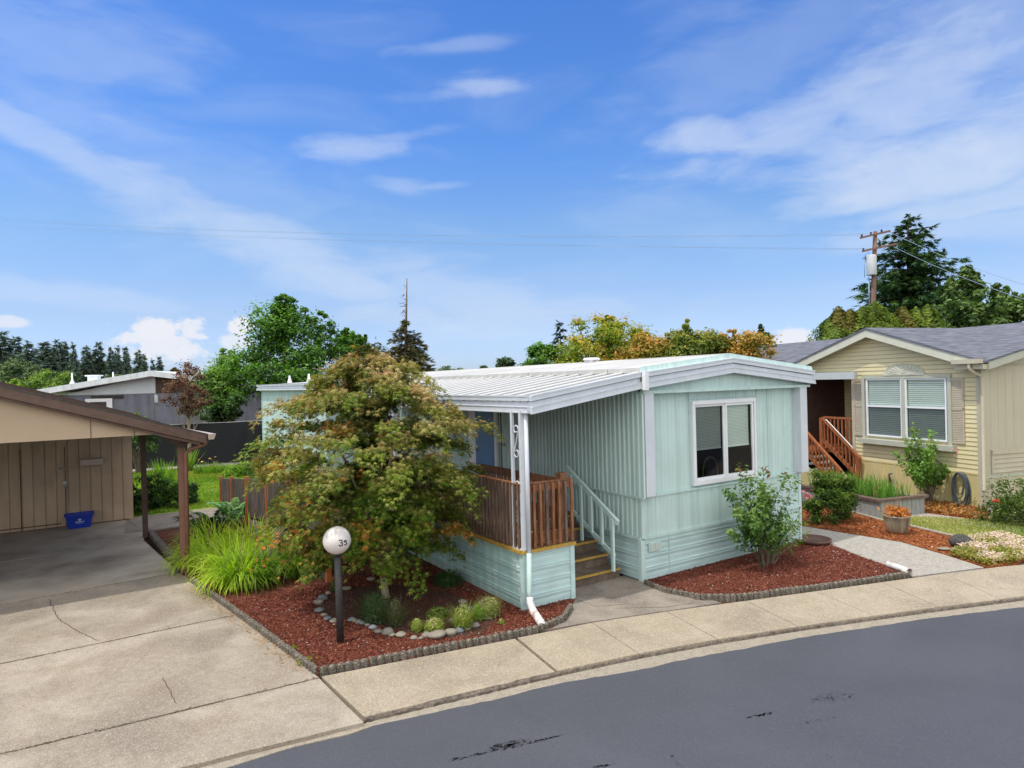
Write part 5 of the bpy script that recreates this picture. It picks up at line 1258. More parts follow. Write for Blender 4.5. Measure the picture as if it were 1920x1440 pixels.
# window pair
wn = MB(TL)
for (s0, s1, z0, z1) in ((ws0-.12, ws1+.12, wz1-.0, wz1+.09), (ws0-.02,ws0-.12,wz0-.1,wz1), (ws1+.02,ws1+.12,wz0-.1,wz1), (2.10,2.20,wz0,wz1)): wn.box(s0, s1, -.07, .02, z0, z1)
wn = wn.build('window', M['trim2'], ch2)
MB(TL).box(ws0-.22,ws1+.16,-.20,-.0,wz0-.22,wz0-.08).build('sill', M['trim2'], wn)
for (s0, s1) in ((.88,2.10),(2.20,3.40)):
    mb = MB(TL); w_ = .045; zm = 2.52
    for (p, q, c, d) in ((s0,s1,wz1-w_,wz1),(s0,s1,wz0,wz0+w_),(s0,s0+w_,wz0+w_,wz1-w_),(s1-w_,s1,wz0+w_,wz1-w_),(s0+w_,s1-w_,zm-.025,zm+.025)): mb.box(p,q,-.05,.0,c,d)
    mb.build('sash', M['white_trim'], wn)
    for (z0, z1, mm) in ((zm+.025,wz1-w_,'glass'),(wz0+w_,zm-.025,'glass2')): MB(TL).quad((s0+w_,-.02,z0),(s1-w_,-.02,z0),(s1-w_,-.02,z1),(s0+w_,-.02,z1)).build('pane', M[mm], wn, recalc=False)
    mb = MB(TL); z = wz1-w_; st = .055
    while z > wz0+.05:
        mb.add([(s0+.05,.012,z),(s1-.05,.012,z),(s1-.05,.024,z-st*.86),(s0+.05,.024,z-st*.86)], [(0,1,2,3)]); z -= st
    mb.build('blind', M['blind'], wn, recalc=False)
MB(TL).box(ws0-.1,ws1+.1,.13,.15,wz0-.1,wz1+.1).build('backing', M['room'], wn)
for (s0, s1) in ((.42,.80),(3.50,3.86)):
    sh = MB(TL); sh.box(s0,s1,-.045,-.02,1.62,1.68); sh.box(s0,s1,-.045,-.02,3.24,3.32); sh.box(s0,s0+.045,-.045,-.02,1.68,3.24); sh.box(s1-.045,s1,-.045,-.02,1.68,3.24); sh.box(s0,s1,-.045,-.02,2.48,2.54); z = 1.69
    while z < 3.22: sh.add([(s0+.045,-.04,z),(s1-.045,-.04,z),(s1-.045,-.022,z+.04),(s0+.045,-.022,z+.04)], [(0,1,2,3)]); z += .045
    sh.build('shutter', M['shutter'], ch2)
# fan ornament
fn = MB(TL); cs, cz, fr_ = 2.13, 3.42, .64
prev = None; rim = []
for i in range(25):
    t = math.pi*i/24; rim.append((math.cos(t), math.sin(t)*.50))
for (r0, r1, o0, o1) in ((.86,1.0,-.05,-.07),(0,.86,-.03,-.045)):
    for (p, q) in zip(rim, rim[1:]):
        fn.add([(cs+p[0]*fr_*r0,o0,cz+p[1]*fr_*r0),(cs+q[0]*fr_*r0,o0,cz+q[1]*fr_*r0),(cs+q[0]*fr_*r1,o1,cz+q[1]*fr_*r1),(cs+p[0]*fr_*r1,o1,cz+p[1]*fr_*r1),(cs+p[0]*fr_*r1,0,cz+p[1]*fr_*r1),(cs+q[0]*fr_*r1,0,cz+q[1]*fr_*r1)], [(0,1,2,3),(3,2,5,4)])
fn.box(cs-fr_,cs+fr_,-.07,-.0,cz-.05,cz-.0)
for i in range(1, 12):
    t = math.pi*i/12; fn.bar((cs+.1*math.cos(t),-.04,cz+.05*math.sin(t)),(cs+.85*fr_*math.cos(t),-.05,cz+.85*fr_*.5*math.sin(t)),.03,.02,(0,1,0))
fn.build('fan_ornament', M['fascia2'], ch2, recalc=False)
# porch recess: beam, door
mb = MB(TL); mb.box(3.55,6.3,-.32,-.2,3.32,3.54); mb.build('porch_beam', M['beam2'], ch2)
mb = MB(TL); mb.box(3.92,6.25,-.3,1.9,3.5,3.54); mb.build('porch_ceiling', M['trim2'], ch2)
mb = MB(TL); mb.box(4.5,5.5,1.80,1.86,1.15,3.2); dd_ = mb.build('door', M['door_red'], ch2)
mb = MB(TL); mb.box(4.2,4.32,1.78,1.87,1.1,3.3); mb.box(5.6,5.72,1.78,1.87,1.1,3.3); mb.build('door_frame', M['darkwood'], ch2)
mb = MB(TL); mb.box(6.1,6.2,.0,1.9,0,3.5); mb.build('wall', M['darkwood'], ch2)
# entry stairs of the cream house
st2 = thing('entry_stairs', 'reddish stained wooden stairs and railings leading up to the cream house door', 'stairs', (19.5,11,0))
mb = MB(TL); mb.box(3.93,6.1,-.05,1.85,1.0,1.10); mb.box(5.0,6.4,-1.35,-.05,1.0,1.10); mb.build('landing', M['redwood'], st2)
nst = 6
for i in range(nst):
    z = 1.05-(i+1)*.165; s = 5.0-(i+1)*.21*1.0
    MB(TL).box(s, s+.27, -1.25, -.12, z-.03, z+.015).build('tread', M['planterwood'], st2)
zr = lambda s: 1.04+.79*(s-3.68)
for (o, nm, s0) in ((-.16,'stair_railing',3.62),(-1.22,'stair_railing',3.30)):
    r = MB(TL); r.bar(TL(0,0,0) and (s0-.08, o, zr(s0-.08)), (5.02, o, zr(5.02)), .09, .06); r.bar((s0, o, zr(s0)-.62),(5.0, o, zr(5.0)-.68),.04,.12)
    r.box(s0-.05,s0+.05,o-.05,o+.05,0,zr(s0)-.02); r.box(4.97,5.08,o-.05,o+.05,0,2.10)
    r = r.build(nm, M['redwood'], st2)
    s = s0+.15
    while s < 4.95: MB(TL).box(s, s+.045, o-.02, o+.02, zr(s)-.68, zr(s)-.03).build('baluster', M['redwood'], r); s += .14
mb = MB(TL); mb.tube([(4.85,-.17,zr(4.85)+.08),(4.8,-.17,zr(4.8)+.10),(3.85,-.17,zr(3.85)+.10),(3.8,-.17,zr(3.8)+.06)], .016, 8); mb.build('grab_rail', M['white_trim'], st2)
r = MB(TL); r.box(3.95,5.05,-.06,-.02,2.08,2.14); r.box(3.95,5.05,-.05,-.02,1.22,1.28); r.bar((5.05,-1.25,2.1),(6.3,-1.25,2.1),.05,.07); r = r.build('landing_railing', M['redwood'], st2)
s = 4.0
while s < 5.0: MB(TL).box(s, s+.05, -.055, -.02, 1.12, 2.08).build('baluster', M['redwood'], r); s += .15
s = 5.2
while s < 6.3: MB(TL).box(s, s+.05, -1.27, -1.23, 1.1, 2.08).build('baluster', M['redwood'], r); s += .15
mb = MB(TL); mb.extr([(3.5,-1.3,0),(5.3,-1.3,0),(5.3,-1.3,1.0),(4.9,-1.3,1.0)], (0,.03,0)); mb.extr([(3.7,-.14,0),(5.0,-.14,0),(5.0,-.14,1.0),(4.9,-.14,1.0)], (0,.03,0)); mb.box(5.3,6.4,-1.33,-1.3,0,1.0); mb.build('stringer', M['cream_skirt'], st2)

# planter box with irises
pb = thing('planter_box', 'weathered grey plank planter box filled with iris leaves below the stairs', 'planter', (15.8, 8.35, 0))
PP = np.array([15.8, 8.35]); TPn = lambda s, o, z: (PP[0]+a2[0]*s+b2[0]*o, PP[1]+a2[1]*s+b2[1]*o, z)
mb = MB(TPn)
s = 0
while s < 2.6: mb.box(s, s+.13, -.02, .02, 0, .40+random.uniform(-.01,.01)); s += .14
o = 0
while o < 1.4: mb.box(-.02, .02, o, o+.13, 0, .40+random.uniform(-.01,.01)); o += .14
mb.box(2.6,2.64,0,1.4,0,.4); mb.box(0,2.6,1.38,1.42,0,.4); mb.build('plank_side', M['planterwood'], pb)
mb = MB(TPn); mb.box(-.06,2.7,-.07,.08,.40,.46); mb.box(-.07,.08,.08,1.5,.402,.462); mb.build('cap_rail', M['deck_weathered'], pb)
mb = MB(TPn); mb.box(.03,2.58,.03,1.38,.3,.37); mb.build('soil', M['soil'], pb)
ir_ = thing('iris_clump', 'green iris leaves with dried flower stalks growing in the plank planter', 'plants', TPn(1.3,.7,.37))
blades('leaves', TPn(1.25,.65,.37), 420, 1, .56, [(.07,.17,.03),(.14,.30,.05),(.26,.42,.09)], parent=ir_, width=.036, curl=.35, tilt0=.2, seed=11, square=(a2*2.3, b2*1.1))
blades('flower_stalk', TPn(.7,.9,.37), 14, .6, 1.0, [(.35,.25,.12),(.55,.45,.28)], parent=ir_, width=.016, curl=.1, tilt0=.1, seed=12)
# hose on the wall
hs = thing('garden_hose', 'dark blue garden hose coiled on the cream house skirting', 'hose', TL(.35,-.1,.4))
mb = MB(TL)
for k in range(9):
    w_ = (.22,.19,.23,.16,.21,.10,.18,.2,.13)[k]; h_ = (.48,.43,.51,.38,.45,.28,.40,.49,.33)[k]; pts = []
    for i in range(25):
        t = 2*math.pi*i/24; pts.append((.52+w_*math.sin(t), -.05-.014*k-.01*math.sin(t*2+k), .90-h_+h_*math.cos(t)))
    mb.tube(pts, .0125, 7, cap=False)
mb.tube([(.6,-.18,.15),(.2,-.35,.03),(-.2,-.5,.025),(-.35,-.45,.03)], .016, 7); mb.build('coil', M['hose'], hs)
mb = MB(TL); mb.box(.44,.60,-.14,-.02,.84,.90); mb.build('hanger', M['metal'], hs)
pl = thing('splash_tray', 'pale blue grey splash tray on the ground under the hose', 'tray', TL(-.1,-.6,.02))
mb = MB(TL); mb.box(-.35,.3,-.75,-.5,.01,.05); mb.build('tray', M['beam2'], pl)
cb = thing('standpipe', 'bent brown standpipe beside the cream skirting left of the rose', 'pipe', TL(2.55,-.15,0))
mb = MB(TL); mb.tube([(2.62,-.1,.0),(2.62,-.1,.55),(2.60,-.12,.6),(2.5,-.13,.62)], .022, 8); mb.build('pipe', M['trunk'], cb)
mb = MB(TL); mb.tube([(2.6,-.08,.5),(2.55,-.1,.25),(2.3,-.12,.08),(1.5,-.14,.05),(.6,-.15,.06),(.2,-.2,.05)], .015, 6); mb.build('cable', M['room'], cb)

# ------------------------------------------------------------------ utility pole and wires
up = thing('utility_pole', 'brown wooden utility pole with two crossarms and grey transformer', 'utility pole', (30.4,16.1,0))
PB = Vector((30.35,16.1,0)); PT = Vector(D(1641,434,30)); PT2 = Vector((PB.x+(PT.x-PB.x), PT.y, PT.z))
mb = MB(); base = Vector(D(1637,575,30)); dirp = (PT-base); foot = base-dirp*(base.z/dirp.z)
mb.tube([foot, base, PT], [.15,.115,.09], 12); mb.build('pole', M['polewood'], up)
def D30(x, y): return Vector(D(x, y, 30))
for (p, q) in (((1608,447),(1664,434)),((1612,472),(1676,458))):
    MB().bar(D30(*p)+Vector((0,-.12,0)), D30(*q)+Vector((0,-.12,0)), .07, .085).build('crossarm', M['polewood'], up)
for (x, y) in ((1611,443),(1628,439),(1648,434),(1614,469)):
    p = D30(x, y); MB().lathe(p+Vector((0,-.12,-.05)), [(.02,0),(.05,.03),(.03,.06),(.055,.09),(.0,.13)], 8).build('insulator', M['room'], up)
t_ = D30(1629,517)+Vector((-.02,-.15,0)); mb = MB(); mb.lathe(t_, [(0,0),(.2,.0),(.21,.03),(.21,.88),(.19,.92),(0,.93)], 18); tf = mb.build('transformer', M['transf'], up)
for (x, y) in ((1624,484),(1631,484)): MB().lathe(D30(x,y)+Vector((0,-.25,-.08)), [(.02,0),(.035,.05),(.02,.1),(.03,.14),(0,.16)], 8).build('bushing', M['room'], tf)
mb = MB(); mb.tube([D30(1624,490),D30(1622,478),D30(1627,473),D30(1632,480)], .012, 5); mb.tube([D30(1629,520),D30(1630,575)], .03, 6); mb.tube([D30(1621,482),D30(1621,520)], .015, 5); mb.build('lead', M['wire'], up)
MB().box(*[v for pr in zip(D30(1623,590)-Vector((.08,.08,.1)), D30(1623,590)+Vector((.08,.08,.1))) for v in pr]).build('junction_box', M['transf'], up)
def wire(p, q, sag, label, r=.0055, tags='wires strung from the utility pole'):
    p = Vector(p); q = Vector(q); pts = [p.lerp(q, i/30)-Vector((0,0,sag*4*(i/30)*(1-i/30))) for i in range(31)]
    mb = MB(); mb.tube(pts, r, 5); return tag(mb.build('power_line', M['wire'], loc=tuple(p)), label, 'power line', tags)
L0 = lambda y: D(-260, y, 46)
wire(D30(1611,441), L0(388), .75, 'uppermost thin power line running left from the pole across the sky')
wire(D30(1628,438), L0(393), .75, 'second power line down, just under the uppermost one')
wire(D30(1613,468), L0(405), .42, 'third power line down running left across the sky')
wire(D30(1660,466), L0(410), .45, 'lowest power line running left across the sky')
Rr = lambda y: D(2150, y, 24)
wire(D30(1661,432), Rr(590), .4, 'upper wire slanting down right from the pole past the tall conifer', .010)
wire(D30(1668,459), Rr(620), .4, 'lower wire slanting down right from the pole past the tall conifer', .010)
# ------------------------------------------------------------------ vegetation
GREEN = [(.02,.045,.010),(.045,.10,.018),(.09,.20,.028),(.17,.33,.045)]
DEEP = [(.010,.028,.010),(.025,.06,.018),(.055,.115,.030),(.10,.18,.045)]
FIR = [(.008,.020,.012),(.018,.042,.022),(.04,.075,.035),(.075,.12,.05)]
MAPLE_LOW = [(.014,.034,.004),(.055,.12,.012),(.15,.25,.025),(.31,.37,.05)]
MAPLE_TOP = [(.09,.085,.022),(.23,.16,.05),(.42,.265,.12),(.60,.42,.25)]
# Japanese maple in front of the porch
rng = np.random.default_rng(21); random.seed(21)
mp = thing('japanese_maple', 'spreading Japanese maple with tiered bronze-green leaves in front of the porch', 'tree', (3.99,10.12,0))
CX, CY = 3.84, 10.25
def rad_at(z):
    zs = [.55,.85,1.2,1.8,2.4,3.0,3.45,3.8,4.05]; rs = [.80,1.15,1.50,1.84,1.86,1.74,1.36,.82,.28]
    return np.interp(z, zs, rs)*.93
pads = []
tiers = [.95,1.18,1.45,1.8,2.15,2.5,2.85,3.2,3.5,3.75,3.97]
for ti, z in enumerate(tiers):
    R0 = rad_at(z); n = int(9+R0*13)
    for k in range(n):
        a = 2*math.pi*(k+random.random()*.9)/n; q = 1-.55*random.random()**1.5
        if k % 4 == 0: q = random.uniform(.0,.5)
        rr = R0*q*random.uniform(.86,1.10)
        pads.append((CX+math.cos(a)*rr*1.0, CY+math.sin(a)*rr, z+random.uniform(-.14,.14)-.22*(q-.6), q))
pads = np.array(pads); K = len(pads)
per = 185
idx = np.repeat(np.arange(K), per); n = len(idx)
pr = rng.uniform(.16,.36,K); an = rng.uniform(0,2*np.pi,n); rr = np.sqrt(rng.random(n))*pr[idx]
outa = np.arctan2(pads[:,1]-CY, pads[:,0]-CX)
# pads are elongated outward and droop at the rim
lx = rr*np.cos(an)*1.35; ly = rr*np.sin(an)*.85
px_ = lx*np.cos(outa[idx])-ly*np.sin(outa[idx]); py_ = lx*np.sin(outa[idx])+ly*np.cos(outa[idx])
pz_ = -.55*(lx/np.maximum(pr[idx],.01))**2*pr[idx]*np.where(lx > 0, 1, .2)+rng.normal(0,.035,n)+rng.uniform(-.07,.05,n)
P = np.stack([pads[idx,0]+px_, pads[idx,1]+py_, pads[idx,2]+pz_], 1)
od = np.stack([np.cos(outa[idx]), np.sin(outa[idx]), np.full(n,-.55)], 1)+rng.normal(0,.45,(n,3))
nr = np.array([0,0,1.0])+rng.normal(0,.42,(n,3))+.35*np.stack([np.cos(outa[idx]),np.sin(outa[idx]),np.zeros(n)],1)
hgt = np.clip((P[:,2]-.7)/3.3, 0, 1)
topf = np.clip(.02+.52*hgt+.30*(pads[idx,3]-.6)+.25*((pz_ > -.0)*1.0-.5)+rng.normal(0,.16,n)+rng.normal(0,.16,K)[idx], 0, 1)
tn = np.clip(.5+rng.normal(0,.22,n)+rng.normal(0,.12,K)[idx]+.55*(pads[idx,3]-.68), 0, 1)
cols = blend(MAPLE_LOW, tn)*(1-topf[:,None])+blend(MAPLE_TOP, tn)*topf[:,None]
oz = ((rng.random(K) < .05)[idx] & (rng.random(n) < .5)) | (rng.random(n) < .012)
lowleft = ((P[:,0]-CX) < -.9) & (P[:,2] < 2.0) & (rng.random(n) < .12)
oz = oz | lowleft
cols[oz] = blend([(.40,.13,.03),(.55,.24,.05),(.55,.36,.07)], rng.random(oz.sum()))*.85
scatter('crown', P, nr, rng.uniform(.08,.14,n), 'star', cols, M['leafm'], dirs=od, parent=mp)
mb = MB()
mb.tube([(3.99,10.12,-.02),(3.975,10.12,.06),(3.95,10.14,.35),(3.91,10.17,.72),(3.93,10.2,1.1)], [.085,.062,.052,.047,.05], 12)
for k in range(9):
    a = k*2.4; e = Vector((CX+math.cos(a)*random.uniform(.5,1.2), CY+math.sin(a)*random.uniform(.5,1.2), random.uniform(1.5,3.7))); s = Vector((3.93,10.2,random.uniform(.75,1.1)))
    m1 = s.lerp(e,.35)+Vector((0,0,.12)); m2 = s.lerp(e,.7)+Vector((0,0,.08))
    mb.tube([s,m1,m2,e],[.032,.024,.016,.006],6,cap=False)
    for j in range(7):
        t = Vector(pads[random.randrange(K)][:3])
        if (t-m2).length < 1.4: mb.tube([m2,m2.lerp(t,.5)+Vector((0,0,.05)),t],[.012,.008,.003],5,cap=False)
mb.build('trunk', M['paletrunk'], mp)
# arching strap-leaved clumps with orange flowers
YG = [(.16,.28,.015),(.32,.48,.03),(.50,.66,.05),(.66,.76,.12)]
DG = [(.04,.11,.012),(.10,.22,.02),(.22,.38,.035),(.36,.5,.06)]
CL = [(395,1040,.62,YG,0),(425,1075,.6,YG,0),(470,1050,.66,YG,0),(440,1100,.55,YG,0),(500,1085,.58,DG,1),(560,1078,.58,DG,1),(375,1065,.5,YG,0),(470,1100,.5,DG,1)]
labs = ['far left daylily clump with tall lime leaves by the carport post','lime daylily clump spilling over the driveway edging, second from the left','central tall clump of lime daylily leaves in front of the ramp','front daylily clump drooping onto the driveway edge','green clump with orange blooms left of the lamp post','rightmost clump with orange blooms nearest the maple','small daylily clump touching the foot of the carport post','short green clump in front of the central lime one']
for i, (px, py, L, pal, fl) in enumerate(CL):
    x, y = G(px, py); dl = thing('daylily_clump', labs[i], 'plant', (x, y, .01))
    blades('leaves', (x, y, .01), 400, .28, L*1.5, pal, parent=dl, width=.027, curl=2.2, tilt0=.32, lean=(-.5,-.6) if not fl else (.25,-.3), spread=.9, seed=30+i, seg=7)
    if fl:
        sc = MB(); pts = []
        for k in range(22 if i != 7 else 9):
            a = random.uniform(-2.2,1.2); r = random.uniform(.25,.62); tx, ty, tz = x+math.cos(a)*r, y+math.sin(a)*r, random.uniform(.42,.78)
            sc.tube([(x,y,.02),(x+(tx-x)*.4,y+(ty-y)*.4,tz*.75),(tx,ty,tz)], [.005,.004,.003], 4, cap=False); pts.append((tx,ty,tz)); pts.append((tx+random.uniform(-.05,.05),ty+random.uniform(-.05,.05),tz+random.uniform(-.03,.04)))
        sc.build('flower_stalk', M['orange_post'] if False else M['trunk'], dl); flowers(dl, pts, .07, M['petal_o'])
# ferns
def fern(px, py, n, L, pal, label, seed, lean=(0,0)):
    r = np.random.default_rng(seed); x, y = G(px, py); t = thing('fern', label, 'fern', (x, y, .01)); P = []; Dv = []; S = []; C = []; N_ = []
    for k in range(n):
        a = 2*math.pi*k/n+r.normal(0,.2); l = L*r.uniform(.7,1.1); tone = r.uniform(-.15,.2)
        for s in range(26):
            q = (s+1)/27; rad = l*q*.85; z = l*(.75*math.sin(q*2.0)); cx, cy = x+math.cos(a)*rad, y+math.sin(a)*rad
            for sd in (-1,1):
                w = .20*l*math.sin(math.pi*min(1,q*.9+.1))+.02
                P.append((cx-math.sin(a)*sd*w*.45, cy+math.cos(a)*sd*w*.45, z)); Dv.append((math.cos(a)*.5-math.sin(a)*sd, math.sin(a)*.5+math.cos(a)*sd, -.2)); S.append(w*1.0); C.append(.5+tone+r.normal(0,.08)); N_.append((0,0,1))
    P = np.array(P); scatter('fronds', P, np.array(N_)+r.normal(0,.15,(len(P),3)), np.array(S), 'leaf', blend(pal, np.array(C)), M['leaf'], dirs=np.array(Dv), parent=t)
fern(410,1005,18,.72,[(.02,.06,.02),(.05,.12,.035),(.09,.20,.05)],'dark green fern in the shade behind the lime daylilies',1)
fern(440,985,12,.85,[(.14,.32,.12),(.28,.50,.22),(.42,.62,.32)],'bright green fern in front of the ramp posts',2)
fern(375,1010,14,.7,[(.015,.04,.012),(.04,.09,.025),(.07,.14,.035)],'low dark fern between carport post and daylilies',3)
# heathers and small plants round the ring
HE = [(.05,.07,.03),(.12,.16,.06),(.22,.26,.10)]; HY = [(.12,.16,.03),(.28,.34,.07),(.45,.48,.14)]
def heather(px, py, w, h, pal, label, seed, leaf=.03, n=1500, tips=None):
    x, y = G(px, py); dist = math.hypot(x, y); r = w/1221.87*dist/2; hh = h/1221.87*dist*1.02
    t = thing('heather', label, 'plant', (x, y, .01))
    blades('sprigs', (x,y,.01), int(n/4), r*.55, hh*1.15, pal, parent=t, width=.006, curl=.7, tilt0=.42, spread=1, seed=seed, seg=4)
    rg = np.random.default_rng(seed+7); d = unit(rg.normal(size=(n,3))); d[:,2] = np.abs(d[:,2]); q = rg.random(n)**.4
    P = np.stack([x+d[:,0]*r*q, y+d[:,1]*r*q, .03+d[:,2]*hh*q],1); c = blend(pal, .25+.6*d[:,2]+rg.normal(0,.15,n))
    if tips is not None: k = (rg.random(n) < .15) & (d[:,2] > .5); c[k] = tips
    scatter('foliage', P, d+np.array([0,0,.5])+rg.normal(0,.5,(n,3)), rg.uniform(.6,1.3,n)*leaf, 'leaf', c, M['leaf'], parent=t)
heather(705,1166,56,50,[(.03,.06,.025),(.07,.13,.05),(.14,.22,.09)],'large grey green heather at the foot of the maple trunk',51,n=2600)
heather(742,1176,30,50,[(.06,.07,.035),(.13,.14,.07),(.22,.23,.12)],'brownish heather right of the large grey green one',52,n=1200)
heather(782,1186,22,22,HY,'smallest yellow green heather at the front of the ring',53,n=700)
heather(815,1186,40,24,HY,'low yellow green heather above the long flat oval stone',54,tips=(.6,.5,.42))
heather(868,1180,40,44,HY,'upright yellow green heather at the right of the ring',55,tips=(.6,.55,.42),n=2000)
heather(915,1158,48,36,[(.14,.17,.05),(.30,.34,.10),(.42,.42,.20)],'spreading heather with dry flower tips nearest the porch skirting',56,tips=(.55,.42,.34),n=2000)
heather(898,1162,24,26,[(.10,.22,.03),(.20,.40,.05),(.32,.52,.09)],'bright green small plant left of the spreading heather',57,n=700,leaf=.05)
heather(820,1160,44,18,[(.07,.12,.02),(.15,.22,.04),(.25,.32,.07)],'low leafy groundcover in the shade between the heathers',58,n=500,leaf=.05)
heather(840,1098,60,26,[(.02,.05,.015),(.05,.10,.03),(.08,.15,.04)],'dark low plant in deep shade beside the porch skirting',59,n=900,leaf=.05)
heather(628,1110,18,22,HE,'thin brownish heather behind the lamp post',60,n=500)
heather(940,1172,14,8,HY,'tiny yellow green weed in the bark near the downspout',61,n=90,leaf=.03)
# rose bush in front of the window
RO = [(.015,.045,.012),(.04,.10,.025),(.09,.18,.045),(.22,.34,.07)]
def rose(name, label, loc, height, rx, ry, n, seed, pal=RO, leaf=.075, lean=(0,0), fl=None, flm=None):
    global rng
    rng = np.random.default_rng(seed); random.seed(seed)
    t = thing(name, label, 'shrub', loc); mb = MB(); P = []; tone = []
    for k in range(26):
        a = random.uniform(0, 6.28); q = random.random()**.4*random.uniform(.8,1.25); e = Vector(loc)+Vector((math.cos(a)*rx*q+lean[0]*random.random(), math.sin(a)*ry*q+lean[1]*random.random(), height*random.uniform(.42, 1.05)*(1-.18*q)))
        b = Vector(loc)+Vector((random.uniform(-.06,.06), random.uniform(-.06,.06), 0)); m1 = b.lerp(e,.5); m1.x = b.x+(e.x-b.x)*.3; m1.y = b.y+(e.y-b.y)*.3
        mb.tube([b, m1, e], [.009,.007,.003], 5, cap=False); tn = random.uniform(-.2,.2)
        for s in range(n//26):
            u = random.uniform(.40, 1.0)**.75; p = (b*(1-u)**2+m1*2*u*(1-u)+e*u*u); sp = .12*(1.1-.4*u)
            P.append((p.x+random.gauss(0,sp*.6), p.y+random.gauss(0,sp*.6), p.z+random.gauss(0,sp*.5))); tone.append(tn+.25*(u-.6))
    mb.build('stems', M['trunk'], t); P = np.array(P); N_ = len(P); dd = unit(P-(np.array(loc)+np.array([0,0,height*.5])))
    rg = np.random.default_rng(seed)
    cols = blend(pal, .42+np.array(tone)+.15*dd[:,2]+rg.normal(0,.16,N_)); hot = (P[:,2] > height*.85) & (rg.random(N_) < .25); cols[hot] = (.22,.09,.04)
    scatter('foliage', P, dd*.5+np.array([0,0,.6])+rg.normal(0,.5,(N_,3)), rg.uniform(.55,1.2,N_)*leaf, 'leaf', cols, M['leaf'], parent=t)
    if fl: flowers(t, fl, .13, M[flm])
    return t
rx_, ry_ = G(1430,1065)
rose('rose_bush','leggy dark green rose bush in front of the teal home window wall',(rx_,ry_-.0,0),2.0,.72,.5,2500,71,leaf=.105,pal=[(.03,.075,.015),(.08,.17,.035),(.18,.30,.075),(.34,.46,.13)])
rose('rose_bush','low lime green rose shoots leaning right at the teal home corner',(rx_+.35,ry_+.05,0),1.0,.55,.35,800,72,pal=[(.07,.15,.02),(.17,.30,.04),(.30,.46,.07)],lean=(.75,.15),leaf=.07)
p_ = G(1742,946)
rose('rose_bush','tall rose bush with pink blooms against the cream house under the window',(p_[0],p_[1],0),2.3,1.3,.6,3400,73,pal=[(.03,.08,.015),(.09,.20,.03),(.20,.36,.05),(.32,.48,.09)],leaf=.10,fl=[tuple(np.array(D(x,y,16.1))) for x,y in ((1785,842),(1796,846),(1790,854),(1770,834),(1743,826),(1797,843))],flm='petal_p')
shrub('shrub','dense rounded green shrub in the orange bark bed','shrub',(14.62,8.85,0),1.28,.58,[(.02,.045,.008),(.06,.12,.015),(.13,.22,.03),(.22,.32,.05)],n=14000,leaf=.06,stems=6,seed=3,nclump=70,crad=.34,kind='clump',low=.05)
x, y = G(1505,950); fl = thing('pink_flowers','pink azalea blooms peeking out beside the right corner of the teal home','flowers',(13.9,9.6,0))
P = np.array([13.75,9.5,.35])+rng.normal(0,1,(400,3))*np.array([.25,.35,.18]); scatter('foliage',P,rng.normal(size=(400,3)),rng.uniform(.04,.08,400),'leaf',blend([(.05,.12,.02),(.15,.28,.05),(.3,.38,.1)],rng.random(400)),M['leaf'],parent=fl)
pts = [tuple(D(1512+random.gauss(0,7), 926+random.gauss(0,5), 16.2)) for _ in range(16)]+[tuple(D(1521+random.gauss(0,5), 938+random.gauss(0,4), 16.0)) for _ in range(12)]+[tuple(D(1519+random.gauss(0,2), 962+random.gauss(0,3), 15.6)) for _ in range(4)]
flowers(fl, pts, .12, M['petal_p'])
# flowering groundcover in the corner
gp = [p for p in GP((1780,1043),(1850,1063),(1905,1058),(1920,1052),(1960,1048),(1990,1030),(1920,1022),(1880,1008),(1822,1016),(1800,1030))]
gpt = np.vstack([samp(gp, 9000)]); z = rng.uniform(.02,.14,len(gpt)); P = np.hstack([gpt, z[:,None]])
c = blend([(.10,.14,.02),(.25,.30,.05),(.42,.40,.10),(.45,.28,.10)], rng.random(len(P))); cl_ = np.sin(P[:,0]*5.1+1)*np.sin(P[:,1]*6.3)+rng.normal(0,.35,len(P))+(P[:,0]-14.2)*.6; k = (cl_ > .15) & (rng.random(len(P)) < .75); c[k] = np.array([.80,.64,.62])*rng.uniform(.75,1.1,(k.sum(),1)); P[k,2] += .03
scatter('groundcover', P, np.array([0,0,1.0])+rng.normal(0,.4,(len(P),3)), rng.uniform(.03,.07,len(P)), 'leaf', c, M['leaf'], label='pale pink flowering groundcover at the corner of the sidewalk', cat='groundcover', kind='stuff')
# dry orange litter and tufts by the cream house
gp = GP((1690,935),(1850,955),(1850,977),(1705,957),(1680,950)); g2 = samp(gp, 2600); P = np.hstack([g2, rng.uniform(.01,.10,(len(g2),1))])
scatter('dry_leaves', P, np.array([0,0,1.0])+rng.normal(0,.6,(len(P),3)), rng.uniform(.05,.12,len(P)), 'leaf', blend([(.20,.06,.02),(.45,.20,.06),(.62,.38,.16)], rng.random(len(P))), M['leaf'], label='dry orange and tan leaves littering the bed below the cream house', cat='dry leaves', kind='stuff')
# grass tufts
def tufts(poly, n, pal, L, w, label, seed):
    r = np.random.default_rng(seed); g2 = samp(poly, n); P = np.hstack([g2, np.zeros((n,1))])
    patch = .5+.5*np.sin(P[:,0]*1.7+1.3)*np.sin(P[:,1]*1.3+.4)
    P[:,2] = L*.4
    scatter('grass', P, np.stack([r.normal(0,.5,n)+.3, r.normal(0,.5,n)-.6, r.normal(.3,.3,n)],1), r.uniform(.5,1.3,n)*L, 'leaf', blend(pal, .5*patch+.5*r.random(n)), M['grass'], dirs=np.tile([0,0,1.0],(n,1))+r.normal(0,.3,(n,3)), label=label, cat='grass', kind='stuff')
tufts([(.9,21.1),(3.1,21.0),(5.4,20.2),(5.4,31.6),(-1,32.9),(-1,24)], 30000, [(.10,.20,.012),(.22,.36,.03),(.38,.46,.06)], .09, .02, 'bright green grass on the back lawn behind the carport', 81)
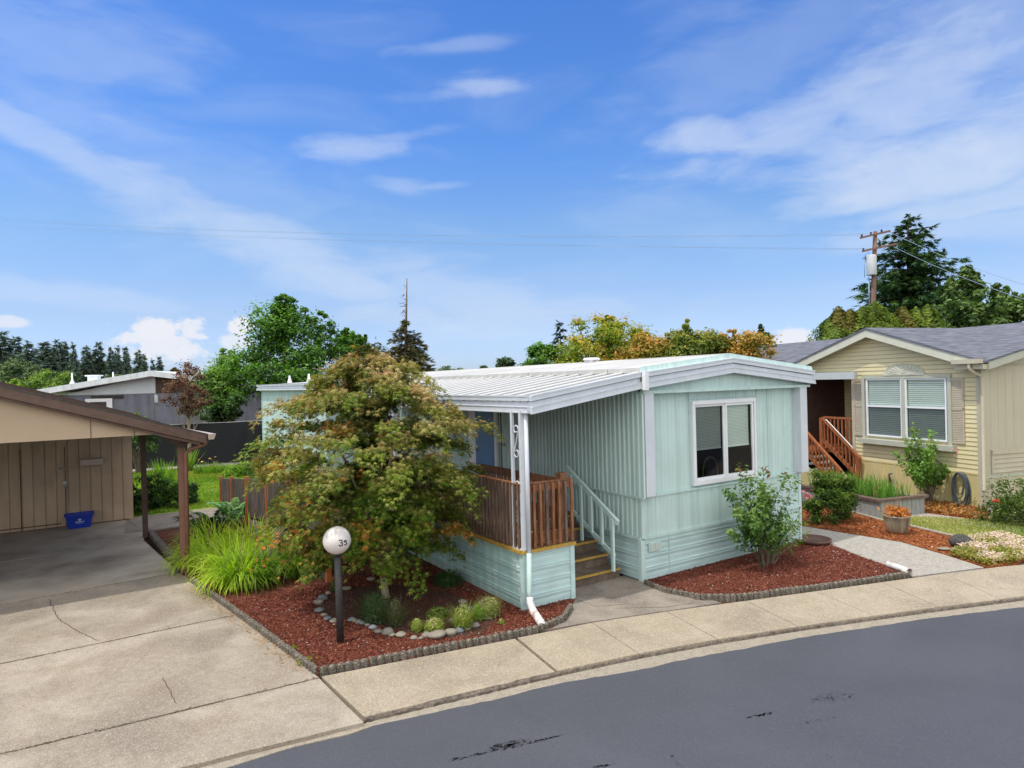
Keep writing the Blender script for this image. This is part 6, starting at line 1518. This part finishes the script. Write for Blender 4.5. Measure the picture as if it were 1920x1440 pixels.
tufts(lawn2[:5]+[(15.8,5.0),(17,3.9),(20,3)]+lawn2[-2:], 15000, [(.12,.24,.03),(.42,.42,.16),(.58,.53,.30)], .06, .02, 'patchy green and straw coloured grass by the street corner', 82)
# back garden bushes
rng = np.random.default_rng(5)
x, y = G(268,985); shrub('shrub','dark leafy bush right behind the storage wall corner','shrub',(1.25,21.6,0),1.25,.55,DEEP+[(.16,.26,.06)],n=4500,leaf=.07,seed=11,nclump=40)
shrub('shrub','mid green bush between the two right carport posts, low on the lawn edge','shrub',(1.75,22.0,0),1.0,.55,GREEN,n=5000,leaf=.07,seed=12,nclump=40)
shrub('rose_bush','dark bush with a few red blooms just left of the front carport post','shrub',(2.35,22.1,0),.8,.48,DEEP+[(.14,.22,.05)],n=3000,leaf=.07,seed=13,nclump=30)
shrub('shrub','pale green shrub with large leaves against the black fence','shrub',(1.6,31.8,0),2.6,.95,[(.03,.07,.02),(.09,.16,.05),(.20,.30,.11),(.32,.42,.18)],n=5000,leaf=.16,seed=14,nclump=40,low=.4,stems=9,stem_r=.03)
t = thing('iris_clump','tall green iris leaves on the lawn behind the middle carport post','plant',(2.2,27.5,0)); blades('leaves',(2.2,27.5,0),140,.35,1.0,DG,parent=t,width=.04,curl=.4,seed=8)
t = thing('iris_clump','slender iris leaves beside the small purple tree trunk','plant',(3.4,31.0,0)); blades('leaves',(3.4,31.0,0),70,.2,1.1,DG,parent=t,width=.05,curl=.3,seed=9)
t = thing('lily_clump','clump of yellow lilies in a small round bed by the back fence','plant',(4.1,29.6,0)); blades('leaves',(4.1,29.6,0),220,.6,.5,[(.06,.14,.02),(.14,.28,.04),(.28,.44,.08)],parent=t,width=.05,curl=.8,seed=10)
flowers(t,[tuple(D(x,y,27.0)) for x,y in ((373,862),(396,862),(404,857),(379,866),(393,860))],.11,M['petal_y'])
slab('mulch_bed', [(4.1+1.3*math.cos(a), 29.7+1.5*math.sin(a)) for a in [i*math.pi/10 for i in range(20)]], -.05, .03, M['bark'])
shrub('shrub','low bright lime shrub at the left end of the wooden ramp','shrub',(5.1,27.6,0),.45,.8,[(.10,.20,.02),(.22,.38,.04),(.36,.52,.07)],n=5000,leaf=.08,seed=15,nclump=40,stems=0)
shrub('shrub','feathery yellow green bush against the far corner of the teal home','shrub',(5.3,25.2,0),1.45,.8,[(.07,.11,.03),(.18,.25,.06),(.34,.40,.12)],n=3500,leaf=.08,seed=16,nclump=50,stems=10,kind='spray')
shrub('shrub','orange and yellow shrub behind the ramp railing left of the maple','shrub',(4.55,19.0,0),1.75,.95,[(.25,.08,.02),(.48,.20,.03),(.58,.40,.05),(.35,.38,.06)],n=5500,leaf=.10,seed=17,nclump=45)
shrub('shrub','rounded plant with a red bloom at the right edge beside the cream house','shrub',TL(-1.3,-.6,0),.95,.9,[(.03,.06,.012),(.09,.15,.025),(.20,.27,.05)],n=5000,leaf=.06,seed=18,nclump=50,kind='clump')
t = [o for o in bpy.data.objects if o.get('label','').startswith('rounded plant with a red')][0]
flowers(t,[tuple(D(1867,938,14.1)),tuple(D(1869,940,14.1)),tuple(D(1865,939,14.1))],.12,M['petal_r'])
# small purple tree by the black fence
broadleaf('purple_plum_tree','small thin tree with dull purple-brown leaves in front of the grey house','tree',(3.75,33.2,0),5.0,1.35,1.35,[(.05,.022,.018),(.12,.055,.04),(.22,.11,.075),(.30,.20,.12)],46,85,.11,crad=.36,base_h=.38,trunk_r=.09,seed=41,bark=M['paletrunk'])
# big green trees behind the fence
MIDG = [(.015,.045,.008),(.045,.12,.014),(.10,.24,.025),(.22,.42,.05)]
def tree_at(px, pyt, depth, wpx, label, pal, group=None, name='tree', seed=1, leaf=.2, nclump=90, per=90, base_h=.2, aspect=1, kind='leaf', crad=None, zshift=0, spires=0, squash=1, topw=0):
    x, y, z = D(px, pyt, depth); hgt = z-.0; rx = wpx/2/1221.87*depth
    return broadleaf(name, label, 'tree', (x, y, 0), hgt/1.02, rx, rx, pal, nclump, per, leaf, group, crad=crad or rx*.28, base_h=base_h, trunk_r=.12+rx*.04, seed=seed, kind=kind, spires=spires, topw=topw)
tree_at(530,565,41,245,'large bright green tree behind the far end of the teal home',MIDG,seed=101,nclump=170,per=95,leaf=.24,base_h=.12,spires=10)
tree_at(432,655,43,150,'bushy lighter green tree at the left side of the large green tree',[(.03,.07,.015),(.09,.18,.03),(.18,.32,.055),(.30,.45,.09)],seed=102,nclump=90,per=80,leaf=.24,base_h=.08,spires=4)
tree_at(660,612,44,110,'narrower green tree between the large green tree and the dead-topped fir',MIDG,seed=103,nclump=70,per=80,leaf=.24,spires=7)
tree_at(425,740,39,100,'low dark green tree over the black fence beside the teal home',DEEP+[(.14,.26,.05)],seed=104,nclump=50,per=80,leaf=.22,base_h=.02)
# fir with dead top
x, y, z = D(759,598,58); fz_ = z
fir = conifer('fir_tree','brown-green fir with bare dead spire rising behind the maple','tree',(x,y,0),z,4.2,[(.03,.04,.015),(.08,.09,.035),(.15,.14,.06),(.22,.19,.09)],tiers=34,per=18,spray=.8,seed=5,trunk_r=.3,pw=.75,droop=.35,dense=7)
x2, y2, z2 = D(763,522,58); mb = MB(); mb.tube([(x,y,z-3),(x2,y2,z2)],[.16,.04],6)
for k in range(16):
    h = random.uniform(0,1); a = random.uniform(0,6.28); L = random.uniform(.25,.9)*(1.1-h); zz = z+(z2-z)*h; mb.tube([(x,y,zz),(x+math.cos(a)*L,y+math.sin(a)*L,zz+random.uniform(-.4,.2))],[.03,.012],4,cap=False)
mb.tube([(x,y,z-1.2),D(729,621,57)],[.05,.02],5,cap=False); mb.build('dead_spire', M['trunk'], fir)
# trees behind the home, orange maples
OM = [(.04,.08,.010),(.12,.20,.02),(.26,.34,.03),(.42,.38,.05),(.60,.33,.09)]; OR = [(.07,.09,.015),(.20,.22,.03),(.38,.30,.05),(.58,.30,.09),(.62,.36,.12)]
tree_at(1135,597,27,230,'yellow-green maple with orange tips behind the roof vent','' or OM,seed=111,nclump=150,per=95,leaf=.14,base_h=.45,spires=6,topw=.8,crad=.55)
tree_at(1210,632,26,190,'low orange maple right of the yellow-green one behind the teal roof',OR,seed=112,nclump=110,per=95,leaf=.14,base_h=.45,spires=4,topw=.9,crad=.5)
tree_at(1290,604,25,170,'green and bronze maple with ragged top behind the teal roof ridge',[(.04,.07,.012),(.12,.18,.03),(.24,.29,.05),(.44,.32,.10)],seed=113,nclump=120,per=95,leaf=.14,base_h=.45,spires=8,topw=.7,crad=.45)
tree_at(1370,622,25,180,'orange-red maple just left of the cream house roof',OR,seed=114,nclump=120,per=95,leaf=.14,base_h=.45,spires=5,topw=.85,crad=.45)
tree_at(1425,608,34,70,'small dark green tree poking above the cream house roof',DEEP,seed=115,nclump=36,per=70,leaf=.2,base_h=.4,spires=3)
tree_at(1080,640,28,90,'low yellowish shrub tree left of the maples behind the roof',OM,seed=116,nclump=90,per=80,leaf=.14,base_h=.4,topw=.8,crad=.5)
tree_at(1008,634,62,84,'round bright green tree far behind the roof beside a small fir',MIDG,seed=117,nclump=170,per=80,leaf=.33,base_h=.2,topw=.9,crad=.65)
tree_at(943,667,150,52,'distant dark rounded tree on the skyline over the white roof',[(.03,.06,.03),(.06,.11,.05),(.10,.17,.07)],seed=118,nclump=80,per=60,leaf=.8,base_h=.03,topw=.6)
x, y, z = D(1050,604,75); conifer('fir_tree','slender dark fir between the round green tree and yellow-green maple','tree',(x,y,0),z,2.4,FIR,tiers=22,per=9,spray=1.3,seed=21,trunk_r=.2,pw=.9)
# tall conifer, pole side
x, y, z = D(1702,404,46)
conifer('tall_conifer','tall dense dark green conifer behind the utility pole','tree',(x,y,0),z,4.6,[(.012,.036,.014),(.032,.08,.026),(.065,.14,.04),(.12,.20,.055)],tiers=44,per=16,spray=.8,seed=33,trunk_r=.4,pw=.55,droop=.05,ragged=.42,nlen=8,dense=9)
# arborvitae hedge along the cream house: individual trees
HG = [(.015,.03,.004),(.05,.09,.01),(.13,.20,.018),(.27,.35,.035)]; HB = [(.03,.035,.006),(.08,.08,.012),(.15,.14,.02),(.24,.23,.04)]
hed = [(1553,603,60,HG,'leftmost yellow-green arborvitae above the cream house roof'),(1572,581,50,HB,'second arborvitae from the left with browner top'),(1594,585,50,HB,'third arborvitae from the left, brownish, of the row above the roof'),(1618,580,50,HG,'arborvitae just left of the utility pole'),(1641,570,52,HG,'tallest arborvitae directly in front of the utility pole'),(1668,592,50,HG,'arborvitae at the left foot of the tall conifer'),(1692,580,50,HB,'brown-tinged arborvitae in front of the tall conifer'),(1718,582,50,HG,'bright arborvitae at the right front of the tall conifer'),(1740,578,50,HG,'rightmost arborvitae beside the large-leaved tree'),(1570,620,90,HG,'lower spreading arborvitae at the left end of the row'),(1650,608,70,HG,'shorter arborvitae filling the row behind the gable peak')]
for i, (px, py, w, pal, lab) in enumerate(hed):
    rng = np.random.default_rng(200+i); random.seed(200+i); dep = 29.5 if i < 9 else 28
    x, y, z = D(px, py, dep); rr = w/2/1221.87*dep*1.25; t = thing('arborvitae', lab, 'tree', (x,y,0), 'arborvitae row above the cream house roof')
    n = 8000; h = 1-rng.random(n)**1.1*.75; a = rng.uniform(0,2*np.pi,n); prof = rr*np.minimum(1.0,2.2*(1-h)**.55+.05)*(1+.22*np.sin(a*3+h*9+i)+.15*np.sin(a*5-h*17)); q = rng.random(n)**.3
    P = np.stack([x+np.cos(a)*prof*q, y+np.sin(a)*prof*q, z*h+rng.normal(0,.05,n)],1)
    out = np.stack([np.cos(a),np.sin(a),np.full(n,.6)],1)
    scatter('crown', P, out+rng.normal(0,.4,(n,3)), rng.uniform(.08,.18,n), 'clump', blend(pal, .1+.55*q+.25*np.sin(a*3+h*9+i)*.6+rng.normal(0,.12,n)), M['leaf'], dirs=np.tile([0,0,1.0],(n,1))+rng.normal(0,.35,(n,3)), parent=t)
    MB().tube([(x,y,0),(x,y,z*.8)],[.12,.04],7).build('trunk', M['trunk'], t)
BL = [(.025,.05,.016),(.07,.13,.035),(.15,.24,.07),(.27,.37,.13)]
tree_at(1812,500,33,135,'large-leaved dark green tree behind the cream house roof ridge',BL,seed=121,nclump=130,per=80,leaf=.26,base_h=.3,spires=10)
tree_at(1893,532,33,110,'open ragged green tree at the right edge above the cream roof',BL,seed=122,nclump=80,per=60,leaf=.26,base_h=.3,spires=12)
tree_at(1770,585,33,90,'low green tree filling between the conifer and the large-leaved tree',BL,seed=123,nclump=70,per=70,leaf=.24,base_h=.2)
# distant conifers on the left
FAR_HAZE = [(.06,.10,.10),(.10,.145,.13),(.13,.19,.15),(.18,.24,.17)]  # distance haze mixed into the needle colours, paler and bluer
fardef = [(4,622,42),(28,632,30),(52,640,36),(84,640,36),(108,637,34),(122,641,20),(137,642,18),(161,648,26),(184,642,28),(208,652,16),(219,648,16),(235,650,18),(259,656,24),(270,664,14),(286,672,12),(299,668,16),(68,655,30),(0,655,40),(40,665,30),(95,668,34)]
protos = []
for k in range(4):
    protos.append(conifer('distant_conifer','dark distant conifer on the skyline above the carport roof','tree',(0,0,0),16,[2.6,2.0,3.0,2.3][k],FAR_HAZE,tiers=[24,26,20,28][k],per=15,spray=2.3,seed=60+k,trunk_r=.25,pw=[.75,.9,.6,.8][k],droop=.3,ragged=.35,group='distant conifers on the left skyline',dense=3))
used = [False]*4
for i, (px, py, w) in enumerate(fardef):
    dep = 135+random.uniform(-12,12); x, y, z = D(px, py, dep); k = i % 4; sc = z/16; wr = (w/1221.87*dep/2)/([2.6,2.0,3.0,2.3][k])*1.35
    if not used[k]: used[k] = True; o = protos[k]; o.location = (x,y,0); o.rotation_euler = (0,0,random.uniform(0,6)); o.scale = (wr,wr,sc)
    else: copy_thing(protos[k], (x,y,0), random.uniform(0,6.28), scale=(wr,wr,sc))
LG = [(.05,.09,.02),(.11,.19,.035),(.20,.32,.05),(.30,.43,.07)]
FG = [(.06,.10,.055),(.11,.17,.08),(.18,.25,.11)]
for i, (px, py, dep, w, pal, lab) in enumerate([(95,697,70,115,LG,'bright lime tree just above the carport roof slope'),(30,712,62,70,LG,'lime green low tree at the far left above the carport roof'),(30,675,95,80,FG,'muted green round tree under the far left conifers'),(62,682,95,60,FG,'muted green tree between the lime tree and the conifers'),(130,686,90,40,FG,'small green tree left of the grey house roof'),(215,693,90,50,FG,'olive tree behind the middle of the grey house roof'),(325,675,75,34,[(.03,.03,.012),(.08,.07,.02),(.16,.12,.04)],'bronze-topped small tree over the grey house peak'),(352,690,72,50,OM,'orange-green low tree right of the grey house peak'),(370,700,60,50,MIDG,'green tree low behind the purple plum tree'),(905,682,160,26,FG,'tiny far tree left of the distant rounded tree'),(855,690,120,60,FG,'low far green trees visible over the white roof')]):
    tree_at(px, py, dep, w, lab, pal, seed=300+i, nclump=50, per=70, leaf=.0042*dep, base_h=.1)
# far tree line as one mass
rng = np.random.default_rng(9); n = 26000
an = rng.uniform(R_(-25), R_(85), n); ds_ = rng.uniform(210, 260, n); hh = 4.2+3*np.abs(np.sin(an*23))*np.abs(np.sin(an*41+1))+2*np.sin(an*90)**2
P = np.stack([np.sin(an)*ds_, np.cos(an)*ds_, rng.random(n)**.6*hh],1)
scatter('distant_woods', P, rng.normal(size=(n,3))+np.array([0,-1,.7]), rng.uniform(1.0,2.2,n), 'clump', blend([(.05,.08,.05),(.09,.14,.08),(.14,.20,.10)], rng.random(n)), M['leaf'], label='low far-off woods along the horizon', cat='woods', kind='stuff')

# ------------------------------------------------------------------ sky and light
w = bpy.data.worlds.new('World'); scene.world = w; w.use_nodes = True; nt = w.node_tree; N = nt.nodes.new; L = nt.links.new
bg = nt.nodes['Background']
sun_el, travel = R_(66), Vector((1.0, -.13))
sky = N('ShaderNodeTexSky'); sky.sky_type = 'NISHITA'; sky.sun_disc = False; sky.sun_elevation = sun_el
frm = -travel.normalized()                      # horizontal direction towards the sun
sky.sun_rotation = math.atan2(frm.x, frm.y)
sky.air_density = 1.0; sky.dust_density = .6; sky.ozone_density = 2.2; sky.altitude = 50
tc = N('ShaderNodeTexCoord'); nm = N('ShaderNodeVectorMath'); nm.operation = 'NORMALIZE'; L(tc.outputs['Generated'], nm.inputs[0]); sx = N('ShaderNodeSeparateXYZ'); L(nm.outputs[0], sx.inputs[0])
def math_(op, a, b=None, c=None):
    n_ = N('ShaderNodeMath'); n_.operation = op
    for i, v in enumerate((a, b, c)):
        if v is None: continue
        if isinstance(v, (int, float)): n_.inputs[i].default_value = v
        else: L(v, n_.inputs[i])
    return n_.outputs[0]
def smooth(v, lo, hi, a=0., b=1.):
    n_ = N('ShaderNodeMapRange'); n_.interpolation_type = 'SMOOTHERSTEP'; L(v, n_.inputs[0])
    for i, q in enumerate((lo, hi, a, b)): n_.inputs[i+1].default_value = q
    return n_.outputs[0]
az = math_('ARCTAN2', sx.outputs[0], sx.outputs[1]); el = math_('ARCSINE', sx.outputs[2])
hz = smooth(el, 0.0, .62)
def noise(scale, detail, stretch, loc=(0,0,0), rot=0, dist=0, rough=.55):
    cb = N('ShaderNodeCombineXYZ'); L(az, cb.inputs[0]); L(el, cb.inputs[1])
    mp_ = N('ShaderNodeMapping'); mp_.inputs['Scale'].default_value = stretch; mp_.inputs['Location'].default_value = loc; mp_.inputs['Rotation'].default_value = (0,0,rot); L(cb.outputs[0], mp_.inputs[0])
    n_ = N('ShaderNodeTexNoise'); n_.inputs['Scale'].default_value = scale; n_.inputs['Detail'].default_value = detail; n_.inputs['Distortion'].default_value = dist; n_.inputs['Roughness'].default_value = rough; L(mp_.outputs[0], n_.inputs['Vector']); return n_.outputs[0]
n1 = noise(3.0, 7, (1.0,3.5,1), rot=.35, dist=.6); n2 = noise(9, 6, (1,3,1), (3,1,0), .3, .4); nc = noise(22, 7, (1,1.4,1), (5,2,0), 0, .3); nf = noise(60, 6, (1,1.3,1), (1,7,0), 0, .2, .62)
def azel(px, py):
    d = ray(px, py); d = d/np.linalg.norm(d); return math.atan2(d[0], d[1]), math.asin(d[2])
cover = None
def addc(v, op='MAXIMUM'):
    global cover
    cover = v if cover is None else math_(op, cover, v)
wn_ = math_('SUBTRACT', n1, .5); wn2 = math_('SUBTRACT', n2, .5); wn3 = math_('SUBTRACT', nc, .5)
def ell(px, py, wx, wy, rot, amt, soft=1.0, warp=.8, fine=0, flatbot=False):
    """a cloud patch at its bearing and height in the sky; sizes in photo pixels"""
    a0, e0 = azel(px, py); ca, sa = math.cos(rot), math.sin(rot); ux, uy = wx/1221.87, wy/1221.87
    da = math_('SUBTRACT', az, a0); de = math_('SUBTRACT', el, e0)
    u = math_('DIVIDE', math_('ADD', math_('MULTIPLY', da, ca), math_('MULTIPLY', de, sa)), ux); v = math_('DIVIDE', math_('SUBTRACT', math_('MULTIPLY', de, ca), math_('MULTIPLY', da, sa)), uy)
    r = math_('SQRT', math_('ADD', math_('MULTIPLY', u, u), math_('MULTIPLY', v, v)))
    r = math_('ADD', r, math_('MULTIPLY', wn_, warp*1.9)); r = math_('ADD', r, math_('MULTIPLY', wn2, warp*2.2))
    if fine: r = math_('ADD', math_('ADD', r, math_('MULTIPLY', wn3, fine)), math_('MULTIPLY', math_('SUBTRACT', nf, .5), fine*1.6))
    q = smooth(r, 1.0+soft*.55, 1.0-soft*1.0, 0, 1)
    if soft > .8: q = math_('MULTIPLY', math_('POWER', q, 1.35), math_('ADD', .9, math_('MULTIPLY', wn3, .5)))
    return math_('MULTIPLY', q, amt)
streaks = smooth(n1, .42, .85, 0, .22); addc(streaks)
# broad veil bands and wisps
for a in [(150,300,420,34,-.42,.46,.9),(480,450,420,62,-.40,.54,.95),(900,560,330,60,-.28,.42,.95),(150,210,180,60,-.1,.26,.95),(80,70,240,80,0,.26,.95),(60,545,340,24,-.1,.34,.9),(340,330,330,100,-.2,.18,.95),
          (672,274,105,26,.10,.5,.98),(720,262,120,12,.16,.3,.98),(915,162,100,22,-.04,.48,.98),(880,170,150,14,.10,.28,.98),(755,350,65,18,-.1,.34,.98),(790,352,80,8,.08,.3,.98),(830,88,110,14,.1,.28,.9),(200,220,70,14,-.1,.3,.9),
          (1340,262,130,38,-.18,.62,.9),(1500,240,230,55,.16,.55,.95),(1700,170,250,110,.35,.60,.95),(1830,90,260,140,.2,.40,.95),(1800,295,280,75,.12,.74,.95),(1600,360,170,22,.05,.42,.9),(1820,385,200,22,.0,.60,.9),(1450,90,330,90,.3,.20,.95),(1860,420,260,34,0,.45,.95),(1060,570,160,26,0,.3,.95),(940,625,100,10,0,.25,.9)]:
    a = list(a); a[5] *= .95; addc(ell(*a))
cum = None
for a in [(300,640,62,30,0,.92,.55,.5,1.5),(352,618,34,22,0,.92,.55,.5,1.5),(290,620,40,22,0,1,.3,.3,.55),(345,660,46,22,0,.92,.55,.5,1.5),(452,612,22,20,0,1,.35,.3,.5),(1484,648,40,32,0,1,.28,.3,.5),(18,603,26,9,0,.7,.5,.3,.5),(445,640,30,16,0,.8,.4,.3,.5)]:
    v = ell(*a); cum = v if cum is None else math_('MAXIMUM', cum, v)
# clean-air colour by height
cr = N('ShaderNodeValToRGB'); L(math_('DIVIDE', el, 1.5708), cr.inputs[0]); e = cr.color_ramp.elements
STOPS = [(.0,(.84,1.08,1.75)),(.02,(.88,1.05,1.6)),(.065,(1.0,1.05,1.32)),(.14,(1.0,1.2,1.42)),(.21,(.74,1.14,1.68)),(.34,(.60,1.06,1.76)),(.5,(.7,1.05,1.6))]
while len(e) < len(STOPS): e.new(.5)
for q, (p_, c_) in zip(e, STOPS): q.position = p_; q.color = (c_[0]/2, c_[1]/2, c_[2]/2, 1)
vm = N('ShaderNodeVectorMath'); vm.operation = 'MULTIPLY'; L(sky.outputs[0], vm.inputs[0]); L(cr.outputs[0], vm.inputs[1])
mul = N('ShaderNodeVectorMath'); mul.operation = 'SCALE'; mul.inputs['Scale'].default_value = 2.0; L(vm.outputs[0], mul.inputs[0])
# unseen bright veil added overhead and behind the camera to fill the shade
fill_veil = math_('MULTIPLY', smooth(el, .60, .95), .8)
dt = N('ShaderNodeVectorMath'); dt.operation = 'DOT_PRODUCT'; L(nm.outputs[0], dt.inputs[0]); dt.inputs[1].default_value = (-math.sin(YAW), -math.cos(YAW), 0.25)
fill_veil = math_('MAXIMUM', fill_veil, math_('MULTIPLY', math_('MULTIPLY', smooth(dt.outputs['Value'], -.05, .55), smooth(el, -.02, .12)), .95))
mx1 = N('ShaderNodeMix'); mx1.data_type = 'RGBA'; L(cover, mx1.inputs[0]); L(mul.outputs[0], mx1.inputs[6]); mx1.inputs[7].default_value = (6.0,6.7,7.9,1)
mx2 = N('ShaderNodeMix'); mx2.data_type = 'RGBA'; L(cum, mx2.inputs[0]); L(mx1.outputs[2], mx2.inputs[6]); mx2.inputs[7].default_value = (7.0,7.2,7.8,1)
mx3 = N('ShaderNodeMix'); mx3.data_type = 'RGBA'; L(fill_veil, mx3.inputs[0]); L(mx2.outputs[2], mx3.inputs[6]); mx3.inputs[7].default_value = (14.0,13.7,13.1,1)
L(mx3.outputs[2], bg.inputs['Color']); bg.inputs['Strength'].default_value = .12
sd = bpy.data.lights.new('sun', 'SUN'); sd.energy = 2.75; sd.angle = R_(.6); sd.color = (1.0, .945, .85)
so = bpy.data.objects.new('sun', sd); COL.objects.link(so)
tv = travel.normalized(); dirv = Vector((tv.x*math.cos(sun_el), tv.y*math.cos(sun_el), -math.sin(sun_el)))
so.rotation_euler = dirv.to_track_quat('-Z', 'Y').to_euler(); so.location = (0,0,30)
scene.view_settings.view_transform = 'Standard'; scene.view_settings.look = 'None'; scene.view_settings.exposure = 0; scene.view_settings.gamma = 1
scene.cycles.max_bounces = 4; scene.cycles.diffuse_bounces = 2; scene.cycles.transmission_bounces = 3; scene.cycles.transparent_max_bounces = 8; scene.cycles.adaptive_threshold = .025

# ------------------------------------------------------------------ small extras
rng = np.random.default_rng(77); random.seed(77)
def weed(px, py, r, n, label):
    x, y = G(px, py); t = thing('weed', label, 'weed', (x,y,0)); P = np.stack([x+rng.normal(0,r,n), y+rng.normal(0,r,n), rng.uniform(.01,.06,n)],1)
    scatter('foliage', P, rng.normal(0,.5,(n,3))+np.array([0,0,1.]), rng.uniform(.02,.045,n), 'leaf', blend([(.12,.16,.02),(.28,.34,.05),(.45,.45,.10)], rng.random(n)), M['leaf'], parent=t)
weed(572,1243,.05,160,'small yellow green weed against the driveway edging near the front corner')
weed(548,1221,.04,80,'second tiny weed against the driveway edging, farther from the sidewalk')
lp = [(XR(y)-random.uniform(.03,.16+.12*random.random()), y) for y in np.linspace(8.2,13.0,420)]; P = np.array([(x,y,.012) for x,y in lp]); n = len(P)
P2 = np.array([(*G(random.uniform(380,640),random.uniform(1130,1230)),.02) for _ in range(70)]); P2 = P2[inpoly(P2, near1)]; P = np.vstack([P,P2]); n = len(P)
scatter('fallen_leaves', P, np.array([0,0,1.])+rng.normal(0,.35,(n,3)), rng.uniform(.015,.045,n), 'leaf', blend([(.20,.12,.06),(.45,.33,.18),(.55,.22,.06),(.62,.52,.38)], rng.random(n)), M['leaf'], label='dry leaf litter and bark bits gathered along the driveway edging', cat='leaf litter', kind='stuff')
bfp = thing('garden_hook', 'thin dark garden hook standing before the far wall of the teal home', 'garden hook', (D(541,870,24)[0], D(541,870,24)[1], 0))
q = Vector(D(541,870,24)); mb = MB(); mb.tube([(q.x,q.y,0),(q.x,q.y,1.75),(q.x-.05,q.y,1.86),(q.x-.14,q.y,1.88),(q.x-.19,q.y,1.80),(q.x-.19,q.y,1.74)], .012, 6); mb.build('pole', M['room'], bfp)
w.cycles.sampling_method = 'MANUAL'; w.cycles.sample_map_resolution = 512
